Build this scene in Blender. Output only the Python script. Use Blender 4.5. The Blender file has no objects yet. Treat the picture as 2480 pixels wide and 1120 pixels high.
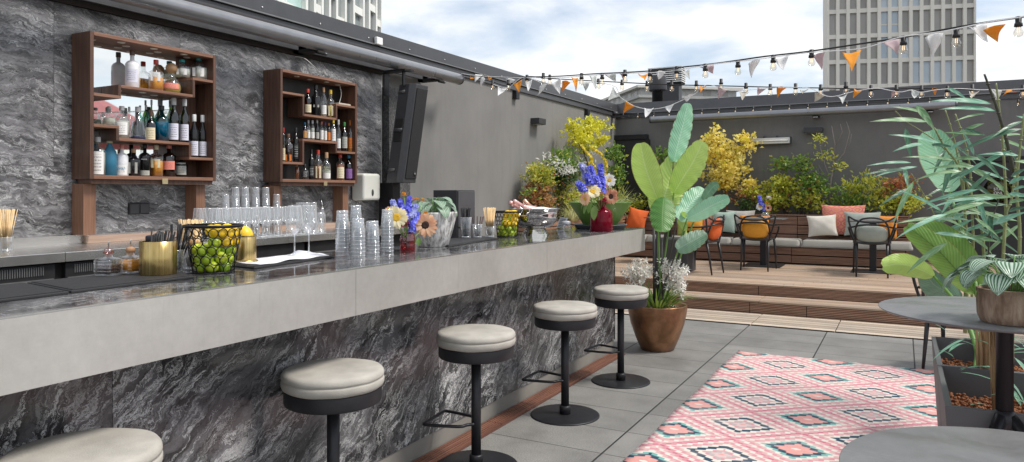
import bpy, math, random
from mathutils import Vector, Matrix, noise
R=math.radians; PI=math.pi
random.seed(7)
sc=bpy.context.scene
COL=sc.collection
# ---------------------------------------------------------------- camera
F_=1750.0; HY=465.0; CX=1240.0; HC=1.45
A_=math.atan((2187.0-CX)/F_); SA,CA=math.sin(A_),math.cos(A_)
cd=bpy.data.cameras.new('camera'); cam=bpy.data.objects.new('camera',cd); COL.objects.link(cam)
cd.sensor_width=36; cd.lens=F_/2480*36; cd.shift_y=-(560-HY)/2480
cd.clip_start=.05; cd.clip_end=3000
cam.location=(0,0,HC); cam.rotation_euler=(PI/2,0,A_); sc.camera=cam
# ---------------------------------------------------------------- light
SUN_EL,SUN_AZ=R(54),R(14)      # azimuth measured from +X towards +Y
w=bpy.data.worlds.new('World'); sc.world=w; w.use_nodes=True
nt=w.node_tree; N=nt.nodes; L=nt.links; N.clear()
def nn(t,**k):
    n=N.new(t)
    for a,b in k.items(): setattr(n,a,b)
    return n
out=nn('ShaderNodeOutputWorld'); bg=nn('ShaderNodeBackground'); sky=nn('ShaderNodeTexSky')
sky.sky_type='NISHITA'; sky.sun_disc=False; sky.sun_elevation=SUN_EL; sky.sun_rotation=PI/2-SUN_AZ
sky.air_density=1.0; sky.dust_density=1.2; sky.ozone_density=1.5
bg.inputs[1].default_value=.105
tc=nn('ShaderNodeTexCoord'); sep=nn('ShaderNodeSeparateXYZ'); L.new(tc.outputs['Generated'],sep.inputs[0])
add=nn('ShaderNodeMath',operation='ADD'); L.new(sep.outputs[2],add.inputs[0]); add.inputs[1].default_value=.16
mx=nn('ShaderNodeMath',operation='MAXIMUM'); L.new(add.outputs[0],mx.inputs[0]); mx.inputs[1].default_value=.05
dv=nn('ShaderNodeVectorMath',operation='DIVIDE'); L.new(tc.outputs['Generated'],dv.inputs[0])
cb=nn('ShaderNodeCombineXYZ'); [L.new(mx.outputs[0],cb.inputs[i]) for i in range(3)]; L.new(cb.outputs[0],dv.inputs[1])
n1=nn('ShaderNodeTexNoise'); n1.inputs['Scale'].default_value=1.5; n1.inputs['Detail'].default_value=9; n1.inputs['Roughness'].default_value=.55; n1.inputs['Distortion'].default_value=.25
L.new(dv.outputs[0],n1.inputs['Vector'])
r1=nn('ShaderNodeValToRGB'); L.new(n1.outputs[0],r1.inputs[0])
r1.color_ramp.elements[0].position=.36; r1.color_ramp.elements[0].color=(.36,.36,.36,1)
r1.color_ramp.elements[1].position=.56; r1.color_ramp.elements[1].color=(1,1,1,1)
n2=nn('ShaderNodeTexNoise'); n2.inputs['Scale'].default_value=3.1; n2.inputs['Detail'].default_value=8; L.new(dv.outputs[0],n2.inputs['Vector'])
r2=nn('ShaderNodeValToRGB'); L.new(n2.outputs[0],r2.inputs[0])
r2.color_ramp.elements[0].position=.35; r2.color_ramp.elements[0].color=(5.6,6.1,6.7,1)
r2.color_ramp.elements[1].position=.62; r2.color_ramp.elements[1].color=(7.4,7.45,7.5,1)
mix=nn('ShaderNodeMixRGB'); L.new(r1.outputs[0],mix.inputs[0]); L.new(sky.outputs[0],mix.inputs[1]); L.new(r2.outputs[0],mix.inputs[2])
L.new(mix.outputs[0],bg.inputs[0]); L.new(bg.outputs[0],out.inputs[0])
sd=bpy.data.lights.new('sun','SUN'); sd.energy=2.3; sd.angle=R(15); sd.color=(1,.95,.88)
so=bpy.data.objects.new('sun',sd); COL.objects.link(so)
dirv=Vector((math.cos(SUN_EL)*math.cos(SUN_AZ),math.cos(SUN_EL)*math.sin(SUN_AZ),math.sin(SUN_EL)))
so.rotation_euler=dirv.to_track_quat('Z','Y').to_euler()
vs=sc.view_settings; vs.view_transform='Standard'; vs.look='None'; vs.exposure=0.58; vs.gamma=1
sc.cycles.transparent_max_bounces=72; sc.cycles.max_bounces=10; sc.cycles.caustics_reflective=True; sc.cycles.blur_glossy=1.0; sc.cycles.caustics_refractive=False
# ---------------------------------------------------------------- survey helpers: a sight line meets a real plane (floor, wall, bar top)
def ray(px,py):
    r=(px-CX)/F_; return (-SA+CA*r, CA+SA*r, (HY-py)/F_)
def onz(px,py,z=0.):
    d=ray(px,py); t=(z-HC)/d[2]; return Vector((d[0]*t,d[1]*t,z))
def onx(px,py,x):
    d=ray(px,py); t=x/d[0]; return Vector((x,d[1]*t,HC+d[2]*t))
def ony(px,py,y):
    d=ray(px,py); t=y/d[1]; return Vector((d[0]*t,y,HC+d[2]*t))
def sz(n,p): return n*(-SA*p[0]+CA*p[1])/F_
# ---------------------------------------------------------------- mesh building
class MB:
    def __init__(s): s.v=[]; s.f=[]; s.m=[]; s.uv=[]; s.s=[]; s.mi=0; s.M=None
    def add(s,vs,fs,smooth=False,uv=None):
        b=len(s.v)
        if s.M is not None: vs=[s.M@Vector(p) for p in vs]
        s.v.extend([tuple(p) for p in vs]); s.uv.extend(uv if uv else [(0,0)]*len(vs))
        for f in fs: s.f.append(tuple(i+b for i in f)); s.m.append(s.mi); s.s.append(smooth)
        return s
    def box(s,c,d,M=None):
        x,y,z=d[0]/2,d[1]/2,d[2]/2
        vs=[Vector((a*x,b*y,e*z)) for a in(-1,1) for b in(-1,1) for e in(-1,1)]
        if M is not None: vs=[M@q for q in vs]
        vs=[q+Vector(c) for q in vs]
        return s.add(vs,[(0,1,3,2),(4,6,7,5),(0,4,5,1),(2,3,7,6),(0,2,6,4),(1,5,7,3)])
    def bx(s,x0,x1,y0,y1,z0,z1): return s.box(((x0+x1)/2,(y0+y1)/2,(z0+z1)/2),(abs(x1-x0),abs(y1-y0),abs(z1-z0)))
    def lathe(s,prof,c=(0,0,0),n=24,M=None,smooth=True,sq=0,ph=0.,sx=1.,caps=True):
        vs=[];fs=[];uv=[]
        for j,(r,z) in enumerate(prof):
            for i in range(n):
                a=2*PI*i/n+ph; ca,sa=math.cos(a),math.sin(a)
                k=1.
                if sq: k=1/((abs(ca)**sq+abs(sa)**sq)**(1/sq))
                p=Vector((r*k*ca*sx,r*k*sa,z))
                if M is not None: p=M@p
                vs.append(p+Vector(c)); uv.append((i/n,j/max(1,len(prof)-1)))
        for j in range(len(prof)-1):
            for i in range(n):
                a=j*n+i; b=j*n+(i+1)%n; fs.append((a,b,b+n,a+n))
        if caps:
            if prof[0][0]>1e-5: fs.append(tuple(range(n-1,-1,-1)))
            if prof[-1][0]>1e-5: fs.append(tuple((len(prof)-1)*n+i for i in range(n)))
        return s.add(vs,fs,smooth,uv)
    def tube(s,pts,r,n=8,closed=False,smooth=True):
        pts=[Vector(p) for p in pts]; m=len(pts)
        rs=r if isinstance(r,(list,tuple)) else [r]*m
        vs=[];fs=[];up=None
        for i,p in enumerate(pts):
            if closed: t=pts[(i+1)%m]-pts[i-1]
            else: t=pts[min(i+1,m-1)]-pts[max(i-1,0)]
            if t.length<1e-9: t=Vector((0,0,1))
            t.normalize()
            if up is None: up=Vector((0,0,1)) if abs(t.z)<.9 else Vector((1,0,0))
            x=t.cross(up)
            if x.length<1e-6: x=t.orthogonal()
            x.normalize(); y=x.cross(t).normalized(); up=y
            for k in range(n):
                a=2*PI*k/n; vs.append(p+x*math.cos(a)*rs[i]+y*math.sin(a)*rs[i])
        for i in range(m if closed else m-1):
            for k in range(n):
                a=i*n+k; b=i*n+(k+1)%n; c=((i+1)%m)*n; fs.append((a,b,c+(k+1)%n,c+k))
        if not closed: fs.append(tuple(range(n-1,-1,-1))); fs.append(tuple((m-1)*n+k for k in range(n)))
        return s.add(vs,fs,smooth)
    def grid(s,fn,nu,nv,smooth=True):
        vs=[];uv=[]
        for j in range(nv+1):
            for i in range(nu+1):
                u,v=i/nu,j/nv; vs.append(fn(u,v)); uv.append((u,v))
        fs=[(j*(nu+1)+i,j*(nu+1)+i+1,(j+1)*(nu+1)+i+1,(j+1)*(nu+1)+i) for j in range(nv) for i in range(nu)]
        return s.add(vs,fs,smooth,uv)
    def prism(s,poly,z0,z1):
        n=len(poly); vs=[(x,y,z0) for x,y in poly]+[(x,y,z1) for x,y in poly]
        return s.add(vs,[tuple(range(n-1,-1,-1)),tuple(range(n,2*n))]+[(i,(i+1)%n,(i+1)%n+n,i+n) for i in range(n)])
    def sphere(s,c,r,n=12,sc3=(1,1,1),M=None):
        prof=[(math.sin(PI*j/(n//2))*r,-math.cos(PI*j/(n//2))*r) for j in range(n//2+1)]
        S=Matrix.Diagonal(Vector(sc3)); S=(M@S) if M is not None else S
        prof[0]=(1e-6,prof[0][1]); prof[-1]=(1e-6,prof[-1][1])
        return s.lathe(prof,c,n,S)
    def build(s,name,mat,parent=None,bevel=0,label=None,loc=None,rz=0,subs=0,solid=0,seg=2):
        me=bpy.data.meshes.new(name); me.from_pydata(s.v,[],s.f)
        mats=mat if isinstance(mat,(list,tuple)) else [mat]
        for m in mats: me.materials.append(m)
        if len(mats)>1: me.polygons.foreach_set('material_index',s.m)
        me.polygons.foreach_set('use_smooth',s.s)
        ul=me.uv_layers.new(name='uv'); vi=[0]*len(me.loops); me.loops.foreach_get('vertex_index',vi)
        buf=[]
        for i in vi: buf.extend(s.uv[i])
        ul.data.foreach_set('uv',buf)
        me.update()
        o=bpy.data.objects.new(name,me); COL.objects.link(o)
        if parent is not None: o.parent=parent
        if loc is not None: o.location=loc
        if rz: o.rotation_euler.z=rz
        if solid:
            m=o.modifiers.new('solid','SOLIDIFY'); m.thickness=solid; m.offset=0
        if bevel:
            m=o.modifiers.new('bevel','BEVEL'); m.width=bevel; m.segments=seg; m.limit_method='ANGLE'; m.angle_limit=R(40)
        if subs:
            m=o.modifiers.new('subs','SUBSURF'); m.levels=subs; m.render_levels=subs
        if label: o['label']=label
        return o
def tag(o,label,cat=None,group=None,kind=None):
    o['label']=label
    if cat: o['category']=cat
    if group: o['group']=group
    if kind: o['kind']=kind
    return o
def thing(name,label,cat,loc=(0,0,0),rz=0,group=None):
    o=bpy.data.objects.new(name,None); COL.objects.link(o); o.location=loc; o.rotation_euler.z=rz; o.empty_display_size=.05
    return tag(o,label,cat,group)
def dup(root,loc,rz=None,label=None,group=None,scale=None):
    def cp(o,par):
        c=o.copy(); COL.objects.link(c)
        if par is not None: c.parent=par
        for ch in KIDS.get(o.name,[]): cp(ch,c)
        return c
    global KIDS
    KIDS={}
    def walk(o):
        KIDS[o.name]=[q for q in o.children]
        for q in o.children: walk(q)
    walk(root); r=cp(root,None); r.location=loc
    if rz is not None: r.rotation_euler.z=rz
    if scale: r.scale=(scale,)*3
    if label: r['label']=label
    if group: r['group']=group
    return r
def smooth_path(pts,k=6):
    P=[Vector(p) for p in pts]; out=[]
    for i in range(len(P)-1):
        a,b,c,d=P[max(i-1,0)],P[i],P[i+1],P[min(i+2,len(P)-1)]
        for j in range(k):
            t=j/k; out.append(.5*((2*b)+(c-a)*t+(2*a-5*b+4*c-d)*t*t+(3*b-a-3*c+d)*t**3))
    out.append(P[-1]); return out
def text_obj(txt,size,mat,parent,loc,rot,name='lettering',ext=.0006):
    cu=bpy.data.curves.new(name,'FONT'); cu.body=txt; cu.size=size; cu.align_x='CENTER'; cu.align_y='CENTER'; cu.extrude=ext
    t=bpy.data.objects.new(name,cu); COL.objects.link(t)
    dg=bpy.context.evaluated_depsgraph_get(); me=bpy.data.meshes.new_from_object(t.evaluated_get(dg))
    bpy.data.objects.remove(t); me.materials.clear(); me.materials.append(mat)
    o=bpy.data.objects.new(name,me); COL.objects.link(o); o.parent=parent; o.location=loc; o.rotation_euler=rot
    return o
# ---------------------------------------------------------------- materials
def sock(n,i,v):
    if isinstance(v,bpy.types.NodeSocket): n.id_data.links.new(v,n.inputs[i])
    elif v is not None: n.inputs[i].default_value=v
class T:
    def __init__(s,name):
        s.mat=bpy.data.materials.new(name); s.mat.use_nodes=True; s.nt=s.mat.node_tree; s.nt.nodes.clear()
        s.out=s.n('ShaderNodeOutputMaterial')
    def n(s,t,ins=None,**k):
        n=s.nt.nodes.new(t)
        for a,b in k.items(): setattr(n,a,b)
        if ins:
            for i,v in ins.items(): sock(n,i,v)
        return n
    def co(s,kind='Object'): return s.n('ShaderNodeTexCoord').outputs[kind]
    def map(s,v,scale=(1,1,1),rot=(0,0,0),loc=(0,0,0)):
        return s.n('ShaderNodeMapping',{0:v,1:loc,2:rot,3:scale}).outputs[0]
    def noise(s,v,scale,detail=4,rough=.5,dist=0,col=False):
        n=s.n('ShaderNodeTexNoise',{'Vector':v,'Scale':scale,'Detail':detail,'Roughness':rough,'Distortion':dist}); return n.outputs[1 if col else 0]
    def math(s,op,a,b=None,c=None,clamp=False):
        n=s.n('ShaderNodeMath',{0:a,1:b,2:c},operation=op); n.use_clamp=clamp; return n.outputs[0]
    def vm(s,op,a,b=None,scale=None):
        n=s.n('ShaderNodeVectorMath',{0:a,1:b},operation=op)
        if scale is not None: sock(n,'Scale',scale)
        return n.outputs[0]
    def ramp(s,v,stops,interp='LINEAR'):
        n=s.n('ShaderNodeValToRGB',{0:v}); cr=n.color_ramp; cr.interpolation=interp
        while len(cr.elements)<len(stops): cr.elements.new(.5)
        for e,(p,c) in zip(cr.elements,stops):
            e.position=p; e.color=(*c,1) if len(c)==3 else c
        return n.outputs[0]
    def mix(s,f,a,b,blend='MIX'):
        n=s.n('ShaderNodeMixRGB',{0:f,1:a if not isinstance(a,tuple) else (*a,1)[:4],2:b if not isinstance(b,tuple) else (*b,1)[:4]},blend_type=blend); return n.outputs[0]
    def rng(s,v,a,b,c=0.,d=1.): return s.n('ShaderNodeMapRange',{0:v,1:a,2:b,3:c,4:d}).outputs[0]
    def bump(s,h,strength=.3,dist=.01): return s.n('ShaderNodeBump',{'Height':h,'Strength':strength,'Distance':dist}).outputs[0]
    def pr(s,col,rough=.5,metal=0.,bump=None,link=True,**k):
        n=s.n('ShaderNodeBsdfPrincipled',{'Base Color':col if isinstance(col,bpy.types.NodeSocket) else (*col,1)[:4],'Roughness':rough,'Metallic':metal})
        if bump is not None: s.nt.links.new(bump,n.inputs['Normal'])
        for a,b in k.items(): sock(n,a.replace('_',' '),b)
        if link: s.nt.links.new(n.outputs[0],s.out.inputs[0])
        return n.outputs[0]
    def done(s,sh=None):
        if sh is not None: s.nt.links.new(sh,s.out.inputs[0])
        return s.mat
_pm={}
def paint(name,col,rough=.5,metal=0.,var=.12,scale=6,bump=.0,bscale=60):
    """a surface paint with gentle mottling of its colour and gloss"""
    if name in _pm: return _pm[name]
    t=T(name); c=t.co(); nz=t.noise(c,scale,6,.6)
    f=t.rng(nz,.3,.7,1-var,1+var)
    cc=t.mix(1.,tuple(col),t.n('ShaderNodeCombineColor',{0:f,1:f,2:f}).outputs[0],'MULTIPLY')
    b=t.bump(t.noise(c,bscale,4,.6),bump,.003) if bump else None
    t.pr(cc,t.rng(nz,.2,.8,max(.02,rough-.06),min(1,rough+.08)),metal,b)
    _pm[name]=t.mat; return t.mat
def thin_glass(name,tint=(.97,.98,.98),rough=.02,base=.06,edge=.75,edge_glint=0.,pw=2.2):
    """thin walled glass: clear straight on, mirror-like at the rims, refracted sky painted in as white towards the edges"""
    t=T(name); lw=t.n('ShaderNodeLayerWeight',{0:.35}).outputs[1]
    f=t.math('MULTIPLY_ADD',t.math('POWER',lw,pw),edge,base,clamp=True)
    tr=t.n('ShaderNodeBsdfTransparent',{0:(*tint,1)}).outputs[0]
    gl=t.n('ShaderNodeBsdfGlossy',{0:(.95,.97,1,1),'Roughness':rough}).outputs[0]
    sh=t.n('ShaderNodeMixShader',{0:f,1:tr,2:gl}).outputs[0]
    if edge_glint:  # diffuse white mixed in where the edges would pick up sky
        di=t.n('ShaderNodeBsdfDiffuse',{0:(.92,.93,.94,1)}).outputs[0]; tl=t.n('ShaderNodeBsdfTranslucent',{0:(.92,.93,.94,1)}).outputs[0]
        dd=t.n('ShaderNodeMixShader',{0:.5,1:di,2:tl}).outputs[0]
        sh=t.n('ShaderNodeMixShader',{0:t.math('MULTIPLY_ADD',t.math('POWER',lw,1.6),edge_glint*4,edge_glint*.35,clamp=True),1:sh,2:dd}).outputs[0]
    return t.done(sh)
def leafmat(name,c1,c2,vein=None,freq=26,stripe=0,trans=.35,rough=.4,varscale=3.,ob=0.):
    """leaf: colour varies leaf to leaf, side veins from the leaf's own uv (u across, v along)"""
    t=T(name); uv=t.co('UV'); se=t.n('ShaderNodeSeparateXYZ',{0:uv}); u,v=se.outputs[0],se.outputs[1]
    pos=t.co(); nz=t.noise(pos,varscale,3,.6)
    base=t.mix(t.rng(nz,.35,.65),c1,c2)
    au=t.math('ABSOLUTE',t.math('SUBTRACT',u,.5))
    b=None
    if vein:
        ph=t.math('SUBTRACT',v,t.math('MULTIPLY',au,.35))
        sn=t.math('SINE',t.math('MULTIPLY',ph,freq*6.283))
        base=t.mix(t.math('MULTIPLY',t.rng(sn,.3,1.,0,1),.35 if not stripe else stripe),base,vein)
        mid=t.rng(au,.0,.03,1,0)
        base=t.mix(t.math('MULTIPLY',mid,.8),base,vein)
        ed=t.math('MULTIPLY',t.rng(t.math('ADD',au,t.math('MULTIPLY',t.noise(pos,22,4,.7),.06)),.495,.53),.75); base=t.mix(ed,base,(.30,.20,.06)); base=t.mix(t.rng(t.noise(pos,40,3,.7),.66,.74,0,.5),base,(.32,.26,.08))
        b=t.bump(sn,.25,.004)
    if ob:
        oi=t.n('ShaderNodeObjectInfo').outputs['Random']
    d=t.pr(base,rough,0,b,link=False)
    tr=t.n('ShaderNodeBsdfTranslucent',{0:base}).outputs[0]
    return t.done(t.n('ShaderNodeMixShader',{0:trans,1:d,2:tr}).outputs[0])
def stripes_leaf(name,dark,light,n=5,trans=.2):
    t=T(name); se=t.n('ShaderNodeSeparateXYZ',{0:t.co('UV')}); u,v=se.outputs[0],se.outputs[1]
    au=t.math('ABSOLUTE',t.math('SUBTRACT',u,.5)) ; nz=t.noise(t.co(),9,3)
    sn=t.math('SINE',t.math('MULTIPLY',t.math('ADD',au,t.math('MULTIPLY',nz,.03)),n*2*6.283))
    c=t.mix(t.rng(sn,-.4,.5),dark,light)
    d=t.pr(c,.35,0,t.bump(sn,.3,.003),link=False); tr=t.n('ShaderNodeBsdfTranslucent',{0:c}).outputs[0]
    return t.done(t.n('ShaderNodeMixShader',{0:trans,1:d,2:tr}).outputs[0])
def marble(name,rot,base=1.,gloss=.16,purple=.0,vein=1.,seed=0.,big=1.):
    t=T(name); c=t.co(); oi=t.n('ShaderNodeObjectInfo').outputs['Random']
    off=t.n('ShaderNodeCombineXYZ',{0:t.math('MULTIPLY_ADD',oi,31.,seed),1:t.math('MULTIPLY',oi,17.),2:t.math('MULTIPLY',oi,9.)}).outputs[0]
    p=t.map(t.vm('ADD',c,off),(big,big,big),rot)
    w1=t.vm('SCALE',t.vm('SUBTRACT',t.noise(p,.75,8,.60,col=True),(.5,.5,.5)),scale=.95)
    p1=t.vm('ADD',p,w1)
    ps=t.map(p1,(1.,.55,3.6))
    w2=t.vm('SCALE',t.vm('SUBTRACT',t.noise(ps,3.,8,.75,col=True),(.5,.5,.5)),scale=.34)
    p2=t.vm('ADD',ps,w2)
    lay=t.noise(p2,2.3,10,.68)
    g=lambda v,k=1.:(v*base*k,v*base*(k*.98),v*base*(1.03+.05*purple))
    col=t.ramp(lay,[(.33,g(.02)),(.43,g(.05)),(.50,g(.085)),(.58,g(.12)),(.70,g(.18))])
    if purple: col=t.mix(t.math('MULTIPLY',t.rng(t.noise(p1,.9,3),.5,.68),purple),col,(.12*base,.085*base,.09*base))
    def ridge(v,sc,wd,det=10,ro=.62):
        a=t.math('ABSOLUTE',t.math('SUBTRACT',t.noise(v,sc,det,ro),.5)); return t.rng(a,0,wd,1,0)
    fine=t.math('MULTIPLY',ridge(p2,2.6,.013),t.rng(t.noise(p1,1.9,4),.38,.55))
    fine2=t.math('MULTIPLY',ridge(t.vm('ADD',p2,(7,3,1)),6.5,.02),t.rng(t.noise(t.vm('ADD',p1,(3,9,4)),3.1,3),.42,.60,0,.7))
    band=ridge(t.vm('ADD',p2,(1,5,8)),1.25,.024,6,.55)
    sp=t.noise(t.map(p2,(5.,5.,3.)),5.,8,.8)
    blot=t.math('MULTIPLY',t.rng(sp,.46,.54),band)
    bmask=t.rng(t.noise(t.vm('ADD',p1,(2,8,3)),1.1,2),.42,.56)
    blot=t.math('MULTIPLY',blot,bmask)
    vv=t.math('MAXIMUM',t.math('MAXIMUM',t.math('MULTIPLY',fine,.85),fine2),blot)
    vv=t.math('MULTIPLY',t.math('MULTIPLY',vv,t.rng(t.noise(t.vm('ADD',p1,(1,7,2)),.8,3),.35,.6,.45,1.15)),vein,clamp=True)
    lf=t.rng(t.noise(t.vm('ADD',p1,(6,2,7)),.55,3,.5),.3,.7,.7,1.25); col=t.mix(1.,col,t.n('ShaderNodeCombineColor',{0:lf,1:lf,2:lf}).outputs[0],'MULTIPLY')
    dk=t.math('MULTIPLY',ridge(t.vm('ADD',p2,(4,1,3)),2.4,.03),.8); col=t.mix(dk,col,g(.008))
    col=t.mix(vv,col,(.80,.80,.80))
    t.pr(col,t.rng(lay,.3,.7,gloss,gloss+.08),0)
    return t.mat
def wood(name,c1,c2,axis='Y',plank=0.,rough=.55,grain=1.,groove=0.,weather=.0):
    """timber with grain along one axis; optional boards of width `plank` across Y with a tone of their own"""
    t=T(name); c=t.co(); sc={'X':(1.2,30,30),'Y':(30,1.2,30),'Z':(30,30,1.2)}[axis]
    g=t.noise(t.map(c,sc),1.6,6,.65,.6)
    col=t.ramp(g,[(.3,c1),(.7,c2)])
    if weather: col=t.mix(t.math('MULTIPLY',t.rng(t.noise(c,2.2,4),.42,.66),weather),col,(.42,.36,.31))
    b=t.math('MULTIPLY',g,.4)
    if plank:
        y=t.n('ShaderNodeSeparateXYZ',{0:c}).outputs[1]; q=t.math('DIVIDE',y,plank); fl=t.math('FLOOR',q); fr=t.math('FRACT',q)
        x=t.n('ShaderNodeSeparateXYZ',{0:c}).outputs[0]
        wn=t.n('ShaderNodeTexWhiteNoise',{'W':fl},noise_dimensions='1D').outputs[0]
        f=t.rng(wn,0,1,.68,1.3); col=t.mix(1.,col,t.n('ShaderNodeCombineColor',{0:f,1:f,2:f}).outputs[0],'MULTIPLY')
        gap=t.math('LESS_THAN',fr,.045)
        col=t.mix(gap,col,(.03,.022,.018))
        if groove:
            gr=t.math('SINE',t.math('MULTIPLY',fr,6.283*groove)); col=t.mix(t.rng(gr,-.9,-.2,.55,0),col,(.07,.045,.03)); b=t.math('ADD',b,gr)
    t.pr(col,rough,0,t.bump(b,.35*grain,.004)); return t.mat
# ================================================================ GROUND
def mat_tiles():
    t=T('paving'); c=t.co(); se=t.n('ShaderNodeSeparateXYZ',{0:c}); x,y=se.outputs[0],se.outputs[1]
    def joint(v,off,p,wd):
        fr=t.math('FRACT',t.math('DIVIDE',t.math('ADD',v,off),p)); e=t.math('MINIMUM',fr,t.math('SUBTRACT',1.,fr)); return t.math('LESS_THAN',e,wd/p)
    jx=joint(x,1.468+7.77,.777,.0055); jy=joint(y,-4.19+4.1,.4075,.0032); j=t.math('MAXIMUM',jx,jy)
    ci=t.n('ShaderNodeCombineXYZ',{0:t.math('FLOOR',t.math('DIVIDE',t.math('ADD',x,9.238),.777)),1:t.math('FLOOR',t.math('DIVIDE',t.math('ADD',y,-.09),.4075))}).outputs[0]
    wn=t.n('ShaderNodeTexWhiteNoise',{0:ci}).outputs[0]
    n=t.noise(c,3.,6,.6); fine=t.noise(c,140,3,.7)
    col=t.ramp(n,[(.3,(.165,.16,.15)),(.7,(.24,.233,.22))])
    f=t.math('MULTIPLY',t.rng(wn,0,1,.9,1.1),t.rng(fine,.3,.7,.55,1.45))
    col=t.mix(1.,col,t.n('ShaderNodeCombineColor',{0:f,1:f,2:f}).outputs[0],'MULTIPLY')
    st=t.rng(t.noise(c,1.1,5,.65),.52,.62,0,.35); col=t.mix(st,col,(.10,.095,.09))
    col=t.mix(j,col,(.012,.012,.012))
    h=t.math('SUBTRACT',t.math('MULTIPLY',fine,.12),j)
    t.pr(col,.72,0,t.bump(h,.5,.004)); return t.mat
m_tile=mat_tiles()
m=MB(); m.bx(-5.2,6,-4,8.12,-.2,0); tag(m.build('terrace_paving',m_tile),'grey rectangular concrete pavers of the terrace floor',kind='structure')
m=MB(); m.add([(-900,-900,-.25),(900,-900,-.25),(900,1200,-.25),(-900,1200,-.25)],[(0,1,2,3)])
tag(m.build('ground',paint('asphalt_ground',(.07,.07,.07),.9)),'dark roofs and streets around the terrace',kind='structure')
m_deck=wood('deck_boards',(.28,.18,.12),(.56,.42,.30),'X',plank=.125,rough=.6,groove=5,weather=.35)
m_deckg=wood('deck_boards_worn',(.44,.34,.25),(.68,.58,.46),'X',plank=.125,rough=.65,groove=5,weather=.5)
m_riser=wood('riser_timber',(.19,.10,.065),(.48,.29,.20),'X',rough=.5)
m_dark=paint('plain_black',(.012,.011,.01),.8)  # plain black shared by backings, brackets and carcasses
def boards(mb,x0,x1,y0,y1,z,n,th=.022,gap=.005):
    w_=(y1-y0)/n
    for i in range(n): mb.bx(x0,x1,y0+i*w_+gap/2,y0+(i+1)*w_-gap/2,z-th,z)
# level timber strip flush with the pavers
m=MB()
for x0,x1 in ((-5.,-3.0),(-3.0,-1.46),(-1.45,-.62),(-.61,.35),(.36,1.6),(1.61,3.)): boards(m,x0,x1,8.125,8.87,.012,6)
tag(m.build('deck_strip',m_deckg,bevel=.002,seg=1),'flush strip of pale worn deck boards before the steps',kind='structure')
m=MB(); m.bx(-5,3,8.12,8.9,-.2,-.03); tag(m.build('strip_base',m_dark),'dark bed under the flush deck strip',kind='structure')
# steps
st=thing('deck_steps','two long hardwood steps with ribbed dark risers up to the deck','steps',(-1,9,0))
def riser(y,z0,z1,joints,nslat):
    m=MB(); m.bx(-4,4,y+.02,y+.05,z0-.0,z1-.024); m.build('riser_backing',m_dark,st)
    for x0,x1,dz in joints:
        m=MB(); h=(z1-z0-.03)/nslat
        for i in range(nslat): m.bx(x0+1,x1+1-.008,y-.0,y+.018,z0+.006+i*h,z0+.006+(i+.62)*h)
        m.build('riser_panel',m_riser,st)
riser(8.90-9,.0,.16,[(-5,-3.2,0),(-3.2,-1.6,0),(-1.6,-.97,0),(-.97,.4,0),(.4,3,0)],7)
riser(9.38-9,.16,.30,[(-5,-3.2,0),(-3.2,-1.58,0),(-1.58,.6,0),(.6,3,0)],7)
m=MB()
for x0,x1 in ((-5,-2.9),(-2.9,-1.5),(-1.5,.02),(.02,3)): boards(m,x0+1+.003,x1+1-.003,8.885-9,9.375-9,.16,4)
m.build('tread',m_deck,st,bevel=.002,seg=1)
# raised deck
m=MB()
for i,y in enumerate([9.37+.128*k for k in range(34)]):
    xs=[-5.0,-3.4+(i*37%11)*.12,-1.3+(i*53%13)*.1,.7+(i*29%7)*.13,3.2]
    for a,b in zip(xs,xs[1:]): m.bx(a+.002,b-.002,y+.0025,y+.1255,.278,.30)
tag(m.build('deck',m_deck,bevel=.002,seg=1),'raised hardwood deck at the back of the terrace',kind='structure')
m=MB(); m.bx(-5,3.2,9.42,13.6,0,.27); tag(m.build('deck_base',m_dark),'dark substructure below the raised deck',kind='structure')
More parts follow.
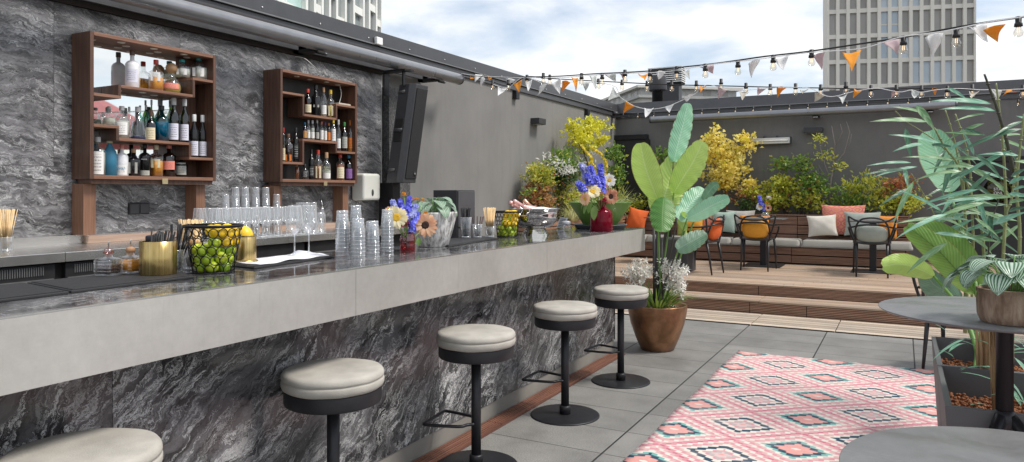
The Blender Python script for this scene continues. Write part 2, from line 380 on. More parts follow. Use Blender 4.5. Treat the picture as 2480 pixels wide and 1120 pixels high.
# ---- rug
def mat_rug():
    t=T('rug_weave'); c=t.co(); se=t.n('ShaderNodeSeparateXYZ',{0:c}); x,y=se.outputs[0],se.outputs[1]
    PX,PY=.69,.59
    saw=t.math('MULTIPLY',t.math('ABSOLUTE',t.math('SUBTRACT',t.math('FRACT',t.math('DIVIDE',y,.042)),.5)),.085)
    wv=t.math('MULTIPLY',t.math('SUBTRACT',t.noise(c,5,3),.5),.03)
    u=t.math('ADD',t.math('DIVIDE',t.math('ADD',x,.87+.345+.69*5),PX),wv); v=t.math('ADD',t.math('DIVIDE',t.math('ADD',y,-4.59+.295+.59*10),PY),wv)
    # diamonds centred at integer lattice and at half offsets
    def dia(uo,vo):
        a=t.math('ABSOLUTE',t.math('SUBTRACT',t.math('FRACT',t.math('ADD',u,uo)),.5)); b=t.math('ABSOLUTE',t.math('SUBTRACT',t.math('FRACT',t.math('ADD',v,vo)),.5))
        return t.math('ADD',a,b)
    dA=dia(0.,0.); dB=dia(.5,.5)
    def bands(d,st):
        dd=t.math('SUBTRACT',t.math('ADD',d,saw),.02); return t.ramp(dd,st,'CONSTANT')
    cream=(.70,.64,.58); pink=(.60,.25,.29); mag=(.44,.08,.15); navy=(.006,.045,.085); teal=(.16,.40,.37); sal=(.66,.31,.28); grey=(.42,.37,.36)
    lp=(.60,.38,.37)
    cA=bands(dA,[(0,sal),(.025,(.62,.45,.45)),(.08,grey),(.125,pink),(.15,cream),(.205,navy),(.275,cream),(.325,lp),(.36,pink),(.40,cream),(.445,pink),(.485,mag)])
    cB=bands(dB,[(0,cream),(.035,sal),(.15,sal),(.165,navy),(.23,teal),(.275,cream),(.32,lp),(.36,pink),(.40,cream),(.44,lp),(.475,pink)])
    col=t.mix(t.math('LESS_THAN',t.math('ADD',dB,t.math('MULTIPLY',saw,1.2)),t.math('ADD',dA,.04)),cA,cB)
    fade=t.rng(t.noise(t.map(c,(.5,2.5,1)),4.5,6,.7),.45,.68,0,.35); col=t.mix(fade,col,(.62,.50,.46))
    we=t.math('SINE',t.math('MULTIPLY',y,900)); sp=t.noise(t.map(c,(60,260,1)),1,2)
    f=t.rng(sp,.2,.8,.82,1.12); col=t.mix(1.,col,t.n('ShaderNodeCombineColor',{0:f,1:f,2:f}).outputs[0],'MULTIPLY')
    t.pr(col,.9,0,t.bump(t.math('ADD',we,t.math('MULTIPLY',sp,2.)),.25,.002)); return t.mat
m=MB()
def rugf(u,v):
    x=-1.31+u*2.9; y=2.6+v*4.10
    e=min(u*2.9,(1-u)*2.9,(1-v)*4.1)
    z=.012+.004*math.sin(x*3+y*2)*math.sin(y*1.3)+(.005 if v>.985 and int(u*60)%5==0 else 0)
    return Vector((x+ .006*math.sin(y*5),y+.012*math.sin(x*7)*(v>.95),max(.008,z)))
m.grid(rugf,60,60)
tag(m.build('rug',mat_rug(),solid=.008),'pink cream and teal kilim rug with rows of stepped diamonds','rug')
# ================================================================ WALLS
def mat_render(name,c1,c2):
    t=T(name); c=t.co(); n=t.noise(c,1.4,6,.6,.3); f=t.noise(t.map(c,(1,1,.12)),9,6,.65); g=t.noise(c,120,3,.6)
    col=t.mix(t.rng(n,.35,.65),c1,c2); col=t.mix(t.rng(f,.5,.75,0,.4),col,tuple(.8*k for k in c1))
    t.pr(col,.85,0,t.bump(g,.25,.003)); return t.mat
m_wall=mat_render('grey_render',(.178,.174,.167),(.208,.203,.195))
m_wall_shade=mat_render('shaded_grey_render',(.145,.141,.137),(.18,.176,.17))  # darker copy of the render, the rear wall's shade put into its colour
m_cop=paint('coping_metal',(.085,.085,.09),.35,.4,.1)
m_coplip=paint('coping_edge',(.2,.2,.2),.4,.5)
lw=thing('terrace_wall','long grey rendered wall on the left behind the bar with metal coping','wall',(-5.1,6,0))
m=MB(); m.bx(-.1,.1,-7,7.6,0,3.1); m.build('wall_face',m_wall,lw)
m=MB(); m.bx(-.15,.135,-7,7.66,3.035,3.175); m.build('coping',m_cop,lw,bevel=.004)
m=MB(); m.bx(-.12,.15,-7,7.6,3.018,3.032); m.build('coping_lip',m_coplip,lw)
m=MB(); m.bx(.10,.128,-7,7.6,2.93,2.985); m.bx(.10,.118,-7,7.6,2.985,3.015); m.build('dark_track',m_cop,lw,bevel=.002)
m=MB()
for y in [4.55+.72*k for k in range(13)]: m.sphere((.137,y-6,3.075),.009,8)
m.build('rivets',paint('zinc',(.6,.6,.6),.3,.8),lw)
bw=thing('terrace_wall','shade-darkened grey rendered rear wall behind the bench with broad metal parapet','wall',(-1,13.7,0))
m=MB(); m.bx(-4.0,7,-.1,.1,0,3.1); m.build('wall_face',m_wall_shade,bw)
m=MB(); m.add([(-4,-.16,3.0),(7,-.16,3.0),(7,-.12,3.19),(-4,-.12,3.19),(-4,.15,3.0),(7,.15,3.0),(7,.15,3.19),(-4,.15,3.19)],[(0,1,2,3),(3,2,6,7),(7,6,5,4),(4,5,1,0),(0,3,7,4),(1,5,6,2)]); m.build('coping',m_cop,bw)
m=MB(); m.bx(-4,7,-.175,-.162,2.985,3.003); m.build('coping_lip',m_coplip,bw)
m=MB(); m.bx(-4,7,-.125,-.101,2.90,2.984); m.build('dark_track',m_cop,bw)  # dark strip in place of the recess under the lip
# marble cladding of the back bar
m_mw=marble('back_bar_marble',(R(14),0,0),1.5,.26,.05,.85,0.,2.0)
m_mf=marble('bar_front_marble',(R(-42),0,0),.88,.12,.15,1.1,4.,1.4)
m_mt=marble('bar_top_marble',(R(0),0,R(20)),.95,.045,.1,.7,9.)
mc=thing('marble_wall','veined grey marble slabs cladding the wall behind the bar','wall',(-4.975,3,0))
ys=[.2,2.77,3.72,4.69,6.19]
for i,(a,b) in enumerate(zip(ys,ys[1:])):
    m=MB(); m.bx(-.02,.02,a+.0012,b-.0012,1.62,2.71); m.build('slab',m_mw,mc,loc=(0,-3,0))
for a,b in ((.2,1.6),(1.6,3.04),(3.04,3.92),(3.92,4.85),(4.85,6.19)):
    m=MB(); m.bx(-.02,.02,a+.001,b-.001,1.0,1.618); m.build('slab',m_mw,mc,loc=(0,-3,0))
m=MB(); m.bx(-.02,.035,.2,6.21,2.715,2.96); m.build('dark_band',paint('umber_band',(.045,.038,.036),.5),mc,loc=(0,-3,0))  # plain dark umber band above the slabs
m=MB(); m.bx(-.06,0,6.195,6.215,1.0,2.714); m.build('edge_trim',paint('steel_trim',(.5,.5,.5),.35,.7),mc,loc=(.01,-3,0))
def mat_rough_dark():
    t=T('rough_black_stone'); c=t.co(); n=t.noise(c,38,6,.75); n2=t.noise(t.map(c,(1,1,.3)),16,3)
    t.pr(t.ramp(n,[(.35,(.02,.02,.021)),(.55,(.09,.09,.092)),(.7,(.22,.22,.22))]),.6,0,t.bump(t.math('ADD',n,n2),.7,.01)); return t.mat
m=MB(); m.bx(-.05,.05,-.19,.19,-.75,.77); rp=m.build('acoustic_panel',mat_rough_dark(),loc=(-4.945,6.44,1.82)); tag(rp,'rough black textured panel on the wall behind the loudspeaker','panel')
# awnings
m_aw=paint('awning_aluminium',(.26,.265,.28),.30,.6,.08)
def awning(name,label,p,length,axis,mats):
    t=thing(name,label,'awning',p)
    M=Matrix.Rotation(-PI/2,4,'X') if axis=='Y' else Matrix.Rotation(PI/2,4,'Y')
    m=MB(); m.lathe([(.062,0),(.064,.02),(.064,length-.02),(.062,length)],(0,0,0),28,M); m.build('cassette_tube',mats,t)
    m=MB(); m.lathe([(.03,-.03),(.055,-.028),(.066,-.012),(.067,.01)],(0,0,0),28,M); 
    m.lathe([(.067,length-.01),(.066,length+.012),(.055,length+.028),(.03,length+.03)],(0,0,0),28,M); m.build('end_caps',paint('awning_cap',(.10,.105,.115),.4,.3),t,bevel=.002)
    return t
a1=awning('awning','long rolled-up grey awning cassette above the marble wall','',1,'Y',m_aw) if 0 else awning('awning','long rolled-up grey awning cassette fixed above the marble back bar',(-4.68,.6,2.80),6.72,'Y',m_aw)
for y in (1.6,4.35,6.3):
    m=MB(); m.bx(-.27,-.03,y-.05,y+.05,-.075,-.045); m.bx(-.27,-.2,y-.05,y+.05,-.075,.12); m.tube([(.02,y-.04,-.085),(.02,y+.05,-.085)],.018,8); m.sphere((.02,y+.06,-.09),.02,8,(1,1.4,.6)); m.build('bracket',m_dark,a1)
    m=MB(); m.bx(0,.035,y+.02,y+.07,-.092,-.078); m.build('fastener',paint('steel_trim',(.5,.5,.5),.3,.8),a1)
m=MB(); m.bx(-.235,-.2,.2,6.4,-.05,.1); m.build('rail',paint('rail_grey',(.10,.10,.105),.4,.4),a1)
a2=awning('awning','rolled-up grey awning cassette along the top of the rear wall',(-4.22,13.36,2.82),4.95,'X',m_aw)
for x in (.55,2.9,4.6):
    m=MB(); m.bx(x-.05,x+.05,0.02,.24,-.075,-.05); m.sphere((x,0,-.085),.025,8,(1.4,1,.6)); m.build('bracket',m_dark,a2)
    m=MB(); m.bx(x-.03,x+.04,-.03,.01,-.097,-.088); m.build('fastener',paint('steel_trim',(.5,.5,.5),.3,.8),a2)
# lamps and small fittings on the walls
m_black=paint('black_metal',(.018,.018,.02),.38,.3,.15)
m_anth=paint('anthracite',(.045,.045,.05),.45,.2,.1)
def wall_lamp(p,rz,label,wd=.24):
    t=thing('wall_lamp',label,'lamp',p,rz,'box wall lamps')
    m=MB(); m.bx(-wd/2,wd/2,-.15,0,-.045,.045); m.build('lamp_body',m_anth,t,bevel=.006)
    m=MB(); m.bx(-wd/2+.02,wd/2-.02,-.13,-.02,-.052,-.0455); m.build('lamp_lens',paint('lens',(.25,.25,.24),.3),t)
wall_lamp((-1.37,13.60,2.52),0,'dark box wall lamp on the rear wall above the bench',.30)
wall_lamp((-5.0,9.95,2.53),R(90),'small dark box wall lamp on the left grey wall')
for (y,z,l) in ((9.30,2.86,'small black junction box under the left coping, nearer the bar'),(12.0,2.86,'small black junction box under the left coping, nearer the corner')):
    m=MB(); m.bx(-5.0,-4.93,y-.05,y+.05,z-.06,z+.06); tag(m.build('junction_box',m_black,bevel=.006),l,'box','junction boxes under the coping')
m=MB(); m.bx(-5.0,-4.96,9.46,9.5,2.05,2.07); 
h=thing('patio_heater','long tubular infrared heater on the rear wall beside the yellow tree','heater',(-2.08,13.52,2.355))
m=MB(); m.bx(-.34,.34,-.04,.02,-.055,.055); m.build('reflector',paint('polished_aluminium',(.62,.60,.56),.3,.6),h,bevel=.01)
m=MB(); m.tube([(-.3,-.05,0),(.3,-.05,0)],.018,10); m.build('heating_tube',paint('quartz',(.8,.78,.72),.25),h)
m=MB()
for x in (-.345,.345): m.box((x,-.02,0),(.02,.09,.125))
m.build('end_cap',m_anth,h,bevel=.003)
m=MB(); m.bx(-.12,-.1,0,.08,.03,.09); m.bx(.1,.12,0,.08,.03,.09); m.build('bracket',m_anth,h)
# dark cupboard in the corner, staff door
t=thing('service_door','black framed service door in the far left corner of the terrace','door',(-4.78,13.6,.3))
m=MB(); m.bx(-.2,.42,-.10,0,0,2.16); m.build('door_leaf',paint('door_black',(.02,.02,.021),.5),t)
m=MB(); m.bx(-.22,.44,-.14,0,2.165,2.26); m.bx(.425,.47,-.13,0,0,2.163); m.build('door_frame',m_black,t,bevel=.004)
m=MB(); m.tube([(.34,-.13,1.0),(.34,-.16,1.0),(.22,-.16,1.0)],.01,8); m.build('handle',m_anth,t)
t=thing('staff_door','wide black door in the rear wall with a round window, right of the bench','door',(1.6,13.6,.3))
m=MB(); m.bx(-.85,2.0,-.05,0,0,1.62); m.build('door_leaf',paint('door_black',(.02,.02,.021),.5),t)
m=MB(); m.bx(-.89,2.0,-.09,0,1.625,1.70); m.bx(-.90,-.855,-.09,0,0,1.622); m.bx(1.0-.8,1.03-.8,-.065,-.052,0,1.6); m.build('door_frame',m_black,t,bevel=.004)
q=ony(2418,462,13.5)
m=MB(); m.lathe([(.20,0),(.235,0),(.235,.03),(.20,.03)],(q.x-1.6,-.05,q.z-.3),36,Matrix.Rotation(PI/2,4,'X'),caps=False); m.build('window_ring',m_anth,t)
def mat_porthole():
    tt=T('porthole_glass'); n=tt.noise(tt.co(),14,5,.7); tt.pr(tt.ramp(n,[(.45,(.01,.01,.01)),(.62,(.10,.09,.02)),(.75,(.3,.26,.05))]),.12); return tt.mat
m=MB(); m.lathe([(.20,0),(.20,.012)],(q.x-1.6,-.05,q.z-.3),36,Matrix.Rotation(PI/2,4,'X')); m.build('porthole',mat_porthole(),t)
m_white=paint('white_ink',(.75,.75,.73),.6)
text_obj('STAFF\nONLY',.06,m_white,t,(q.x-1.6+.02,-.066,q.z-.31),(PI/2,0,0))
# ================================================================ CITY BEYOND
FV=Vector((-SA,CA,0)); RV=Vector((CA,SA,0))
def cw(lat,d,z=0): return RV*lat+FV*d+Vector((0,0,z))
def block(name,label,cat,o,ang):      # facade direction ang (radians from camera's forward, to the right)
    d=(RV*math.sin(ang)+FV*math.cos(ang)); rz=math.atan2(d.y,d.x)
    return thing(name,label,cat,o,rz)
m_clad=paint('sand_cladding',(.70,.665,.60),.7,0,.06,.3)
def glassmat(name,c,c2,rough=.15):
    t=T(name); n=t.noise(t.map(t.co(),(.8,.8,.35)),1.3,3,.5); oi=t.n('ShaderNodeObjectInfo').outputs['Random']
    t.pr(t.mix(t.math('MULTIPLY',t.math('ADD',n,oi),.5),c,c2),rough); return t.mat
m_pg=glassmat('grey_window_blind',(.24,.232,.215),(.42,.405,.375),.3); m_pb=glassmat('blue_window_glass',(.35,.43,.50),(.62,.68,.74),.08)
tw=block('office_tower','tall sand coloured office tower with a grid of narrow windows','building',cw(.6423*78,78),R(-78.2))
W_,CN=15.0,14; PT=2.82; z0=13.16-PT
m=MB(); cwid=W_/CN
m.bx(.05,W_-.05,-2.4,-.5,0,z0+PT*9); m.build('core',paint('core_dark',(.08,.08,.08),.5),tw)
m=MB()
for i in range(CN+1):
    x=i*cwid; m.bx(max(x-.18,0) if i else 0,min(x+.18,W_),-.45,0,0,z0+PT*9)
m.bx(-.01,.0,-2.4,0,0,z0+PT*9); m.bx(W_,W_+.01,-2.4,0,0,z0+PT*9)
m.build('pilasters',m_clad,tw)
m=MB()
for j in range(10): m.bx(0,W_,-.44,-.06,z0+PT*j-.23,z0+PT*j+.23)
m.bx(0,W_,-.44,-.06,0,z0-.4); m.build('floor_bands',m_clad,tw)
blue={(6,1),(5,2),(6,2),(7,2),(8,3),(7,3),(9,3),(3,0),(4,0),(2,0),(5,0),(1,0),(6,3)}
for j in range(7):
    for i in range(CN):
        x=i*cwid; m=MB(); m.bx(x+.185,x+cwid-.185,-.34,-.30,z0+PT*j+.235,z0+PT*(j+1)-.235)
        col=(CN-1-i); r=random.random()
        bl=(j==1 and i in (2,3,4,5)) or (j in(2,3) and i in (5,6,7,8) and r<.8)
        if j==1: bl=i in(1,2,3,4,5)
        if j==3: bl=i in(7,8)
        if j==4: bl=i in(5,6,7,8)
        wdw=m.build('window',m_pb if bl else m_pg,tw)
        if bl and j in(3,4): 
            m=MB(); m.bx(x+.19,x+cwid-.19,-.298,-.28,z0+PT*j+1.1,z0+PT*j+1.25); m.build('transom',m_clad,wdw)
tb=block('office_building','pale office building with tall staggered windows above the awning','building',cw(-10.8,60),R(10.9+180))
m_wf=paint('white_facade',(.78,.78,.74),.6,0,.05,.3)
m_gt=glassmat('teal_glass',(.30,.45,.42),(.50,.66,.62),.1); m_gg=glassmat('grey_glass',(.13,.155,.155),(.30,.34,.34),.1)
m=MB(); m.bx(0,34,-12,-.5,0,34) ; m.build('core',paint('core_dark',(.08,.08,.08),.5),tb)
xs=[0]
rr=random.Random(4)
while xs[-1]<30: xs.append(xs[-1]+rr.choice([1.15,1.5,1.9] if xs[-1]<13 else [3.2,3.6]))
m=MB()
for k,x in enumerate(xs): m.bx(x-.16 if k else 0,x+.16,-.45,0,0,34)
m.bx(-.01,0,-12,0,0,34); m.build('pilasters',m_wf,tb)
for k,(a,b) in enumerate(zip(xs,xs[1:])):
    off=(k%3)*.9
    bm=MB()
    for j in range(9):
        zb=2.2+3.35*j+off; bm.bx(a+.162,b-.162,-.44,-.05,zb-.55,zb)
        if zb>8 and zb<28 and a<26:
            m=MB(); m.bx(a+.165,b-.165,-.36,-.32,zb+.005,zb+2.79); wdw=m.build('window',m_gt if a>12.5 else m_gg,tb)
            m=MB(); xm=a+(b-a)*.62; m.bx(xm-.05,xm+.05,-.318,-.26,zb+.01,zb+2.785); m.build('mullion',m_wf,wdw)
    bm.build('cladding',m_wf,tb)
hs=block('attic_building','low cream building with a moulded cornice peeking over the rear wall','building',cw(.1789*60,60),R(79))
m_cr=paint('cream_render',(.62,.60,.55),.75,0,.08,.4)
# local x runs right along the front, local y away
ht=10.25
m=MB(); m.bx(0,8.4,0,11,0,ht-1.0); m.build('wall',m_cr,hs)
m=MB(); m.bx(-.35,8.7,-.35,11.3,ht-1.0,ht-.78); m.bx(-.12,8.5,-.12,11.1,ht-.78,ht-.2); m.build('frieze',paint('cornice_grey',(.42,.42,.40),.6),hs)
m=MB(); m.bx(-.5,8.9,-.5,11.5,ht-.2,ht); m.build('cornice',m_cr,hs)
for k in range(7):
    m=MB(); m.bx(-.14,-.121,.6+k*1.5,1.3+k*1.5,ht-.72,ht-.26); m.build('window',m_pg,hs)
for k in range(5):
    m=MB(); m.bx(.8+k*1.55,1.5+k*1.55,-.14,-.121,ht-.72,ht-.26); m.build('window',m_pg,hs)
vt=thing('vent_pipe','black ventilation pipe with a hooded top behind the rear wall','pipe',tuple(ony(1593,247,14.4).xy)+(2.5,))
m=MB(); m.lathe([(.105,0),(.105,.95),(.112,.952),(.112,.98),(.105,.982),(.105,1.02)],(0,0,0),20); m.build('pipe',m_black,vt)
m=MB(); m.lathe([(.16,.84),(.185,.86),(.18,1.0),(.17,1.14),(.03,1.15)],(0,0,0),20); m.build('hood',m_anth,vt,bevel=.004)
vt.location.z=ony(1593,248,14.4).z-.62
q=ony(1615,205,26)
lv=thing('louvred_unit','white louvred ventilation unit standing on a far roof','vent',(q.x,q.y,q.z-2.5))
m=MB(); 
for k in range(8): m.box((0,0,2.5+.05+k*.075),(1.25,.6,.035))
m.build('louvres',paint('white_paint',(.78,.78,.76),.5),lv)
m=MB(); m.bx(-.6,.6,-.25,.25,2.45,3.1); m.build('casing',m_dark,lv); m=MB(); m.bx(-.5,.5,-.2,.2,0,2.449); m.build('stand',m_anth,lv)
# ================================================================ BAR
BT=1.128
def mat_fascia():
    t=T('brushed_steel_fascia'); c=t.co(); n=t.noise(c,1.3,5,.6,.4); f=t.noise(c,26,5,.7); g=t.noise(t.map(c,(1,2,60)),3,3)
    col=t.mix(t.rng(n,.3,.7),(.50,.485,.46),(.60,.585,.555)); k=t.math('MULTIPLY',t.rng(f,.3,.7,.93,1.05),t.rng(g,.3,.7,.99,1.01))
    col=t.mix(1.,col,t.n('ShaderNodeCombineColor',{0:k,1:k,2:k}).outputs[0],'MULTIPLY')
    dr=t.math('MULTIPLY',t.rng(t.noise(t.map(c,(1,7,.6)),4,5,.7),.56,.74,0,.28),t.rng(t.noise(c,1.1,3),.4,.6)); col=t.mix(dr,col,(.30,.285,.26)); sc_=t.rng(t.noise(t.map(c,(1,3,40)),7,4,.7),.68,.76,0,.35); col=t.mix(sc_,col,(.72,.71,.69))
    t.pr(col,t.math('ADD',t.rng(n,.3,.7,.30,.42),t.math('MULTIPLY',dr,.4)),.55,t.bump(f,.05,.002)); return t.mat
m_fas=mat_fascia(); m_steel=paint('stainless_steel',(.58,.57,.55),.24,.85,.06,3)
m_trim=paint('polished_trim',(.75,.75,.73),.15,.9)
bar=thing('bar_counter','long bar counter with steel fascia and dark veined marble front','bar counter',(-2.3,3,0))
def B(x0,x1,y0,y1,z0,z1): return MB().bx(x0+2.3,x1+2.3,y0-3,y1-3,z0,z1)
fy=[-1.2,2.356,4.209,6.22]
for a,b in zip(fy,fy[1:]): B(-2.045,-2.02,a+.001,b-.001,.93,BT-.004).build('fascia_panel',m_fas,bar)
B(-2.045,-2.021,-1.2,6.22,BT-.0035,BT+.002).build('edge_trim',m_trim,bar)
B(-2.68,-2.0455,-1.2,6.218,BT-.03,BT).build('counter_top',m_mt,bar)
B(-2.68,-2.05,6.195,6.219,.93,BT-.031).build('end_fascia',m_fas,bar)
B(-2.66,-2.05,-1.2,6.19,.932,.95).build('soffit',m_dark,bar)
my=[-1.2,1.473,3.385,4.327,5.326,6.22]
for a,b in zip(my,my[1:]): B(-2.32,-2.30,a+.0012,b-.0012,.11,.931).build('front_slab',m_mf,bar)
B(-2.66,-2.3,6.2,6.219,.11,.93).build('end_slab',m_mf,bar)
B(-2.66,-2.325,-1.2,6.15,0,.93).build('carcass',m_dark,bar)
B(-2.36,-2.335,-1.2,6.16,0,.10).build('kick_panel',paint('kick_grey',(.20,.19,.175),.6,0,.15,3),bar) if 0 else B(-2.324,-2.308,-1.2,6.2,0.0,.108).build('kick_panel',paint('kick_grey',(.22,.21,.19),.6,0,.15,3),bar)
# drainage grate of ribbed timber along the foot of the bar
m_rib=wood('grate_timber',(.11,.045,.03),(.26,.12,.08),'Y',rough=.45)
gr=thing('floor_grate','ribbed reddish brown timber strip let into the floor along the bar','floor grate',(-2.25,3,0))
m=MB(); m.bx(-.05,.075,-4.2,3.15,.0,.004); m.build('bed',paint('grate_stain',(.10,.045,.032),.7),gr)
for a,b in ((-4.2,-1.1),(-1.095,.9),(.905,3.12)):
    m=MB()
    for k in range(6): m.bx(-.045+k*.019,-.045+k*.019+.012,a,b,.004,.016)
    m.build('ribbed_board',m_rib,gr)
# ---- stools
m_seat=paint('suede_stone_seat',(.40,.378,.338),.9,0,.16,7,.5,190)
m_stool=paint('stool_black',(.022,.022,.026),.42,.35,.12)
def stool(loc,label,rz):
    t=thing('bar_stool',label,'bar stool',loc,rz,'bar stools along the counter')
    m=MB(); m.lathe([(.005,.598),(.19,.598),(.197,.602),(.199,.612),(.199,.660),(.196,.662),(.02,.662)],n=48); m.build('seat_ring',m_stool,t,bevel=.001)
    m=MB()
    pr=[(.19,.672),(.200,.676),(.205,.690),(.205,.706),(.2015,.710),(.2055,.714),(.203,.730),(.193,.742),(.17,.749),(.12,.752),(.06,.753),(.0001,.7535)]
    pr=[(r,z-.052) for r,z in pr]; pr=[(.197,.6625),(.2045,.668),(.209,.680),(.2095,.695),(.207,.7015),(.203,.7035),(.2075,.7065),(.2085,.716),(.2065,.726),(.200,.7345),(.186,.7385),(.12,.7405),(.06,.741),(.0001,.7415)]
    m.lathe(pr,n=56)
    m.v=[(x,y,z+.0012*math.sin(x*31+y*17)*math.sin(y*23)) for x,y,z in m.v]
    m.build('seat_cushion',m_seat,t)
    m=MB(); m.tube([(.2065*math.cos(a),.2065*math.sin(a),.7078) for a in [2*PI*k/56 for k in range(56)]],.0018,6,closed=True); m.v=[(x*.99,y*.99,z-.0042) for x,y,z in m.v]; m.build('piping',m_seat,t)
    m=MB(); m.lathe([(.026,.02),(.026,.5975)],n=24); m.build('post',m_stool,t)
    m=MB(); m.lathe([(.036,.012),(.0365,.06),(.033,.066),(.027,.067)],n=24); m.build('collar',m_stool,t)
    m=MB(); m.lathe([(.0,.012),(.215,.010),(.222,.007),(.223,.0),],n=64); m.build('base_plate',m_stool,t)
    m=MB(); h=.235
    m.tube(smooth_path([(-.0,-.026,h),(-.03,-.05,h),(-.06,-.09,h),(-.22,-.125,h),(-.245,-.12,h),(-.25,-.09,h),(-.25,.09,h),(-.245,.12,h),(-.22,.125,h),(-.06,.09,h),(-.03,.05,h),(0,.026,h)],4),.0085,10); m.build('foot_rest',m_stool,t)
    for ch in list(t.children): ch.scale.z=.972
    return t
ord_=['closest to the camera','second from the camera','third from the camera','fourth from the camera','farthest, in front of the bronze pot']
spots=[(-2.055,1.225,.1),(-2.08,2.285,-.05),(-1.985,3.27,.12),(-1.93,4.29,.0),(-1.90,5.26,-.08)]
for (x,y,a),o in zip(spots,ord_): stool((x,y,0),'round black bar stool with stone grey cushion, '+o,a)
# ================================================================ BACK BAR COUNTER
CZ=1.097
bb=thing('back_counter','stainless steel back counter with fridges below the marble wall','counter',(-4.6,3,0))
def C(x0,x1,y0,y1,z0,z1): return MB().bx(x0+4.6,x1+4.6,y0-3,y1-3,z0,z1)
C(-4.93,-4.302,.2,5.95,CZ-.03,CZ).build('worktop',m_steel,bb,bevel=.004)
for a,b in ((.2,2.46),(2.463,4.2),(4.203,5.95)): C(-4.30,-4.285,a,b,CZ-.055,CZ+.001).build('front_edge',m_steel,bb,bevel=.003)
C(-4.95,-4.932,.2,5.95,CZ-.03,CZ+.06).build('upstand',m_steel,bb)
m=MB(); 
m=C(-4.93,-4.90,2.95,5.7,CZ+.001,CZ+.05); m.build('timber_skirting',wood('skirting_timber',(.30,.20,.15),(.45,.32,.25),'Y'),bb)
C(-4.9,-4.36,.2,5.9,0,CZ-.056).build('carcass',m_dark,bb)
m_fr=paint('fridge_black',(.03,.03,.032),.35,.3); m_frg=paint('fridge_grey',(.30,.30,.30),.35,.7)
for k,(a,b) in enumerate([(1.3,2.42),(2.48,3.5),(3.55,4.4),(4.45,5.3)]):
    f=thing('undercounter_fridge',['black fridge at the far left under the back counter','black fridge with long vent grille left of the decanters','black fridge behind the brass canister','black fridge behind the wine glasses'][k],'fridge',(-4.33,(a+b)/2,0),0,'fridges under the back counter')
    w2=(b-a)/2
    m=MB(); m.bx(-.03,.012,-w2,w2,.05,CZ-.065); m.build('fridge_body',m_fr,f)
    m=MB(); m.bx(.0125,.022,-w2+.01,w2-.01,CZ-.16,CZ-.148); m.build('trim_strip',m_frg,f)
    if k in(0,1):
        m=MB()
        n=int((b-a-.1)/.0125)
        for j in range(n):
            y=-w2+.05+j*.0125; m.bx(.0125,.018,y,y+.005,CZ-.26,CZ-.17); m.bx(.0125,.018,y,y+.005,CZ-.125,CZ-.075)
        m.build('vent_grille',m_frg,f)
        m=MB(); m.bx(.0125,.018,-w2+.02,w2-.02,CZ-.275,CZ-.268); m.build('lower_strip',m_frg,f)
    else:
        m=MB(); m.bx(.0125,.02,-w2+.05,w2-.12,CZ-.195,CZ-.165); m.bx(.0125,.02,-w2+.2,w2-.2,CZ-.24,CZ-.225); m.build('control_strip',m_frg,f)
        m=MB(); m.bx(.0125,.018,-w2+.02,w2-.02,.1,CZ-.27); m.build('fridge_door',paint('door_glass_dark',(.02,.022,.024),.1),f)
q=onx(340,505,-4.93)
t=thing('socket_plate','black double socket plate on the marble below the left cabinet','socket',(-4.953,q.y,q.z-.045))
m=MB(); m.bx(0,.012,-.082,.082,0,.085); m.build('plate',m_black,t,bevel=.003)
for s_ in(-1,1): m=MB(); m.bx(.0125,.016,s_*.04-.034,s_*.04+.034,.009,.076); m.build('insert',m_anth,t,bevel=.002)
t=thing('cable_plug','black adapter lying on the back counter below the left cabinet','adapter',(-4.83,3.86,CZ))
m=MB(); m.bx(-.03,.03,-.09,.05,.051,.09); m.bx(-.02,.02,-.06,.04,0.0,.0505); m.build('adapter_body',m_black,t,bevel=.008)
m=MB(); m.tube(smooth_path([(0,-.08,.07),(.02,-.14,.1),(.0,-.2,.04),(.03,-.3,.006)],5),.005,6); m.build('cord',m_black,t)
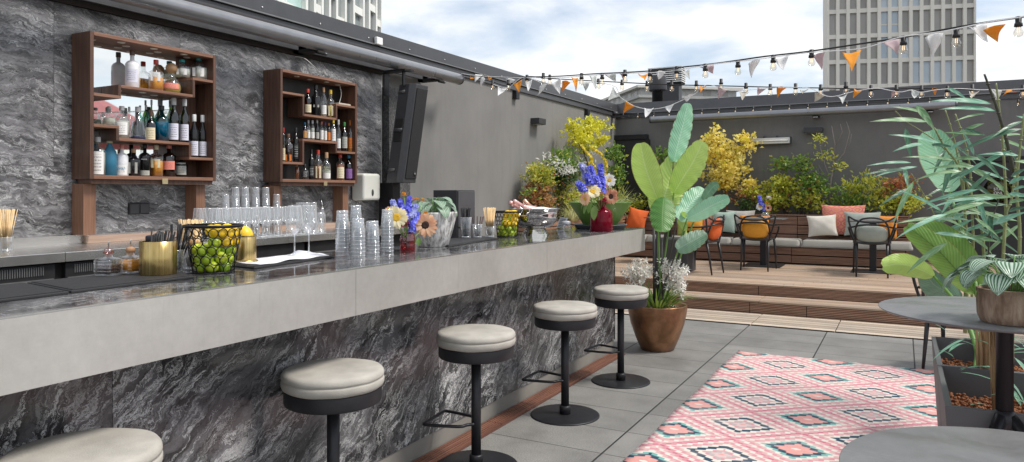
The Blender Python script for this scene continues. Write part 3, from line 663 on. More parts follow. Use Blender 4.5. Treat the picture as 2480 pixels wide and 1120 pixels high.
# ================================================================ WALL CABINETS
m_cab=wood('cabinet_walnut',(.05,.025,.018),(.15,.072,.045),'Z',rough=.45); m_cabe=wood('cabinet_edge',(.16,.075,.045),(.30,.155,.10),'Y',rough=.5)
m_cabt=wood('cabinet_top_worn',(.20,.15,.11),(.42,.35,.28),'Y',rough=.7); m_leg=wood('leg_walnut',(.13,.06,.035),(.28,.145,.09),'Z',rough=.5)
XB,XF=-4.953,-4.745
def mirror():
    t=T('mirror_glass'); t.pr((.82,.84,.84),.02,1.); return t.mat
m_mir=mirror(); m_spot=paint('spot_lens',(.8,.78,.7),.3)
def cabinet(label,y0,y1,z0,z1,shelves,uprights,mirror_y,spots_on):
    t=thing('wall_cabinet',label,'wall cabinet',(XB,(y0+y1)/2,z0)); cy=(y0+y1)/2; D=XF-XB; tt=.026
    def P_(ya,yb,za,zb,x0=0.,x1=None): return MB().bx(x0,D if x1 is None else x1,ya-cy,yb-cy,za-z0,zb-z0)
    P_(y0,y0+tt,z0,z1).build('side_panel',m_cab,t,bevel=.002); P_(y1-tt,y1,z0,z1).build('side_panel',m_cab,t,bevel=.002)
    P_(y0+tt,y1-tt,z1-tt,z1-.001).build('top_panel',m_cabe,t,bevel=.002); P_(y0+tt,y1-tt,z0+.001,z0+tt).build('bottom_panel',m_cabe,t,bevel=.002)
    P_(y0+.05,y1-.08,z1,z1+.006,.02,D-.03).build('worn_top',m_cabt,t)
    P_(y0+tt,y1-tt,z0+tt,z1-tt,0,.008).build('back_panel',paint('cabinet_back_black',(.02,.018,.017),.5) if not mirror_y else m_cab,t)
    if mirror_y: P_(y0+tt,mirror_y,z0+tt,z1-tt,.009,.013).build('mirror',m_mir,t)
    for (a,b,z) in shelves: P_(a,b,z-.02,z,.014,D-.003).build('shelf',m_cabe,t,bevel=.0015)
    for (y,a,b) in uprights: P_(y-.010,y+.010,a,b,.014,D-.004).build('upright',m_cab,t,bevel=.0015)
    for i,(y,z,x) in enumerate(spots_on):
        m=MB(); m.lathe([(.0,-.004),(.024,-.004),(.027,0)],(x,y-cy,z-z0),16); m.build('spotlight',m_spot,t)
    P_(y0+.02,y1-.02,z0-.03,z0-.001,.04,D-.02).build('bottom_rail',m_cab,t)
    P_(y0+.002,y0+.088,CZ+.062,z0-.032,.0,.13).build('leg',m_leg,t,bevel=.002)
    P_(y1-.12,y1-.04,CZ+.062,z0-.032,.0,.13).build('leg',m_leg,t,bevel=.002)
    for k in range(4): P_(y1-.134,y1-.1302,CZ+.062,z0-.033,.02+.026*k,.034+.026*k).build('leg_groove',m_cab,t) if k<0 else None
    P_((y0+y1)/2+.03,(y0+y1)/2+.075,z0-.028,z0+.012,D+.0005,D+.004).build('latch',paint('brass_latch',(.6,.5,.3),.3,.7),t)
    return t
z1_=lambda x,y:(150+x/2.7317,50+y/2.7317)
z2_=lambda x,y:(600+x/3.0269,130+y/3.0269)
def yz(zf,x,y): p=onx(*zf(x,y),XF); return p.y,p.z
def sh(zf,xa,xb,y):      # shelf from its front top edge in the survey
    a,za=yz(zf,xa,y if not isinstance(y,tuple) else y[0]); b,zb=yz(zf,xb,y if not isinstance(y,tuple) else y[1]); return (a,b,(za+zb)/2)
Y0,Y1,Z0,Z1=2.885,3.885,1.535,2.52
S1=[sh(z1_,205,390,(487,487)),sh(z1_,380,880,(437,482)),sh(z1_,870,1010,(385,390)),sh(z1_,200,375,(683,695)),sh(z1_,367,855,(782,802)),sh(z1_,848,1000,(905,908))]
S1=[(a,b,z) for a,b,z in S1]; fx=lambda L,i,a=None,b=None:(L[i][0] if a is None else a, L[i][1] if b is None else b, L[i][2])
tt=.026
u1=yz(z1_,385,480)[0]; u2=yz(z1_,875,440)[0]; u3=yz(z1_,371,730)[0]; u4=yz(z1_,852,850)[0]
S1=[(Y0+tt,u1+.01,S1[0][2]),(u1+.0102,u2-.0102,S1[1][2]),(u2-.01,Y1-tt,S1[2][2]),(Y0+tt,u3+.01,S1[3][2]),(u3+.0102,u4-.0102,S1[4][2]),(u4-.01,Y1-tt,S1[5][2])]
U1=[(u1,S1[0][2]+.0002,S1[1][2]),(u2,S1[1][2]-.02,S1[2][2]-.0202),(u3,S1[4][2]-.02,S1[3][2]-.0202),(u4,S1[5][2]+.0002,S1[4][2])]
my_=yz(z1_,818,600)[0]+.06
sp1=[(Y0+.1+.125*k+.03*(k%2),Z1-tt,.06+.09*(k%2)) for k in range(7)]+[(u1+.08+k*.14,S1[1][2]-.0201,.06+.07*(k%2)) for k in range(3)]
c1=cabinet('large dark walnut wall cabinet with mirrored back, left one',Y0,Y1,Z0,Z1,S1,U1,my_,sp1)
Y2,Y3=4.553,5.553
v1=yz(z2_,411,380)[0]; v2=yz(z2_,654,420)[0]; v3=yz(z2_,410,710)[0]; v4=yz(z2_,653,680)[0]
a_=yz(z2_,330,287)[1]; b_=yz(z2_,530,457)[1]; c_=yz(z2_,720,378)[1]; d_=yz(z2_,530,636)[1]; e_=yz(z2_,330,795)[1]; f_=yz(z2_,720,718)[1]
S2=[(Y2+tt,v1+.01,a_),(v1-.01,v2+.01,b_),(v2-.01,Y3-tt,c_),(v3-.01,v4+.01,d_),(Y2+tt,v3+.01,e_),(v4-.01,Y3-tt,f_)]
S2=[(Y2+tt,v1+.01,a_),(v1+.0102,v2-.0102,b_),(v2-.01,Y3-tt,c_),(v3-.01,v4+.01,d_),(Y2+tt,v3-.0102,e_),(v4+.0102,Y3-tt,f_)]
U2=[(v1,b_-.02,a_-.0202),(v2,b_-.02,c_-.0202),(v3,e_-.02,d_-.0202),(v4,f_-.02,d_-.0202)]
sp2=[(Y2+.08+.19*k,Z1-tt,.1+.03*(k%2)) for k in range(5)]+[(Y2+.1,a_-.0201,.1)]
c2=cabinet('dark walnut wall cabinet with black back panel beside the paper towel dispenser',Y2,Y3,Z0,Z1,S2,U2,None,sp2)
m=MB(); m.tube(smooth_path([(-4.94,4.92,2.70),(-4.9,5.0,2.69),(-4.86,5.12,2.6),(-4.84,5.17,2.53)],6),.004,6); m.tube(smooth_path([(-4.86,5.26,2.53),(-4.85,5.34,2.57),(-4.86,5.4,2.53)],5),.004,6)
m.tube(smooth_path([(-4.85,5.42,2.49),(-4.84,5.43,2.40),(-4.85,5.40,2.30),(-4.86,5.37,2.26)],5),.004,6)
tag(m.build('cable',paint('white_cable',(.7,.7,.68),.5)),'white cable looping over the right cabinet','cable')
m=MB(); m.bx(-4.9,-4.78,5.33,5.50,c_+.001,c_+.02); tag(m.build('lighting_driver',paint('cream_plastic',(.55,.5,.4),.5),bevel=.004),'cream lighting driver box on the upper right shelf of the right cabinet','box')
# ---- bottles
m_cg=thin_glass('clear_bottle_glass',(.95,.97,.97),.02,.09,.8,.05)
def tinted(name,tint,base=.08): return thin_glass(name,tint,.03,base,.7)
G={'clear':m_cg,'green':tinted('green_bottle_glass',(.30,.42,.12)),'dgreen':tinted('dark_green_glass',(.10,.14,.05)),'brown':tinted('brown_bottle_glass',(.16,.07,.03)),
 'teal':tinted('teal_bottle_glass',(.05,.55,.55)),'blue':tinted('blue_glass',(.05,.12,.6)),
 'frost':paint('frosted_grey_glass',(.32,.33,.31),.35),'white':paint('white_glazed_bottle',(.85,.85,.88),.25),'stone':paint('blue_stoneware',(.04,.20,.32),.45),'black':paint('black_glass_bottle',(.012,.012,.013),.08),
 'aqua':tinted('aqua_glass',(.45,.80,.70))}
def liquid(name,c): 
    t=T(name); 
    t.pr(c,.08,0,None,Transmission_Weight=(0. if sum(c)<.1 else .35),IOR=1.2); return t.mat
LQ={'amber':liquid('amber_spirit',(.95,.40,.03)),'whisky':liquid('dark_whisky',(.32,.09,.015)),'pale':liquid('pale_spirit',(.72,.72,.62)),'blue':liquid('blue_spirit',(.02,.35,.65)),'dark':liquid('dark_liqueur',(.03,.008,.006)),
 'yellow':liquid('yellow_spirit',(.72,.55,.08)),'ink':liquid('deep_blue_base',(.02,.03,.15)),'red':liquid('red_spirit',(.5,.03,.02))}
CAPS={'red':(.55,.05,.03),'cork':(.45,.27,.14),'black':(.015,.015,.015),'white':(.72,.72,.72),'silver':(.5,.5,.5),'teal':(.02,.30,.30),'yellow':(.75,.50,.04),'orange':(.75,.22,.02),'purple':(.25,.02,.2),'blue':(.03,.20,.35),'brown':(.12,.06,.035),'salmon':(.65,.2,.15),'cream':(.65,.58,.4),'gold':(.5,.33,.1),'green':(.03,.2,.04)}
LABS={'white':(.85,.84,.82),'cream':(.75,.66,.45),'black':(.015,.015,.015),'orange':(.75,.20,.02),'salmon':(.78,.26,.20),'pink':(.75,.42,.38),'grey':(.42,.42,.38),'amber':(.6,.3,.08),'lav':(.70,.70,.80),'purple':(.25,.12,.35)}
def capm(c): return paint('cap_'+c,CAPS[c],.4)
def mat_label(k):
    nm='label_'+k
    if nm in _pm: return _pm[nm]
    t=T(nm); uv=t.co('UV'); se=t.n('ShaderNodeSeparateXYZ',{0:uv}); v=se.outputs[1]; u=se.outputs[0]
    ln=t.math('GREATER_THAN',t.math('SINE',t.math('MULTIPLY',v,44.)),.35)
    br=t.math('GREATER_THAN',t.noise(t.map(uv,(9,3.5,1)),3.,2),.47)
    ins=t.math('MULTIPLY',t.math('LESS_THAN',t.math('ABSOLUTE',t.math('SUBTRACT',u,.5)),.32),t.math('LESS_THAN',t.math('ABSOLUTE',t.math('SUBTRACT',v,.5)),.38))
    c=LABS[k]; dk=sum(c)<.3; ink=(.6,.6,.58) if dk else tuple(.25*q for q in c)
    f=t.math('MULTIPLY',t.math('MULTIPLY',ln,br),t.math('MULTIPLY',ins,.75))
    t.pr(t.mix(f,c,ink),.55); _pm[nm]=t.mat; return t.mat
FACE=math.atan2(-4.0,4.6)      # labels turned to face the bar
def bottle(loc,H,r,shape,glass,lq,fill,cap,label,lb=(.12,.5),desc='',capk=.14,neck=.30,name='bottle',group=None,lw=.95):
    t=thing(name,desc,'bottle',loc,0,group)
    n=28; sq=0; ph=0
    if shape=='square': sq=6; ph=FACE; 
    nr=r*neck
    if shape=='wine': body=[(r*.9,.0),(r,.01*H),(r,.56*H),(r*.93,.62*H),(r*.6,.70*H),(nr,.78*H),(nr*.92,.97*H)]
    elif shape=='cyl': body=[(r*.93,0),(r,.012*H),(r,.60*H),(r*.97,.64*H),(r*.7,.70*H),(nr,.74*H),(nr*.95,.93*H)]
    elif shape=='square': body=[(r*.8,0),(r*.84,.015*H),(r*.86,.58*H),(r*.80,.63*H),(r*.5,.67*H),(nr,.72*H),(nr*.95,.92*H)]
    elif shape=='round': body=[(r*.75,0),(r*.95,.05*H),(r,.2*H),(r*.93,.36*H),(r*.6,.52*H),(nr*1.1,.60*H),(nr,.66*H),(nr,.82*H)]
    elif shape=='cone': body=[(r*.97,0),(r,.02*H),(r*.93,.25*H),(r*.62,.60*H),(nr*1.2,.68*H),(nr,.72*H),(nr,.9*H)]
    elif shape=='flask': body=[(r*.9,0),(r,.02*H),(r,.50*H),(r*.85,.60*H),(r*.4,.68*H),(nr,.71*H),(nr,.86*H)]
    else: body=[(r,0),(r,.9*H)]
    m=MB(); m.lathe(body,(0,0,0),n,sq=sq,ph=ph); m.build('bottle_glass',G[glass],t)
    if lq:
        zt=fill*H; pr=[]
        for (a,za),(b,zb) in zip(body,body[1:]):
            if za<zt: pr.append((max(a-.0022,.002),max(za,.006)))
            if za<zt<=zb: k=(zt-za)/(zb-za); pr.append((max(a+(b-a)*k-.0022,.002),zt))
        m=MB(); m.lathe(pr,(0,0,0),n,sq=sq,ph=ph); m.build('liquid',LQ[lq],t)
    zt=body[-1][1]; cr=nr*1.25
    m=MB()
    if shape=='round': m.sphere((0,0,zt+.09*H),cr*1.7,12)
    else: m.lathe([(cr*.98,zt-capk*H*.4),(cr,zt-capk*H*.35),(cr,H-.004),(cr*.9,H)],(0,0,0),16)
    m.build('cap',capm(cap),t)
    if label:
        a,b=lb
        hw=1.0 if shape!='square' else .72
        def lf(u,v):
            an=FACE+(u-.5)*2*hw*lw; z=(a+(b-a)*v)*H; rr_=None
            for (q0,za),(q1,zb) in zip(body,body[1:]):
                if za<=z<=zb: rr_=q0+(q1-q0)*(z-za)/(zb-za)
            k=1.
            if sq: k=1/((abs(math.cos(an-FACE))**sq+abs(math.sin(an-FACE))**sq)**(1/sq))
            rr_=(rr_ or r)*k+.0012; return Vector((rr_*math.cos(an),rr_*math.sin(an),z))
        m=MB(); m.grid(lf,8,3 if shape in('wine','cyl','square','flask') else 6); m.build('label',mat_label(label),t)
    return t
def put(zf,x0,x1,ytop,ybot,shelfz,shape,glass,lq,fill,cap,label,lb,desc,capk=.14,neck=.3,dx=.0,letters=None,**k):
    X=-4.815+dx; c=onx(*zf((x0+x1)/2,ybot),X); top=onx(*zf((x0+x1)/2,ytop),X).z
    sc_=2.7317 if zf is z1_ else 3.0269; r=sz((x1-x0)/sc_,(X,c.y))/2
    t=bottle((X,c.y,shelfz+.0006),top-shelfz,r,shape,glass,lq,fill,cap,label,lb,desc,capk,neck,**k)
    if letters:
        tx,s_,mt,zf_=letters; a=FACE; rr_=r+.0025
        text_obj(tx,s_,mt,t,(rr_*math.cos(a)*1.02,rr_*math.sin(a)*1.02,zf_*(top-shelfz)),(PI/2,0,a+PI/2))
    return t
gA='bottles in the mirrored cabinet'; gB='bottles in the right cabinet'
m_ink=paint('dark_ink',(.03,.03,.04),.6); m_binks=paint('blue_ink',(.05,.25,.45),.6)
s1a,s1b,s1c,s1d,s1e,s1f=[q[2] for q in S1]; s1g=Z0+tt
L1=[
(422,508,198,428,s1b,'cyl','white',None,0,'brown','lav',(.15,.5),'tall white glazed bottle with brown stopper on the top shelf of the mirrored cabinet'),
(580,665,262,450,s1b,'square','clear','amber',.45,'red','white',(.33,.6),'clear bottle with red stopper half full of amber spirit on the top shelf'),
(667,782,300,468,s1b,'round','clear','yellow',.35,'cork','salmon',(.16,.36),'round bottle with big cork ball and pink label on the top shelf'),
(748,842,260,380,s1c-.0,'square','clear','pale',.5,'teal','white',(.15,.45),'squat square bottle with dark green cap on the upper right ledge of the mirrored cabinet'),
(852,957,243,386,s1c,'square','clear','pale',.55,'teal','white',(.15,.5),'square bottle with turquoise ribbon at the right end of the top ledge'),
(275,350,570,690,s1d,'cyl','clear','pale',.4,'silver',None,(.1,.4),'clear bottle with silver cap on the left middle ledge'),
(352,440,568,782,s1e,'cyl','clear','pale',.55,'silver','white',(.12,.5),'clear bottle with silver cap and white label, left end of the middle shelf'),
(455,553,572,784,s1e,'cone','clear','ink',.10,'silver',None,(.1,.3),'clear conical bottle with dark blue base on the middle shelf'),
(555,622,592,788,s1e,'flask','brown','dark',.5,'brown','cream',(.04,.42),'dark brown bottle with cream label and red seal on the middle shelf'),
(614,705,565,795,s1e,'cyl','teal','blue',.55,'black',None,(.1,.4),'large turquoise glass bottle with blue spirit on the middle shelf'),
(706,775,513,800,s1e,'wine','dgreen',None,.5,'white','lav',(.06,.42),'dark green wine bottle with white capsule, left one of the tall pair'),
(780,842,520,802,s1e,'wine','green','dark',.5,'white','lav',(.06,.42),'dark green wine bottle with white capsule, right one of the tall pair'),
(845,905,623,900,s1f,'wine','black',None,.5,'white','lav',(.05,.38),'black wine bottle with white capsule on the lower right ledge, left one'),
(900,960,627,902,s1f,'wine','black',None,.5,'white','lav',(.05,.38),'black wine bottle with white capsule on the lower right ledge, right one'),
(195,283,772,1030,s1g,'cyl','clear','pale',.6,'white','white',(.03,.62),'white labelled bottle at the left end of the bottom shelf of the mirrored cabinet'),
(275,358,770,1032,s1g,'wine','stone',None,.5,'cream',None,(.1,.4),'blue stoneware bottle with pale stopper on the bottom shelf'),
(358,435,822,1032,s1g,'cyl','white',None,.5,'salmon','white',(.04,.35),'white bottle with blue lettering on the bottom shelf'),
(435,513,850,1034,s1g,'square','black',None,.5,'cork','grey',(.1,.5),'black square bottle with framed label on the bottom shelf'),
(512,585,818,1036,s1g,'cyl','black',None,.5,'black','grey',(.03,.18),'tall black bottle with white lettering on the bottom shelf'),
(585,663,825,1040,s1g,'square','clear','amber',.5,'cream','cream',(.28,.55),'square amber bottle with cream label and cream cap on the bottom shelf'),
(665,752,820,1038,s1g,'cyl','brown','dark',.55,'salmon','salmon',(.22,.48),'dark bottle with salmon label on the bottom shelf'),
(755,827,880,1038,s1g,'flask','black',None,.5,'black','grey',(.1,.6),'small black apothecary bottle with diamond label at the right of the bottom shelf'),
]
LT={'white bottle with blue lettering on the bottom shelf':('GIN SUL',.017,m_binks,.24),'tall black bottle with white lettering on the bottom shelf':('GINSTR',.011,m_white,.52)}
for q in L1:
    ck=.34 if q[5]=='wine' else .16
    put(z1_,*q[:12],q[12],dx=-.05 if q[4]>2 and q[8]!=.0 or q[7]=='never' else -.045,capk=ck,neck=.36 if q[5]=='wine' else .30,group=gA,letters=LT.get(q[12]))
# second rank behind, seen between the others and in the mirror
for (x0,x1,yt,yb,s,gl,d) in ((425,465,572,775,s1e,'clear','clear bottle half hidden behind the conical bottle'),(538,575,560,786,s1e,'aqua','pale aqua bottle behind the cream labelled bottle'),(575,610,525,786,s1e,'green','green wine bottle neck showing behind the turquoise bottle')):
    put(z1_,x0,x1,yt,yb,s,'cyl',gl,None,.5,'silver',None,(.1,.3),d,dx=-.09,group=gA)
s2g=Z0+tt
L2=[
(415,467,262,440,b_,'cyl','brown','whisky',.5,'red','cream',(.1,.4),'brown bottle with red cap and cream label, top shelf of the right cabinet'),
(470,530,232,445,b_,'square','black',None,.5,'black','grey',(.28,.36),'tall square black bottle with slanted label in the right cabinet'),
(534,578,250,450,b_,'wine','clear','pale',.3,'cork','white',(.1,.4),'clear bottle with cork and white label in the right cabinet'),
(582,632,268,445,b_,'square','clear','yellow',.45,'yellow','cream',(.08,.42),'bottle with long yellow neck foil and cream label in the right cabinet'),
(405,433,505,625,d_,'cyl','blue',None,.5,'blue','amber',(.1,.5),'small blue bottle with orange label on the middle shelf of the right cabinet'),
(430,459,488,626,d_,'wine','clear','pale',.5,'silver','white',(.1,.4),'small clear bottle with silver cap on the middle shelf, left one'),
(460,490,490,628,d_,'wine','clear','pale',.6,'white','white',(.1,.4),'small clear bottle with white cap on the middle shelf, right one'),
(494,524,488,630,d_,'wine','dgreen','dark',.5,'silver','grey',(.1,.4),'small dark bottle on the middle shelf of the right cabinet'),
(528,556,500,632,d_,'cyl','clear','pale',.5,'salmon','white',(.08,.55),'small bitters bottle with white label and pinkish cap'),
(557,581,506,634,d_,'cyl','clear','pale',.5,'purple','white',(.08,.55),'small bitters bottle with purple cap'),
(582,607,510,636,d_,'cyl','brown','dark',.5,'orange','orange',(.08,.5),'small bitters bottle with orange cap and label'),
(609,646,490,638,d_,'cyl','clear','pale',.5,'yellow','white',(.05,.6),'bitters bottle with yellow cap and tall white wrapper'),
(252,275,545,775,e_,'cyl','green','whisky',.5,'red','cream',(.05,.4),'green bottle with red cap half hidden by the left side of the right cabinet'),
(265,328,590,782,e_,'square','clear','dark',.6,'brown','orange',(.04,.26),'dark bottle with bright orange label on the lower left ledge of the right cabinet'),
(332,375,545,787,e_,'cyl','black',None,.5,'black','black',(.1,.55),'slim black bottle with white print on the lower left ledge'),
(648,682,486,716,f_,'wine','clear','dark',.3,'silver','white',(.1,.4),'slim clear bottle with silver cap on the right ledge of the right cabinet'),
(685,731,505,716,f_,'cyl','dgreen','dark',.6,'green','grey',(.12,.5),'dark green bottle with round emblem on the right ledge'),
(733,776,490,716,f_,'wine','clear','amber',.2,'orange','orange',(.12,.45),'clear bottle with orange foil and orange label on the right ledge'),
(345,376,812,915,s2g,'straight','clear','whisky',.8,'cork',None,(.1,.4),'small tumbler shaped bottle of red spirit at the bottom left of the right cabinet'),
(392,445,812,917,s2g,'flask','clear','dark',.5,'black','black',(.1,.6),'squat bottle with black label on the bottom shelf of the right cabinet'),
(446,488,703,917,s2g,'cyl','black',None,.5,'black','black',(.1,.45),'tall black labelled bottle on the bottom shelf of the right cabinet'),
(488,543,708,917,s2g,'square','clear','whisky',.5,'red','cream',(.06,.45),'square bottle with dripping red wax cap and cream label'),
(545,608,726,918,s2g,'flask','clear','pale',.35,'cork','white',(.06,.24),'wide clear bottle with cork and printed lettering'),
(648,708,738,918,s2g,'cyl','clear','whisky',.6,'red','cream',(.08,.5),'amber bottle with red foil and cream label at the bottom right'),
(713,768,742,918,s2g,'cyl','dgreen','dark',.6,'blue','purple',(.08,.45),'dark bottle with blue foil and purple label at the bottom right corner'),
]
LT2={'wide clear bottle with cork and printed lettering':('ELIJAH\nCRAIG',.020,paint('cream_ink',(.6,.62,.35),.6),.42)}
for q in L2:
    ck=.34 if q[5]=='wine' else .18
    put(z2_,*q[:12],q[12],capk=ck,neck=.36,group=gB,letters=LT2.get(q[12]))
# paper towel dispenser
m_dis=paint('dispenser_white',(.62,.62,.57),.35,0,.03)
p=onx(885,487,-4.80)
t=thing('towel_dispenser','off white paper towel dispenser on the marble right of the second cabinet','dispenser',(-4.953,5.835,1.362))
m=MB(); m.bx(0,.17,-.135,.135,0,.275); m.build('dispenser_body',m_dis,t,bevel=.03,seg=5)
m=MB(); m.lathe([(.0,.001),(.017,.001),(.017,0)],(.172,.0,.08),16,Matrix.Rotation(PI/2,4,'Y')@Matrix.Diagonal((2.2,1,1,1))); m.build('level_window',paint('smoke_plastic',(.06,.06,.06),.2),t)
m=MB(); m.bx(.05,.15,-.1,.1,-.004,.0); m.build('slot',m_dark,t)
# loudspeaker
sp=thing('loudspeaker','tall black loudspeaker hung at a tilt below the awning end','loudspeaker',(-4.60,6.10,1.565)); sp.scale=(.88,.58,1.12)
a0=onx(1003,440,-4.6); 
m_spk=paint('speaker_black',(.045,.045,.05),.45,0,.15,20,.2,200); m_gri=paint('speaker_grille',(.012,.012,.013),.7,0,.2,90,.5,500)
# plan: trapezoid with grille facing +X and the camera's right
plan=[(-.20,-.20),(.16,-.24),(.215,-.20),(.215,.17),(.16,.20),(-.20,.12)]
sh_=.24   # lean of the box over its height
def lean(mb):
    mb.v=[(x+z*.10,y+z*.22,z) for x,y,z in mb.v]; return mb
m=MB(); m.prism([(-.14,-.20),(.02,-.22),(.10,-.17),(.10,.19),(.04,.22),(-.14,.16)],-.02,.90); lean(m).build('cabinet_body',m_spk,sp,bevel=.008)
m=MB(); m.prism([(.102,-.15),(.112,-.15),(.112,.17),(.102,.17)],.02,.86); lean(m).build('grille',m_gri,sp,bevel=.003)
m=MB(); m.M=None; 
m.box((-.05,-.215,.47),(.12,.03,.22)); lean(m).build('handle_recess',m_dark,sp,bevel=.01)
m=MB(); m.tube([(-.11,-.240,.47),(.01,-.245,.47)],.016,8); lean(m).build('handle',m_spk,sp)
for z in (.1,.83): m=MB(); m.tube([(-.11,-.222,z),(-.03,-.226,z)],.014,8); lean(m).build('bumper',paint('speaker_bumper',(.09,.09,.09),.5),sp)
m=MB(); m.lathe([(.0,.003),(.022,.003),(.022,0)],(.1125+.01,.10+.01,.065),20,Matrix.Rotation(PI/2,4,'Y')); m.build('badge',m_black,sp)
text_obj('RCF',.018,m_white,sp,(.1165+.010,.11,.065),(PI/2,0,PI/2))
m=MB(); m.bx(-.2,.06,-.12,.02,1.02,1.035); m.prism([(-.25,-.14),(.1,-.14),(.14,-.05),(.14,.05),(-.25,.05)],1.015,1.03); m.bx(-.24,-.22,-.1,.04,.8,1.02); m.bx(.03,.05,-.08,-.02,.88,1.02); m.build('wall_bracket',m_black,sp)
m=MB(); m.bx(-.33,-.12,-.05,.16,-.6,-.02); m.build('mounting_post',m_black,sp)
# black box behind the bar end
t=thing('service_box','tall matt black service cabinet standing behind the bar by the striped plant','cabinet',(-2.92,4.39,0))
m=MB(); m.bx(-.03,.17,-.12,.12,0,1.462); m.build('cabinet_body',paint('matt_black_box',(.03,.028,.032),.55),t,bevel=.003)
m=MB(); m.bx(.1705,.178,-.11,.11,1.2,1.455); m.bx(.1705,.178,-.11,.11,.2,1.19); m.build('lit_side',paint('lit_side_black',(.075,.072,.078),.5),t,bevel=.002)  # paler panels paint the light falling on this side of the box
# ================================================================ THINGS ON THE BAR
m_rub=paint('black_rubber',(.02,.02,.022),.6,0,.15,40,.4,400)
def mat_on_bar(poly,label,name='bar_mat'):
    xs_=[p[0] for p in poly]; ys_=[p[1] for p in poly]; cx=sum(xs_)/len(xs_); cy=sum(ys_)/len(ys_)
    t=thing(name,label,'bar mat',(cx,cy,BT))
    m=MB(); m.prism([(a-cx,b-cy) for a,b in poly],.0005,.009); m.build('mat_base',m_rub,t,bevel=.002)
    m=MB(); m.prism([((a-cx)*.94,(b-cy)*.96) for a,b in poly],.0092,.0115); m.build('ribbed_top',m_rub,t)
    return t
mat_on_bar([(-2.665,.75),(-2.30,.75),(-2.305,1.335),(-2.66,1.39)],'black rubber bar mat at the very left of the counter')
mat_on_bar([(-2.665,1.40),(-2.31,1.345),(-2.32,1.80),(-2.64,1.93)],'black rubber bar mat under the decanters and the brass cup')
mat_on_bar([(-2.66,3.72),(-2.31,3.50),(-2.42,4.26),(-2.66,4.40)],'black bar mat between the whitewashed pot and the steel bowl')
mat_on_bar([(-2.62,2.16),(-2.37,2.13),(-2.43,2.68),(-2.68,2.75)],'black bar mat under the white cloth')
def mat_cloth():
    t=T('white_cloth'); c=t.co(); t.pr((.72,.72,.76),.85,0,t.bump(t.noise(c,30,4),.4,.004)); return t.mat
m=MB()
def cf(u,v):
    a=Vector((-2.60,2.20)).lerp(Vector((-2.66,2.74)),v); b=Vector((-2.39,2.17)).lerp(Vector((-2.45,2.66)),v); q=a.lerp(b,u)
    z=BT+.0145+.004*math.sin(u*9+v*5)*math.sin(v*11)+(.014*math.exp(-((v-.85)/.09)**2)*(1-u))
    return Vector((q.x+.008*math.sin(v*12),q.y+.006*math.sin(u*8),max(z,BT+.0125)))
m.grid(cf,24,40); tag(m.build('cloth',mat_cloth(),solid=.003),'white cotton cloth spread over the black bar mat under two wine glasses','cloth')
# ---- glassware
m_gl=thin_glass('drinking_glass',(.98,.985,.985),.015,.09,.9,.13,1.3); m_gl2=thin_glass('stacked_glass',(.982,.985,.985),.03,.08,.8,.11,1.6)
m_wgl=thin_glass('stemware_glass',(.98,.985,.985),.015,.10,.95,.20,1.3); m_rim0=thin_glass('glass_stem',(.95,.96,.97),.03,.35,.6,.25)
def vec(x,y,z=BT): return Vector((x,y,z))
def wine_glass_proto(h=.235,r=.04):
    t=thing('wine_glass','','glass')
    k=h/.235; rr_=r/.04
    m=MB(); m.lathe([(.0,.004),(.012,.0045),(.033*rr_,.0015),(.034*rr_,.0)],n=28); m.build('foot',m_wgl,t)
    m=MB(); m.lathe([(.007,.0046),(.0036,.015),(.0032,.05),(.0036,.085*k),(.007,.097*k)],n=12,caps=False); m.build('stem',m_rim0,t)
    m=MB(); m.lathe([(.0001,.099*k),(.012*rr_,.104*k),(.031*rr_,.122*k),(.0405*rr_,.142*k),(.041*rr_,.152*k),(.037*rr_,.185*k),(.031*rr_,.235*k)],n=28,caps=False)
    m.mi=1; m.tube([(.031*rr_*math.cos(a),.031*rr_*math.sin(a),.235*k) for a in [2*PI*j/28 for j in range(28)]],.0012,4,closed=True)
    m.build('bowl',[m_wgl,m_rim0],t); return t
wg=wine_glass_proto(); wg.location=(-2.575,2.56,BT+.0185); tag(wg,'tall empty wine glass on the white cloth, left one of the two','glass','wine glasses on the cloth')
dup(wg,(-2.575,2.655,BT+.0185),1.,'tall empty wine glass on the white cloth, right one of the two')
wb=wine_glass_proto(.226,.036); wb.location=(-4.40,3.62,CZ+.0015); gw='wine glasses crowded on the back counter'
lab='clear stemmed wine glass in the crowded rows on the steel back counter'
tag(wb,lab,'glass',gw)
rg=random.Random(3)
for r_ in range(4):
    for k in range(11 if r_<3 else 9):
        if r_==0 and k==0: continue
        dup(wb,(-4.40-.085*r_,3.62+.083*k+.03*(r_%2)+rg.uniform(-.006,.006),CZ+.0015),k*.7,lab)
m_rim=thin_glass('glass_rim',(.96,.97,.97),.03,.38,.6,.28)
def tumbler_mesh(h,r0,r1,name='tumbler',mat=None,th=.0022):
    m=MB(); m.mi=1; m.lathe([(r1-.002,h-.0022),(r1+.0006,h-.0012),(r1+.0006,h+.0006),(r1-.002,h+.001)],n=28,caps=False); m.lathe([(r0-.0005,.0),(r0+.0008,.002),(r0+.0012,.0075),(r0,.009)],n=28,caps=False); m.mi=0; m.lathe([(r0-.001,0),(r0,.002),(r1,h-.001),(r1-th/2,h),(r1-th,h-.001),(r0-th,.011),(.0001,.0095)],n=28); return m.build(name,[mat or m_gl2,m_rim])
ORD=['topmost','second from the top','third from the top','fourth from the top','fifth from the top','sixth from the top','seventh from the top','eighth from the top','ninth from the top','tenth from the top','eleventh from the top']
tm=tumbler_mesh(.086,.0255,.0325); first=True
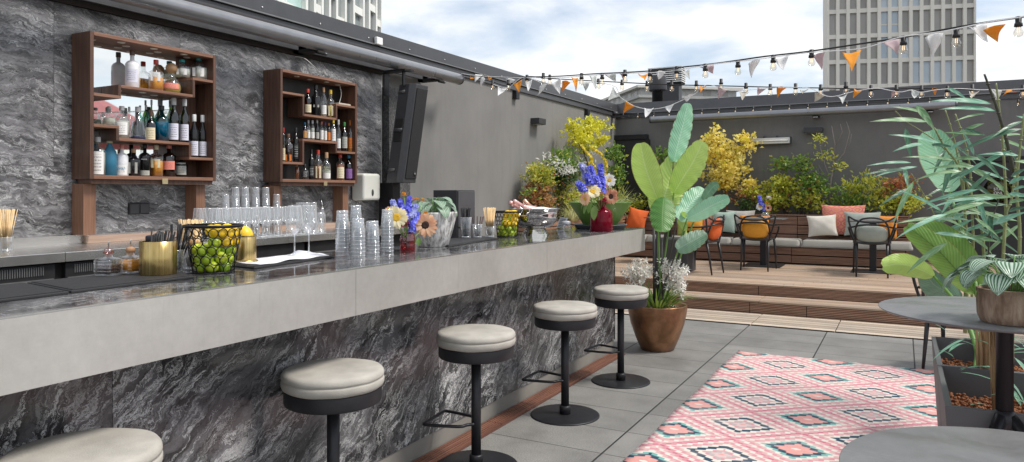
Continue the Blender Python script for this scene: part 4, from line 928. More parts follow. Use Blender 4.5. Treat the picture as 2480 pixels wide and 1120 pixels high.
def stack(x,y,z,n,desc,proto,pitch,h,group,inv=True):
    global first
    for k in range(n):
        if first is True: o=proto; first=False
        else: o=proto.copy(); COL.objects.link(o)
        o.location=(x,y,z+k*pitch+(h if inv else 0)+.0008); o.rotation_euler=(PI if inv else 0,0,k*.37)
        tag(o,'clear tumbler, %s, %s'%(ORD[n-1-k],desc),'glass',group)
gs='tumblers stacked upside down on the bar'
for (px,py,n,d) in ((829,628,9,'in the left stack on the bar'),(868,629,7,'in the second stack on the bar'),(903,622,6,'in the short third stack on the bar'),(938,617,9,'in the right stack beside the flowers'),(862,612,10,'in the tallest stack at the back of the bar'),(898,608,5,'in the low hidden stack behind the short one')):
    p=onz(px,py,BT); stack(p.x,p.y,BT,n,d,tm,.0182,.086,gs)
hb=tumbler_mesh(.15,.026,.034,'highball_glass'); first=True
gh='tall glasses nested on the back counter'
for k,(y,n) in enumerate(((4.02,4),(4.12,5),(4.22,5),(4.33,5),(4.44,5),(4.56,4))): stack(-4.80,y,CZ,n,['first','second','third','fourth','fifth','sixth'][k]+' tall stack on the back counter',hb,.06,.15,gh)
lowb=tumbler_mesh(.085,.032,.036,'tumbler'); first=True
for k,(x,y,n) in enumerate(((-4.42,4.60,2),(-4.42,4.685,2),(-4.52,4.62,3),(-4.52,4.71,3),(-4.62,4.66,3),(-4.42,4.53,1))): stack(x,y,CZ,n,['in the front left pile','in the front right pile','in the middle left pile','in the middle right pile','in the rear pile','standing alone before the piles'][k]+' right of the wine glasses',lowb,.087,.085,'low tumblers piled at the right end of the back counter')
# ---- decanters
m_cut=thin_glass('cut_glass',(.97,.98,.98),.02,.10,.8,.04)
def decanter(x,y,liq,desc,s=1.14):
    t=thing('bitters_decanter',desc,'decanter',(x,y,BT+.0118),R(10),'square decanters on the mat')
    m=MB(); m.lathe([(.030*s,0),(.032*s,.004),(.032*s,.058),(.028*s,.063),(.012,.068),(.010,.078)],n=24,sq=7,ph=0); 
    for z in (.012,.024,.036,.048): m.lathe([(.0323*s,z),(.0335*s,z+.004),(.0323*s,z+.008)],n=24,sq=7,caps=False)
    m.build('cut_glass_body',m_cut,t)
    m=MB(); m.lathe([(.026*s,.008),(.0275*s,.040 if liq=='dark' else .05)],n=24,sq=7); m.build('liquid',LQ[liq],t)
    m=MB(); m.lathe([(.0125,.0785),(.0165,.080),(.0165,.092),(.014,.097),(.006,.100)],n=16); m.build('stopper',thin_glass('pink_stopper',(.9,.55,.5),.05,.2,.6) if liq=='dark' else paint('cork_stopper',(.40,.22,.12),.6),t)
    m=MB(); m.tube([(0,0,.10),(0,0,.118),(.004,-.002,.128)],.0022,6); m.build('spout',m_steel,t)
decanter(-2.60,1.65,'dark','square cut glass decanter with dark liquid, left one on the black mat')
decanter(-2.60,1.737,'amber','square cut glass decanter with amber liquid, middle one on the black mat')
decanter(-2.615,1.82,'dark','square cut glass decanter with dark liquid half hidden behind the brass cup')
def mat_brass():
    t=T('brushed_brass'); c=t.co(); n=t.noise(t.map(c,(60,60,1)),2,3); t.pr(t.mix(t.rng(n,.3,.7),(.40,.28,.10),(.60,.46,.21)),t.rng(n,.3,.7,.22,.36),.95); return t.mat
m_brass=mat_brass()
def sticks(parent,n,r,h,rt,mat,name,z0=.012,thick=.0022,jit=.006,seed=1,lean=None):
    rg=random.Random(seed); m=MB(); m.tube([(0,0,0),(0,0,1)],thick,5); pr=m.build(name,mat,parent); first=True
    for k in range(n):
        o=pr if first else pr.copy()
        if not first: COL.objects.link(o); o.parent=parent
        first=False
        a=rg.uniform(0,2*PI); q=math.sqrt(rg.random()); p0=Vector((math.cos(a)*q*r,math.sin(a)*q*r,z0)); a2=a+rg.uniform(-.5,.5)
        p1=Vector((math.cos(a2)*q*rt,math.sin(a2)*q*rt,h+rg.uniform(-jit,jit)))
        if lean: p1+=Vector(lean)
        d=p1-p0; o.location=p0; o.rotation_euler=d.to_track_quat('Z','Y').to_euler(); o.scale=(1,1,d.length)
m_bam=paint('bamboo_pick',(.72,.52,.28),.6); m_straw=paint('black_straw',(.015,.015,.017),.35)
t=thing('brass_cup','brushed brass oval cup holding black straws on the bar mat','cup',(-2.475,1.765,BT+.0118),R(-41))
m=MB(); m.lathe([(.064,.0),(.0655,.002),(.0655,.124),(.064,.125),(.0625,.123),(.0625,.006),(.0001,.005)],n=56); m.build('cup_body',m_brass,t)
t2=thing('straw_bundle','bunch of short black straws standing in the brass cup','straws',(-2.475,1.765,BT+.018),R(-41))
m=MB(); m.lathe([(.0,.118),(.030,.118),(.032,.121),(.032,.134),(.028,.138),(.0,.138)],(-.028,-.015,0),24); m.build('napkin_roll',paint('navy_napkin',(.02,.02,.035),.8),t2)
sticks(t2,34,.03,.150,.045,m_straw,'straw',.003,.0032,.008,2,(.02,.02,0))
def glass_of(x,y,desc1,desc2,nst,mat,hs,rt,kind,gz=BT,gh_=.12,gr=.03,seed=3,thick=.0022,lean=None,z=0.):
    o=tumbler_mesh(gh_,gr*.86,gr*1.08,'tumbler_glass',m_gl); o.location=(x,y,gz+z); tag(o,desc1,'glass')
    t=thing(kind[0],desc2,kind[1],(x,y,gz+z)); sticks(t,nst,gr*.45,hs,rt,mat,kind[2],.012,thick,.003,seed,lean)
glass_of(-2.545,1.892,'clear glass holding leaning black straws beside the brass cup','black straws leaning in a glass behind the brass cup',16,m_straw,.19,.05,('straw_bundle','straws','straw'),gh_=.09,seed=5,thick=.0033,lean=(.01,.03,0),z=.001)
glass_of(-2.60,2.005,'tall clear glass holding bamboo picks beside the large fruit basket','sheaf of bamboo picks fanning out behind the large fruit basket',46,m_bam,.205,.05,('pick_bundle','bamboo picks','pick'),gh_=.10,gr=.034,seed=6,z=.001)
glass_of(-2.60,4.15,'clear glass full of upright black straws behind the whitewashed pot','tight bunch of upright black straws in a glass by the black service cabinet',40,m_straw,.20,.033,('straw_bundle','straws','straw'),gh_=.137,gr=.036,seed=7,thick=.0042,z=.0118)
glass_of(-2.54,4.20,'small clear glass with short stirrers between straws and picks','short dark stirrers leaning in a small glass',8,paint('stirrer_brown',(.05,.025,.025),.5),.14,.05,('stirrer_bundle','stirrers','stirrer'),gh_=.09,gr=.032,seed=8,thick=.004,z=.0118)
glass_of(-2.50,4.30,'clear glass with bamboo picks beside the small fruit basket','sheaf of bamboo picks beside the small fruit basket',44,m_bam,.20,.045,('pick_bundle','bamboo picks','pick'),gh_=.07,gr=.034,seed=9,z=.0118)
glass_of(-4.72,2.36,'clear glass with bamboo picks at the left on the steel back counter','sheaf of bamboo picks fanning out at the left of the back counter',46,m_bam,.245,.07,('pick_bundle','bamboo picks','pick'),gz=CZ+.002,gh_=.08,gr=.036,seed=10)
glass_of(-4.62,2.16,'clear glass with black straws at the frame edge on the back counter','black straws in a glass at the left frame edge',22,m_straw,.24,.035,('straw_bundle','straws','straw'),gz=CZ+.002,gh_=.17,gr=.045,seed=11,thick=.003)
# ---- wire baskets with fruit
m_wire=paint('black_wire',(.014,.013,.016),.4,.4)
def mat_fruit(nm,c1,c2,c3):
    t=T(nm); c=t.co(); oi=t.n('ShaderNodeObjectInfo').outputs['Random']; n=t.noise(t.vm('ADD',c,t.n('ShaderNodeCombineXYZ',{0:oi,1:oi,2:0}).outputs[0]),18,3)
    col=t.mix(t.rng(n,.35,.65),c1,c2); col=t.mix(t.rng(oi,.5,1,0,.7),col,c3); p=t.noise(c,420,2)
    t.pr(col,.32,0,t.bump(p,.25,.001),Subsurface_Weight=.05); return t.mat
m_lime=mat_fruit('lime_skin',(.38,.55,.03),(.62,.70,.05),(.22,.44,.03)); m_lem=mat_fruit('lemon_skin',(.85,.52,.01),(.92,.62,.03),(.85,.60,.06))
def fruit_mesh(nm,r,el,mat):
    m=MB(); pr=[]
    for j in range(13):
        a=-PI/2+PI*j/12; z=math.sin(a)*r*el; q=math.cos(a)*r
        if j in(0,12): q=.0001; z*=1.06
        if j in(1,11): q*=.8
        pr.append((max(q,.0001),z))
    m.lathe(pr,n=18); m.lathe([(.0001,r*el*1.06),(.003,r*el*1.05),(.0028,r*el*.97)],n=6,caps=False); return m.build(nm,mat)
lime0=fruit_mesh('lime',.0235,1.12,m_lime); lemon0=fruit_mesh('lemon',.0265,1.28,m_lem); used={'l':False,'y':False}
def fruit(kind,p,rg,desc,group,s=1.):
    o=lime0 if kind=='l' else lemon0
    if used[kind]: o=o.copy(); COL.objects.link(o)
    used[kind]=True; o.location=p; o.rotation_euler=(rg.uniform(0,PI),rg.uniform(0,PI),rg.uniform(0,PI)); o.scale=(s,)*3
    tag(o,desc,'lime' if kind=='l' else 'lemon',group)
def basket(x,y,rb,rt,H,ring,nr,desc,lays,gname,where,seed):
    t=thing('wire_basket',desc,'basket',(x,y,BT))
    circ=lambda r,z,n=40:[(r*math.cos(2*PI*k/n),r*math.sin(2*PI*k/n),z) for k in range(n)]
    m=MB(); 
    m.lathe([(rt-.002,H-.012),(rt+.003,H-.012),(rt+.005,H-.004),(rt+.003,H),(rt-.002,H)],n=48,caps=False); m.build('rim',m_wire,t)
    m=MB(); m.tube(circ(rb,.004),.003,6,closed=True); m.lathe([(.0001,.001),(rb,.001),(rb,.0035),(.0001,.004)],n=32); m.build('base',m_wire,t)
    m=MB(); hh=(H-.014)/nr
    for j in range(nr):
        zc=hh*(j+.5); rc=rb+(rt-rb)*(zc/H); n=int(round(2*PI*rc/(hh*1.02))); tilt=(rt-rb)/H
        for k in range(n):
            a=2*PI*(k+.5*(j%2))/n; pts=[]
            for q in range(14):
                b=2*PI*q/14; du=math.cos(b)*hh*.5; dz=math.sin(b)*hh*.5; rr_=rc+tilt*dz; aa=a+du/rc
                pts.append((rr_*math.cos(aa),rr_*math.sin(aa),zc+dz))
            m.tube(pts,ring,5,closed=True)
    m.build('ring_lattice',m_wire,t)
    rg=random.Random(seed); z=.027
    for (kinds,fillr) in lays:
        R_=rb+(rt-rb)*(z/H)-.030
        pos=[(0,0)]; r2=R_
        n=int(2*PI*r2/.047)
        ph=rg.random(); pos=[(r2*math.cos(2*PI*(k+ph)/n),r2*math.sin(2*PI*(k+ph)/n)) for k in range(n)]
        if r2>.05: pos+=[(.022*math.cos(2*PI*(k+ph)/3),.022*math.sin(2*PI*(k+ph)/3)) for k in range(3)]
        else: pos+=[(0,0)]
        for (px_,py_) in pos:
            side=px_*.75-py_*.65
            if fillr is not None and (py_*.75+px_*.65)<fillr: continue
            k=kinds if len(kinds)==1 else rg.choice(kinds)
            fruit(k,(x+px_,y+py_,BT+z+rg.uniform(-.004,.004)),rg,('green lime' if k=='l' else 'yellow lemon')+' '+where,('limes ' if k=='l' else 'lemons ')+gname,rg.uniform(.92,1.06))
        z+=.0335
basket(-2.42,1.97,.077,.108,.192,.0019,5,'large black wire ring basket of limes and lemons beside the brass canister',[('l',None),('l',None),('llly',None),('ly',-.02),('y',-.01)],'in the large wire basket','in the large black wire basket',4)
basket(-2.49,4.53,.072,.092,.185,.0014,6,'small black wire basket of limes and lemons beside the steel bowl',[('l',None),('l',None),('ly',-.03),('ly',.0),('y',.015)],'in the small wire basket','in the small black wire basket beside the steel bowl',5)
t=thing('brass_canister','brushed brass canister on small feet behind the large fruit basket','canister',(-2.56,2.25,BT))
m=MB(); m.lathe([(.046,.012),(.047,.014),(.047,.128),(.045,.13),(.0435,.128),(.0435,.02),(.0001,.019)],n=48); m.build('canister_body',m_brass,t)
m=MB(); m.lathe([(.050,.010),(.055,.012),(.055,.018),(.0475,.022)],n=48,caps=False); m.build('rolled_band',m_brass,t); m=MB(); m.lathe([(.048,.124),(.0495,.127),(.048,.131)],n=48,caps=False); m.build('rolled_band',m_brass,t)
m=MB()
for a in (0,2,4): m.sphere((.04*math.cos(a+.3),.04*math.sin(a+.3),.006),.006,8)
m.build('feet',m_steel,t)
fruit('y',(-2.56,2.25,BT+.128),random.Random(2),'yellow lemon sitting on top of the brass canister','lemon on the canister',1.3)
# ---- leaf makers
def leaf(mb,p,d,L,W,droop=.6,fold=.25,n=6,up=(0,0,1),shape='oval',nu=4,twist=0.,wave=0.):
    p=Vector(p); d=Vector(d).normalized(); up=Vector(up); side=d.cross(up)
    if side.length<1e-3: side=Vector((1,0,0))
    side.normalize(); nrm=side.cross(d).normalized(); pts=[]; cur=p.copy(); dd=d.copy()
    rot=Matrix.Rotation(-droop/n,3,side)
    for i in range(n+1):
        pts.append((cur.copy(),dd.copy(),side.cross(dd).normalized())); cur=cur+dd*(L/n); dd=rot@dd
    def fn(u,v):
        k=v*n; i=min(int(k),n-1); f=k-i; c=pts[i][0].lerp(pts[i+1][0],f); nn_=pts[i][2].lerp(pts[i+1][2],f)
        if shape=='oval': w_=math.sin(PI*min(1,max(0,v**.85)))**.65
        elif shape=='heart': w_=(math.sin(PI*v**.6))**.7
        elif shape=='lance': w_=(math.sin(PI*v**.7))**.9*(1-.3*v)
        elif shape=='petal': w_=math.sin(PI*min(1,v*.86+.06))**.8
        elif shape=='banana': w_=min(1,(math.sin(PI*(v*.97+.015)))**.42)
        else: w_=1-v*.9
        x=(u-.5)*2; s_=side
        if twist: s_=Matrix.Rotation(twist*v,3,pts[i][1])@side
        return c+s_*(x*W/2*w_)+nn_*(abs(x)*fold*W/2*w_+(wave*math.sin(v*40+x*2)*abs(x)*W if wave else 0))
    mb.grid(fn,nu,n)
m_pep=stripes_leaf('striped_peperomia_leaf',(.045,.15,.06),(.50,.62,.50),4)
m_stem=paint('green_stem',(.14,.28,.06),.5); m_dkstem=paint('dark_stem',(.07,.06,.05),.5)
def peperomia(loc,z,R_,n,Lf,desc,seed,tilt=1.):
    rg=random.Random(seed); t=thing('striped_plant',desc,'plant',(loc[0],loc[1],z))
    ms=MB()
    for k in range(n):
        a=2*PI*k/n*2.618+rg.uniform(-.3,.3); q=(k+1)/n; el=1.15-q*1.15*tilt; rb_=.02
        p0=Vector((rb_*math.cos(a),rb_*math.sin(a),-.01)); hd=R_*(.35+.65*q); p1=Vector((hd*math.cos(a),hd*math.sin(a),Lf*(.95-.55*q)+rg.uniform(0,.02)))
        ms.tube(smooth_path([p0,p0.lerp(p1,.5)+Vector((0,0,.03)),p1],4),.0022,5)
        m=MB(); leaf(m,p1,(math.cos(a),math.sin(a),.25-.5*q),Lf*rg.uniform(.85,1.1),Lf*rg.uniform(.7,.85),1.1+.5*q,.12,8,shape='heart',nu=8); m.build('striped_leaf',m_pep,t)
    ms.build('stems',m_stem,t); return t
def mat_whitewash():
    t=T('whitewashed_clay'); c=t.co(); n=t.noise(t.map(c,(14,14,2.2)),3,6,.7,.3); t.pr(t.ramp(n,[(.33,(.07,.07,.07)),(.44,(.38,.37,.36)),(.56,(.78,.77,.75))]),.8,0,t.bump(n,.6,.006)); return t.mat
t=thing('plant_pot','tapered whitewashed clay pot on the bar','plant pot',(-2.44,3.53,BT))
m=MB(); m.lathe([(.085,.0),(.090,.004),(.118,.10),(.142,.195),(.143,.203),(.137,.203),(.12,.15),(.0001,.148)],n=48); m.build('pot_body',mat_whitewash(),t)
m=MB(); m.lathe([(.0001,.182),(.133,.18)],n=32); m.build('soil',paint('soil',(.03,.02,.014),.95,0,.3,60,.6,80),t)
peperomia((-2.44,3.53),BT+.18,.10,20,.10,'silver striped peperomia growing in the whitewashed pot',11)
# ---- flowers
m_pet_c=leafmat('cream_petals',(.85,.72,.38),(.85,.80,.60),None,trans=.3); m_pet_w=leafmat('white_petals',(.80,.78,.74),(.85,.84,.80),None,trans=.3)
m_pet_p=leafmat('peach_petals',(.80,.42,.25),(.85,.62,.40),None,trans=.3,varscale=14); m_pet_r=leafmat('rust_petals',(.55,.20,.12),(.80,.50,.30),None,trans=.25,varscale=14)
m_blue=leafmat('delphinium_blue',(.09,.09,.72),(.26,.30,.92),None,trans=.2,varscale=30); m_blue2=leafmat('delphinium_pale',(.30,.34,.80),(.55,.58,.85),None,trans=.2,varscale=30)
m_or=leafmat('orange_petals',(.80,.30,.02),(.88,.48,.03),None,trans=.25,varscale=20); m_cri=leafmat('crimson_petals',(.35,.01,.05),(.50,.03,.10),None,trans=.15); m_yel=leafmat('yellow_bloom',(.75,.55,.02),(.80,.66,.05),None,trans=.2)
m_disc_y=paint('yellow_disc',(.62,.36,.02),.8,0,.3,200,.6,300); m_disc_b=paint('brown_disc',(.035,.015,.01),.85,0,.3,200,.6,300)
m_lf=leafmat('flower_leaf',(.12,.25,.05),(.25,.36,.12),None,trans=.3)
def frame(nrm):
    return Vector(nrm).normalized().to_track_quat('Z','Y').to_matrix().to_4x4()
def daisy(p,nrm,r,pm,dm,desc,base,grp,npet=16,disc=.38,seed=1,name='sunflower'):
    rg=random.Random(seed); t=thing(name,desc,'flower',p,0,grp); M=frame(nrm)
    m=MB(); m.M=M
    for lay in range(2):
        for k in range(npet):
            a=2*PI*(k+.5*lay)/npet+rg.uniform(-.1,.1); d=Vector((math.cos(a),math.sin(a),.10+.14*lay+rg.uniform(-.1,.15))); 
            leaf(m,d*r*.25,d,r*rg.uniform(.62,.85),r*.30,rg.uniform(.1,.7),.15,4,shape='petal',nu=2)
    m.build('petals',pm,t)
    m=MB(); m.M=M; m.lathe([(r*disc,-.002),(r*disc,r*.06),(r*disc*.75,r*.14),(r*disc*.35,r*.12),(.0001,r*.10)],n=20); m.build('disc',dm,t)
    if base is not None:
        b=Vector(base)-Vector(p); n_=Vector(nrm).normalized(); m=MB(); m.tube(smooth_path([Vector((0,0,0)),-n_*r*.5+Vector((0,0,-r*.3)),b*.5+Vector((0,0,-.0)),b],5),.0028,6); m.build('stem',m_stem,t)
    return t
def spike(pts,desc,mat,base,grp,r=.022,n=70,fs=.011,seed=1,name='delphinium',cat='flower'):
    rg=random.Random(seed); P=smooth_path(pts,8); o=Vector(P[0]); t=thing(name,desc,cat,o,0,grp); m=MB()
    for k in range(n):
        q=k/n; i=min(int(q*(len(P)-1)),len(P)-2); c=P[i].lerp(P[i+1],q*(len(P)-1)-i)-o; rr_=r*(1-.55*q); a=rg.uniform(0,2*PI)
        d=Vector((math.cos(a),math.sin(a),rg.uniform(-.2,.6))).normalized(); c=c+d*rr_*rg.uniform(.5,1); M=frame(d)
        for j in range(5):
            b=2*PI*j/5+a; e=M@Vector((math.cos(b),math.sin(b),.35)); leaf(m,c,e,fs*rg.uniform(.9,1.2),fs*.85,.4,.1,2,up=d,shape='petal',nu=2)
    m.build('blossoms',mat,t); b=Vector(base)-o; m=MB(); m.tube(smooth_path([P[-1]-o,(P[len(P)//2]-o),Vector((0,0,0)),b],4),.002,5); m.build('stem',m_stem,t); return t
def mum(p,r,mat,desc,base,grp,seed=1,name='marigold'):
    rg=random.Random(seed); t=thing(name,desc,'flower',p,0,grp); m=MB()
    for k in range(46):
        z=rg.uniform(-.2,1); a=rg.uniform(0,2*PI); s_=math.sqrt(max(0,1-z*z)); d=Vector((s_*math.cos(a),s_*math.sin(a),z)); leaf(m,d*r*.35,d,r*.7,r*.4,.5,.2,2,shape='petal',nu=2)
    m.build('petals',mat,t); b=Vector(base)-Vector(p); m=MB(); m.tube([(0,0,0),b*.5+Vector((.004,0,0)),b],.002,5); m.build('stem',m_stem,t); return t
def F1(x,y,dx=0.): return onx(900+x/5.6,440+y/5.6,-2.376+dx)
vb=Vector((-2.376,3.195,BT+.03)); gf='flowers in the small pink vase'
m_pv=thin_glass('pink_vase_glass',(.85,.22,.25),.03,.10,.6)
t=thing('vase','small pink ribbed glass vase on the bar holding the left bouquet','vase',(-2.376,3.195,BT))
m=MB(); m.lathe([(.036,0),(.040,.003),(.040,.03),(.043,.06),(.038,.085),(.033,.092),(.036,.1),(.034,.1),(.031,.092),(.036,.08),(.040,.055),(.037,.03),(.034,.008),(.0001,.007)],n=40)
m.v=[(x*(1+.03*math.cos(12*math.atan2(y,x))),y*(1+.03*math.cos(12*math.atan2(y,x))),z) for x,y,z in m.v]; m.build('vase_body',m_pv,t)
cdir=Vector((.58,-.80,.15))
daisy(F1(338,492,.02),cdir,.060,m_pet_c,m_disc_y,'pale cream sunflower with yellow centre at the left of the small bouquet',vb,gf,14,.42,1)
daisy(F1(726,592,.05),(.6,-.78,.05),.066,m_pet_p,m_disc_b,'peach sunflower with dark centre leaning on the whitewashed pot',vb,gf,18,.36,2)
daisy(F1(230,380,-.03),(.2,-.8,.5),.02,m_pet_p,m_disc_y,'small peach bloom at the left edge of the small bouquet',vb,gf,10,.4,9,'small_bloom')
for i,(a,b,mt,ds,s_,dx) in enumerate((((300,400),(285,270),m_blue2,'pale violet delphinium spike at the left of the small bouquet',1,-.02),((400,420),(385,260),m_blue,'blue delphinium spike left of centre in the small bouquet',2,-.01),((480,400),(515,225),m_blue,'tallest blue delphinium spike in the small bouquet',3,0),((540,470),(600,320),m_blue2,'pale blue delphinium spike in the middle of the small bouquet',4,.02),((560,560),(620,440),m_blue,'deep blue delphinium low right in the small bouquet',5,.03),((550,680),(530,560),m_blue,'deep blue delphinium hanging over the rim of the pink vase',6,.04),((450,520),(470,380),m_blue,'blue delphinium in the heart of the small bouquet',7,.01))):
    spike([F1(*a,dx),F1((a[0]+b[0])/2+8,(a[1]+b[1])/2,dx),F1(*b,dx)],ds,mt,vb,gf,.021,64,.012,s_)
for i,(a,r,ds) in enumerate((((440,190),.020,'orange bloom at the very top of the small bouquet'),((560,248),.014,'small orange bloom beside the striped leaves, left one'),((620,255),.015,'small orange bloom beside the striped leaves, middle one'),((690,262),.016,'small orange bloom beside the striped leaves, right one'),((728,450),.022,'orange bloom above the peach sunflower'))): mum(F1(*a,0),r,m_or,ds,vb,gf,i)
for i,(a,ds) in enumerate((((460,560),'crimson bloom in the small bouquet, upper one'),((440,610),'crimson bloom in the small bouquet, lower one'),((520,590),'crimson bloom in the small bouquet, right one'))): mum(F1(*a,.03),.022,m_cri,ds,vb,gf,i+20,'celosia')
m=MB()
for (x,y,dx,d) in ((310,650,.03,(-.3,-.6,-.8)),(640,760,.04,(.3,-.5,-1)),(620,300,0,(.4,.2,.6)),(300,600,.03,(-.5,-.5,-.4))): leaf(m,F1(x,y,dx)-vb,d,.05,.028,.5,.2,5)
m.build('bouquet_leaves',m_lf,loc=vb); tag(bpy.data.objects['bouquet_leaves'],'loose green leaves of the small bouquet','leaves')
def F2(x,y,dx=0.): return onx(1180+x/5.092,380+y/5.092,-2.16+dx)
gf='flowers in the large dark red vase'
v2=onz(1458,560,BT); v2=Vector((-2.17,5.55,BT)); vb=v2+Vector((0,0,.15))
t=thing('vase','large dark red ribbed glass vase at the far end of the bar','vase',v2)
m_rv=T('ruby_glass'); m_rv.pr((.22,.004,.02),.06,0,None,Transmission_Weight=.35,IOR=1.3); m_rv=m_rv.mat
m=MB(); m.lathe([(.088,0),(.093,.006),(.091,.08),(.088,.15),(.078,.172),(.05,.185),(.038,.20),(.036,.235),(.041,.252),(.039,.252),(.033,.235),(.034,.2),(.0001,.19)],n=60)
m.v=[(x*(1+.012*math.cos(24*math.atan2(y,x))),y*(1+.012*math.cos(24*math.atan2(y,x))),z) for x,y,z in m.v]; m.build('vase_body',m_rv,t)
daisy(F2(1505,292,.02),cdir,.056,m_pet_w,m_disc_y,'white daisy like sunflower with yellow centre at the top right of the large bouquet',vb,gf,16,.32,31)
daisy(F2(1522,488,.06),(.62,-.78,.0),.064,m_pet_r,m_disc_b,'rusty peach sunflower with black centre low right in the large bouquet',vb,gf,20,.38,32)
daisy(F2(1300,432,.05),(.4,-.75,.5),.062,m_pet_c,m_disc_y,'cream yellow sunflower in the middle left of the large bouquet',vb,gf,16,.40,33)
daisy(F2(1210,520,.05),(-.3,-.9,-.1),.05,m_pet_p,m_disc_y,'drooping peach sunflower at the left of the large bouquet',vb,gf,16,.3,34)
for i,(a,b,mt,ds,dx) in enumerate((((1230,260),(1170,110),m_blue2,'pale blue delphinium spike at the upper left of the large bouquet',0),((1300,300),(1270,130),m_blue,'blue delphinium spike at the top of the large bouquet',0),((1400,330),(1390,110),m_blue,'blue delphinium spike below the yellow foxtails',0),((1190,420),(1125,330),m_blue,'blue delphinium at the far left of the large bouquet',.02),((1260,350),(1230,230),m_blue,'blue delphinium left of centre in the large bouquet',.02),((1360,420),(1340,260),m_blue,'deep blue delphinium in the heart of the large bouquet',.03),((1420,430),(1400,280),m_blue,'deep blue delphinium right of centre in the large bouquet',.03))):
    spike([F2(*a,dx),F2((a[0]+b[0])/2+6,(a[1]+b[1])/2,dx),F2(*b,dx)],ds,mt,vb,gf,.034,70,.019,40+i)
F3=lambda x,y:onx(1380+x/4.667,260+y/4.667,-2.2)
spike([F3(345,790),F3(265,660),F3(225,640),F3(250,590),F3(190,510),F3(130,430)],'yellow foxtail plume curling left above the large bouquet',m_yel,vb,gf,.016,110,.010,60,'foxtail_plume')
spike([F3(390,780),F3(410,700),F3(400,610),F3(350,530),F3(290,490),F3(240,450)],'yellow foxtail plume arching right above the large bouquet',m_yel,vb,gf,.017,120,.010,61,'foxtail_plume')
for i,(a,r,ds) in enumerate((((1210,400),.026,'orange bloom at the left of the large bouquet'),((1400,470),.026,'orange bloom above the neck of the red vase'),((1465,380),.024,'orange bloom below the white sunflower'))): mum(F2(*a,.03),r,m_or,ds,vb,gf,i+70)
mum(F2(1440,560,.03),.04,m_cri,'crimson bloom between red vase neck and rusty sunflower',vb,gf,80,'celosia')
m=MB()
for (x,y,dx,d,L_) in ((1280,500,.06,(-.1,-.3,-1),.13),(1240,560,.05,(-.3,-.3,-1),.1),(1330,600,.06,(0,-.3,-1),.12)): leaf(m,F2(x,y,dx)-vb,d,L_,.06,.2,.2,6)
o=m.build('bouquet_leaves',m_lf,loc=vb); tag(o,'large green leaves hanging from the large bouquet','leaves')
# ---- steel bowl, jar, tray, green planter, menu
def mat_dented():
    t=T('hammered_steel'); n=t.noise(t.co(),9,4,.5); t.pr((.72,.70,.68),.07,1.,t.bump(n,.05,.01)); return t.mat
m_hs=mat_dented(); bl=Vector((-2.40,4.80,BT))
t=thing('champagne_bowl','large polished steel champagne bowl on a stepped foot','bowl',bl)
m=MB(); m.lathe([(.100,.0),(.100,.012),(.092,.014),(.092,.026),(.084,.028),(.084,.042),(.070,.050)],n=56,smooth=False); m.build('stepped_foot',m_hs,t)
m=MB(); m.lathe([(.065,.048),(.095,.056),(.135,.080),(.160,.113),(.171,.15),(.174,.19),(.187,.196),(.188,.199),(.181,.200),(.170,.192),(.155,.15),(.145,.112),(.12,.08),(.08,.058),(.0001,.054)],n=64); m.build('bowl_body',m_hs,t)
m=MB(); 
for s_ in (-1,1): m.tube(smooth_path([(s_*.03,-.162,.165),(s_*.035,-.19,.17),(s_*.02,-.195,.15),(0,-.195,.148)],5),.006,8)
m.build('ring_handle',m_hs,t)
m_pkf=paint('pink_foil',(.75,.42,.40),.3,.4,.1); 
def bowl_bottle(a,b,col,desc,gm):
    a=Vector(a);b=Vector(b); t=thing('champagne_bottle',desc,'bottle',a); M=(b-a).to_track_quat('Z','Y').to_matrix().to_4x4(); H=(b-a).length
    m=MB(); m.M=M; m.lathe([(.040,0),(.042,.01),(.042,H*.4),(.034,H*.5),(.015,H*.68),(.013,H*.80)],n=24); m.build('bottle_glass',gm,t)
    m=MB(); m.M=M; m.lathe([(.0145,H*.70),(.0135,H*.84),(.0165,H*.88),(.0155,H*.90),(.0175,H*.93),(.0175,H*.98),(.012,H)],n=20); m.build('foil',col,t)
bowl_bottle(bl+Vector((.02,.08,.10)),bl+Vector((-.15,-.13,.245)),m_pkf,'champagne bottle with pink foil neck resting in the steel bowl, front one',G['clear'])
bowl_bottle(bl+Vector((.05,.09,.12)),bl+Vector((-.10,-.16,.255)),m_pkf,'champagne bottle with pale pink neck resting in the steel bowl, rear one',paint('rose_glass',(.7,.45,.42),.15))
bowl_bottle(bl+Vector((.07,.06,.10)),bl+Vector((-.10,-.0,.26)),paint('copper_foil',(.6,.35,.25),.3,.5),'grey green champagne bottle with copper foil in the steel bowl',paint('slate_glass',(.14,.18,.20),.15))
m=MB(); m.sphere((0,0,0),.1,24,(1.1,1.1,.45)); o=m.build('linen_napkin',mat_cloth(),loc=bl+Vector((.03,.03,.165))); tag(o,'white linen napkin bunched inside the steel bowl','napkin')
t=thing('salt_jar','small clear jar with a frosted lid on the bar behind the steel bowl','jar',(-2.40,5.36,BT))
m=MB(); m.lathe([(.036,0),(.038,.004),(.036,.03),(.038,.05),(.034,.055)],n=28); m.build('jar_body',m_gl2,t)
m=MB(); m.lathe([(.034,.056),(.036,.06),(.036,.075),(.030,.085),(.0001,.087)],n=28); m.build('lid',paint('frosted_lid',(.55,.56,.58),.3,.3),t)
t=thing('tray','round grey metal tray with raised rim under the green planter bowl','tray',(-2.34,5.95,BT))
m=MB(); m.lathe([(.20,0),(.215,.004),(.225,.03),(.235,.034),(.235,.038),(.22,.036),(.208,.012),(.0001,.011)],n=56); m.build('tray_body',paint('slate_metal',(.11,.12,.13),.45,.3),t)
t=thing('planter_bowl','wide green conical planter bowl on the round tray at the end of the bar','planter',(-2.34,5.95,BT+.012))
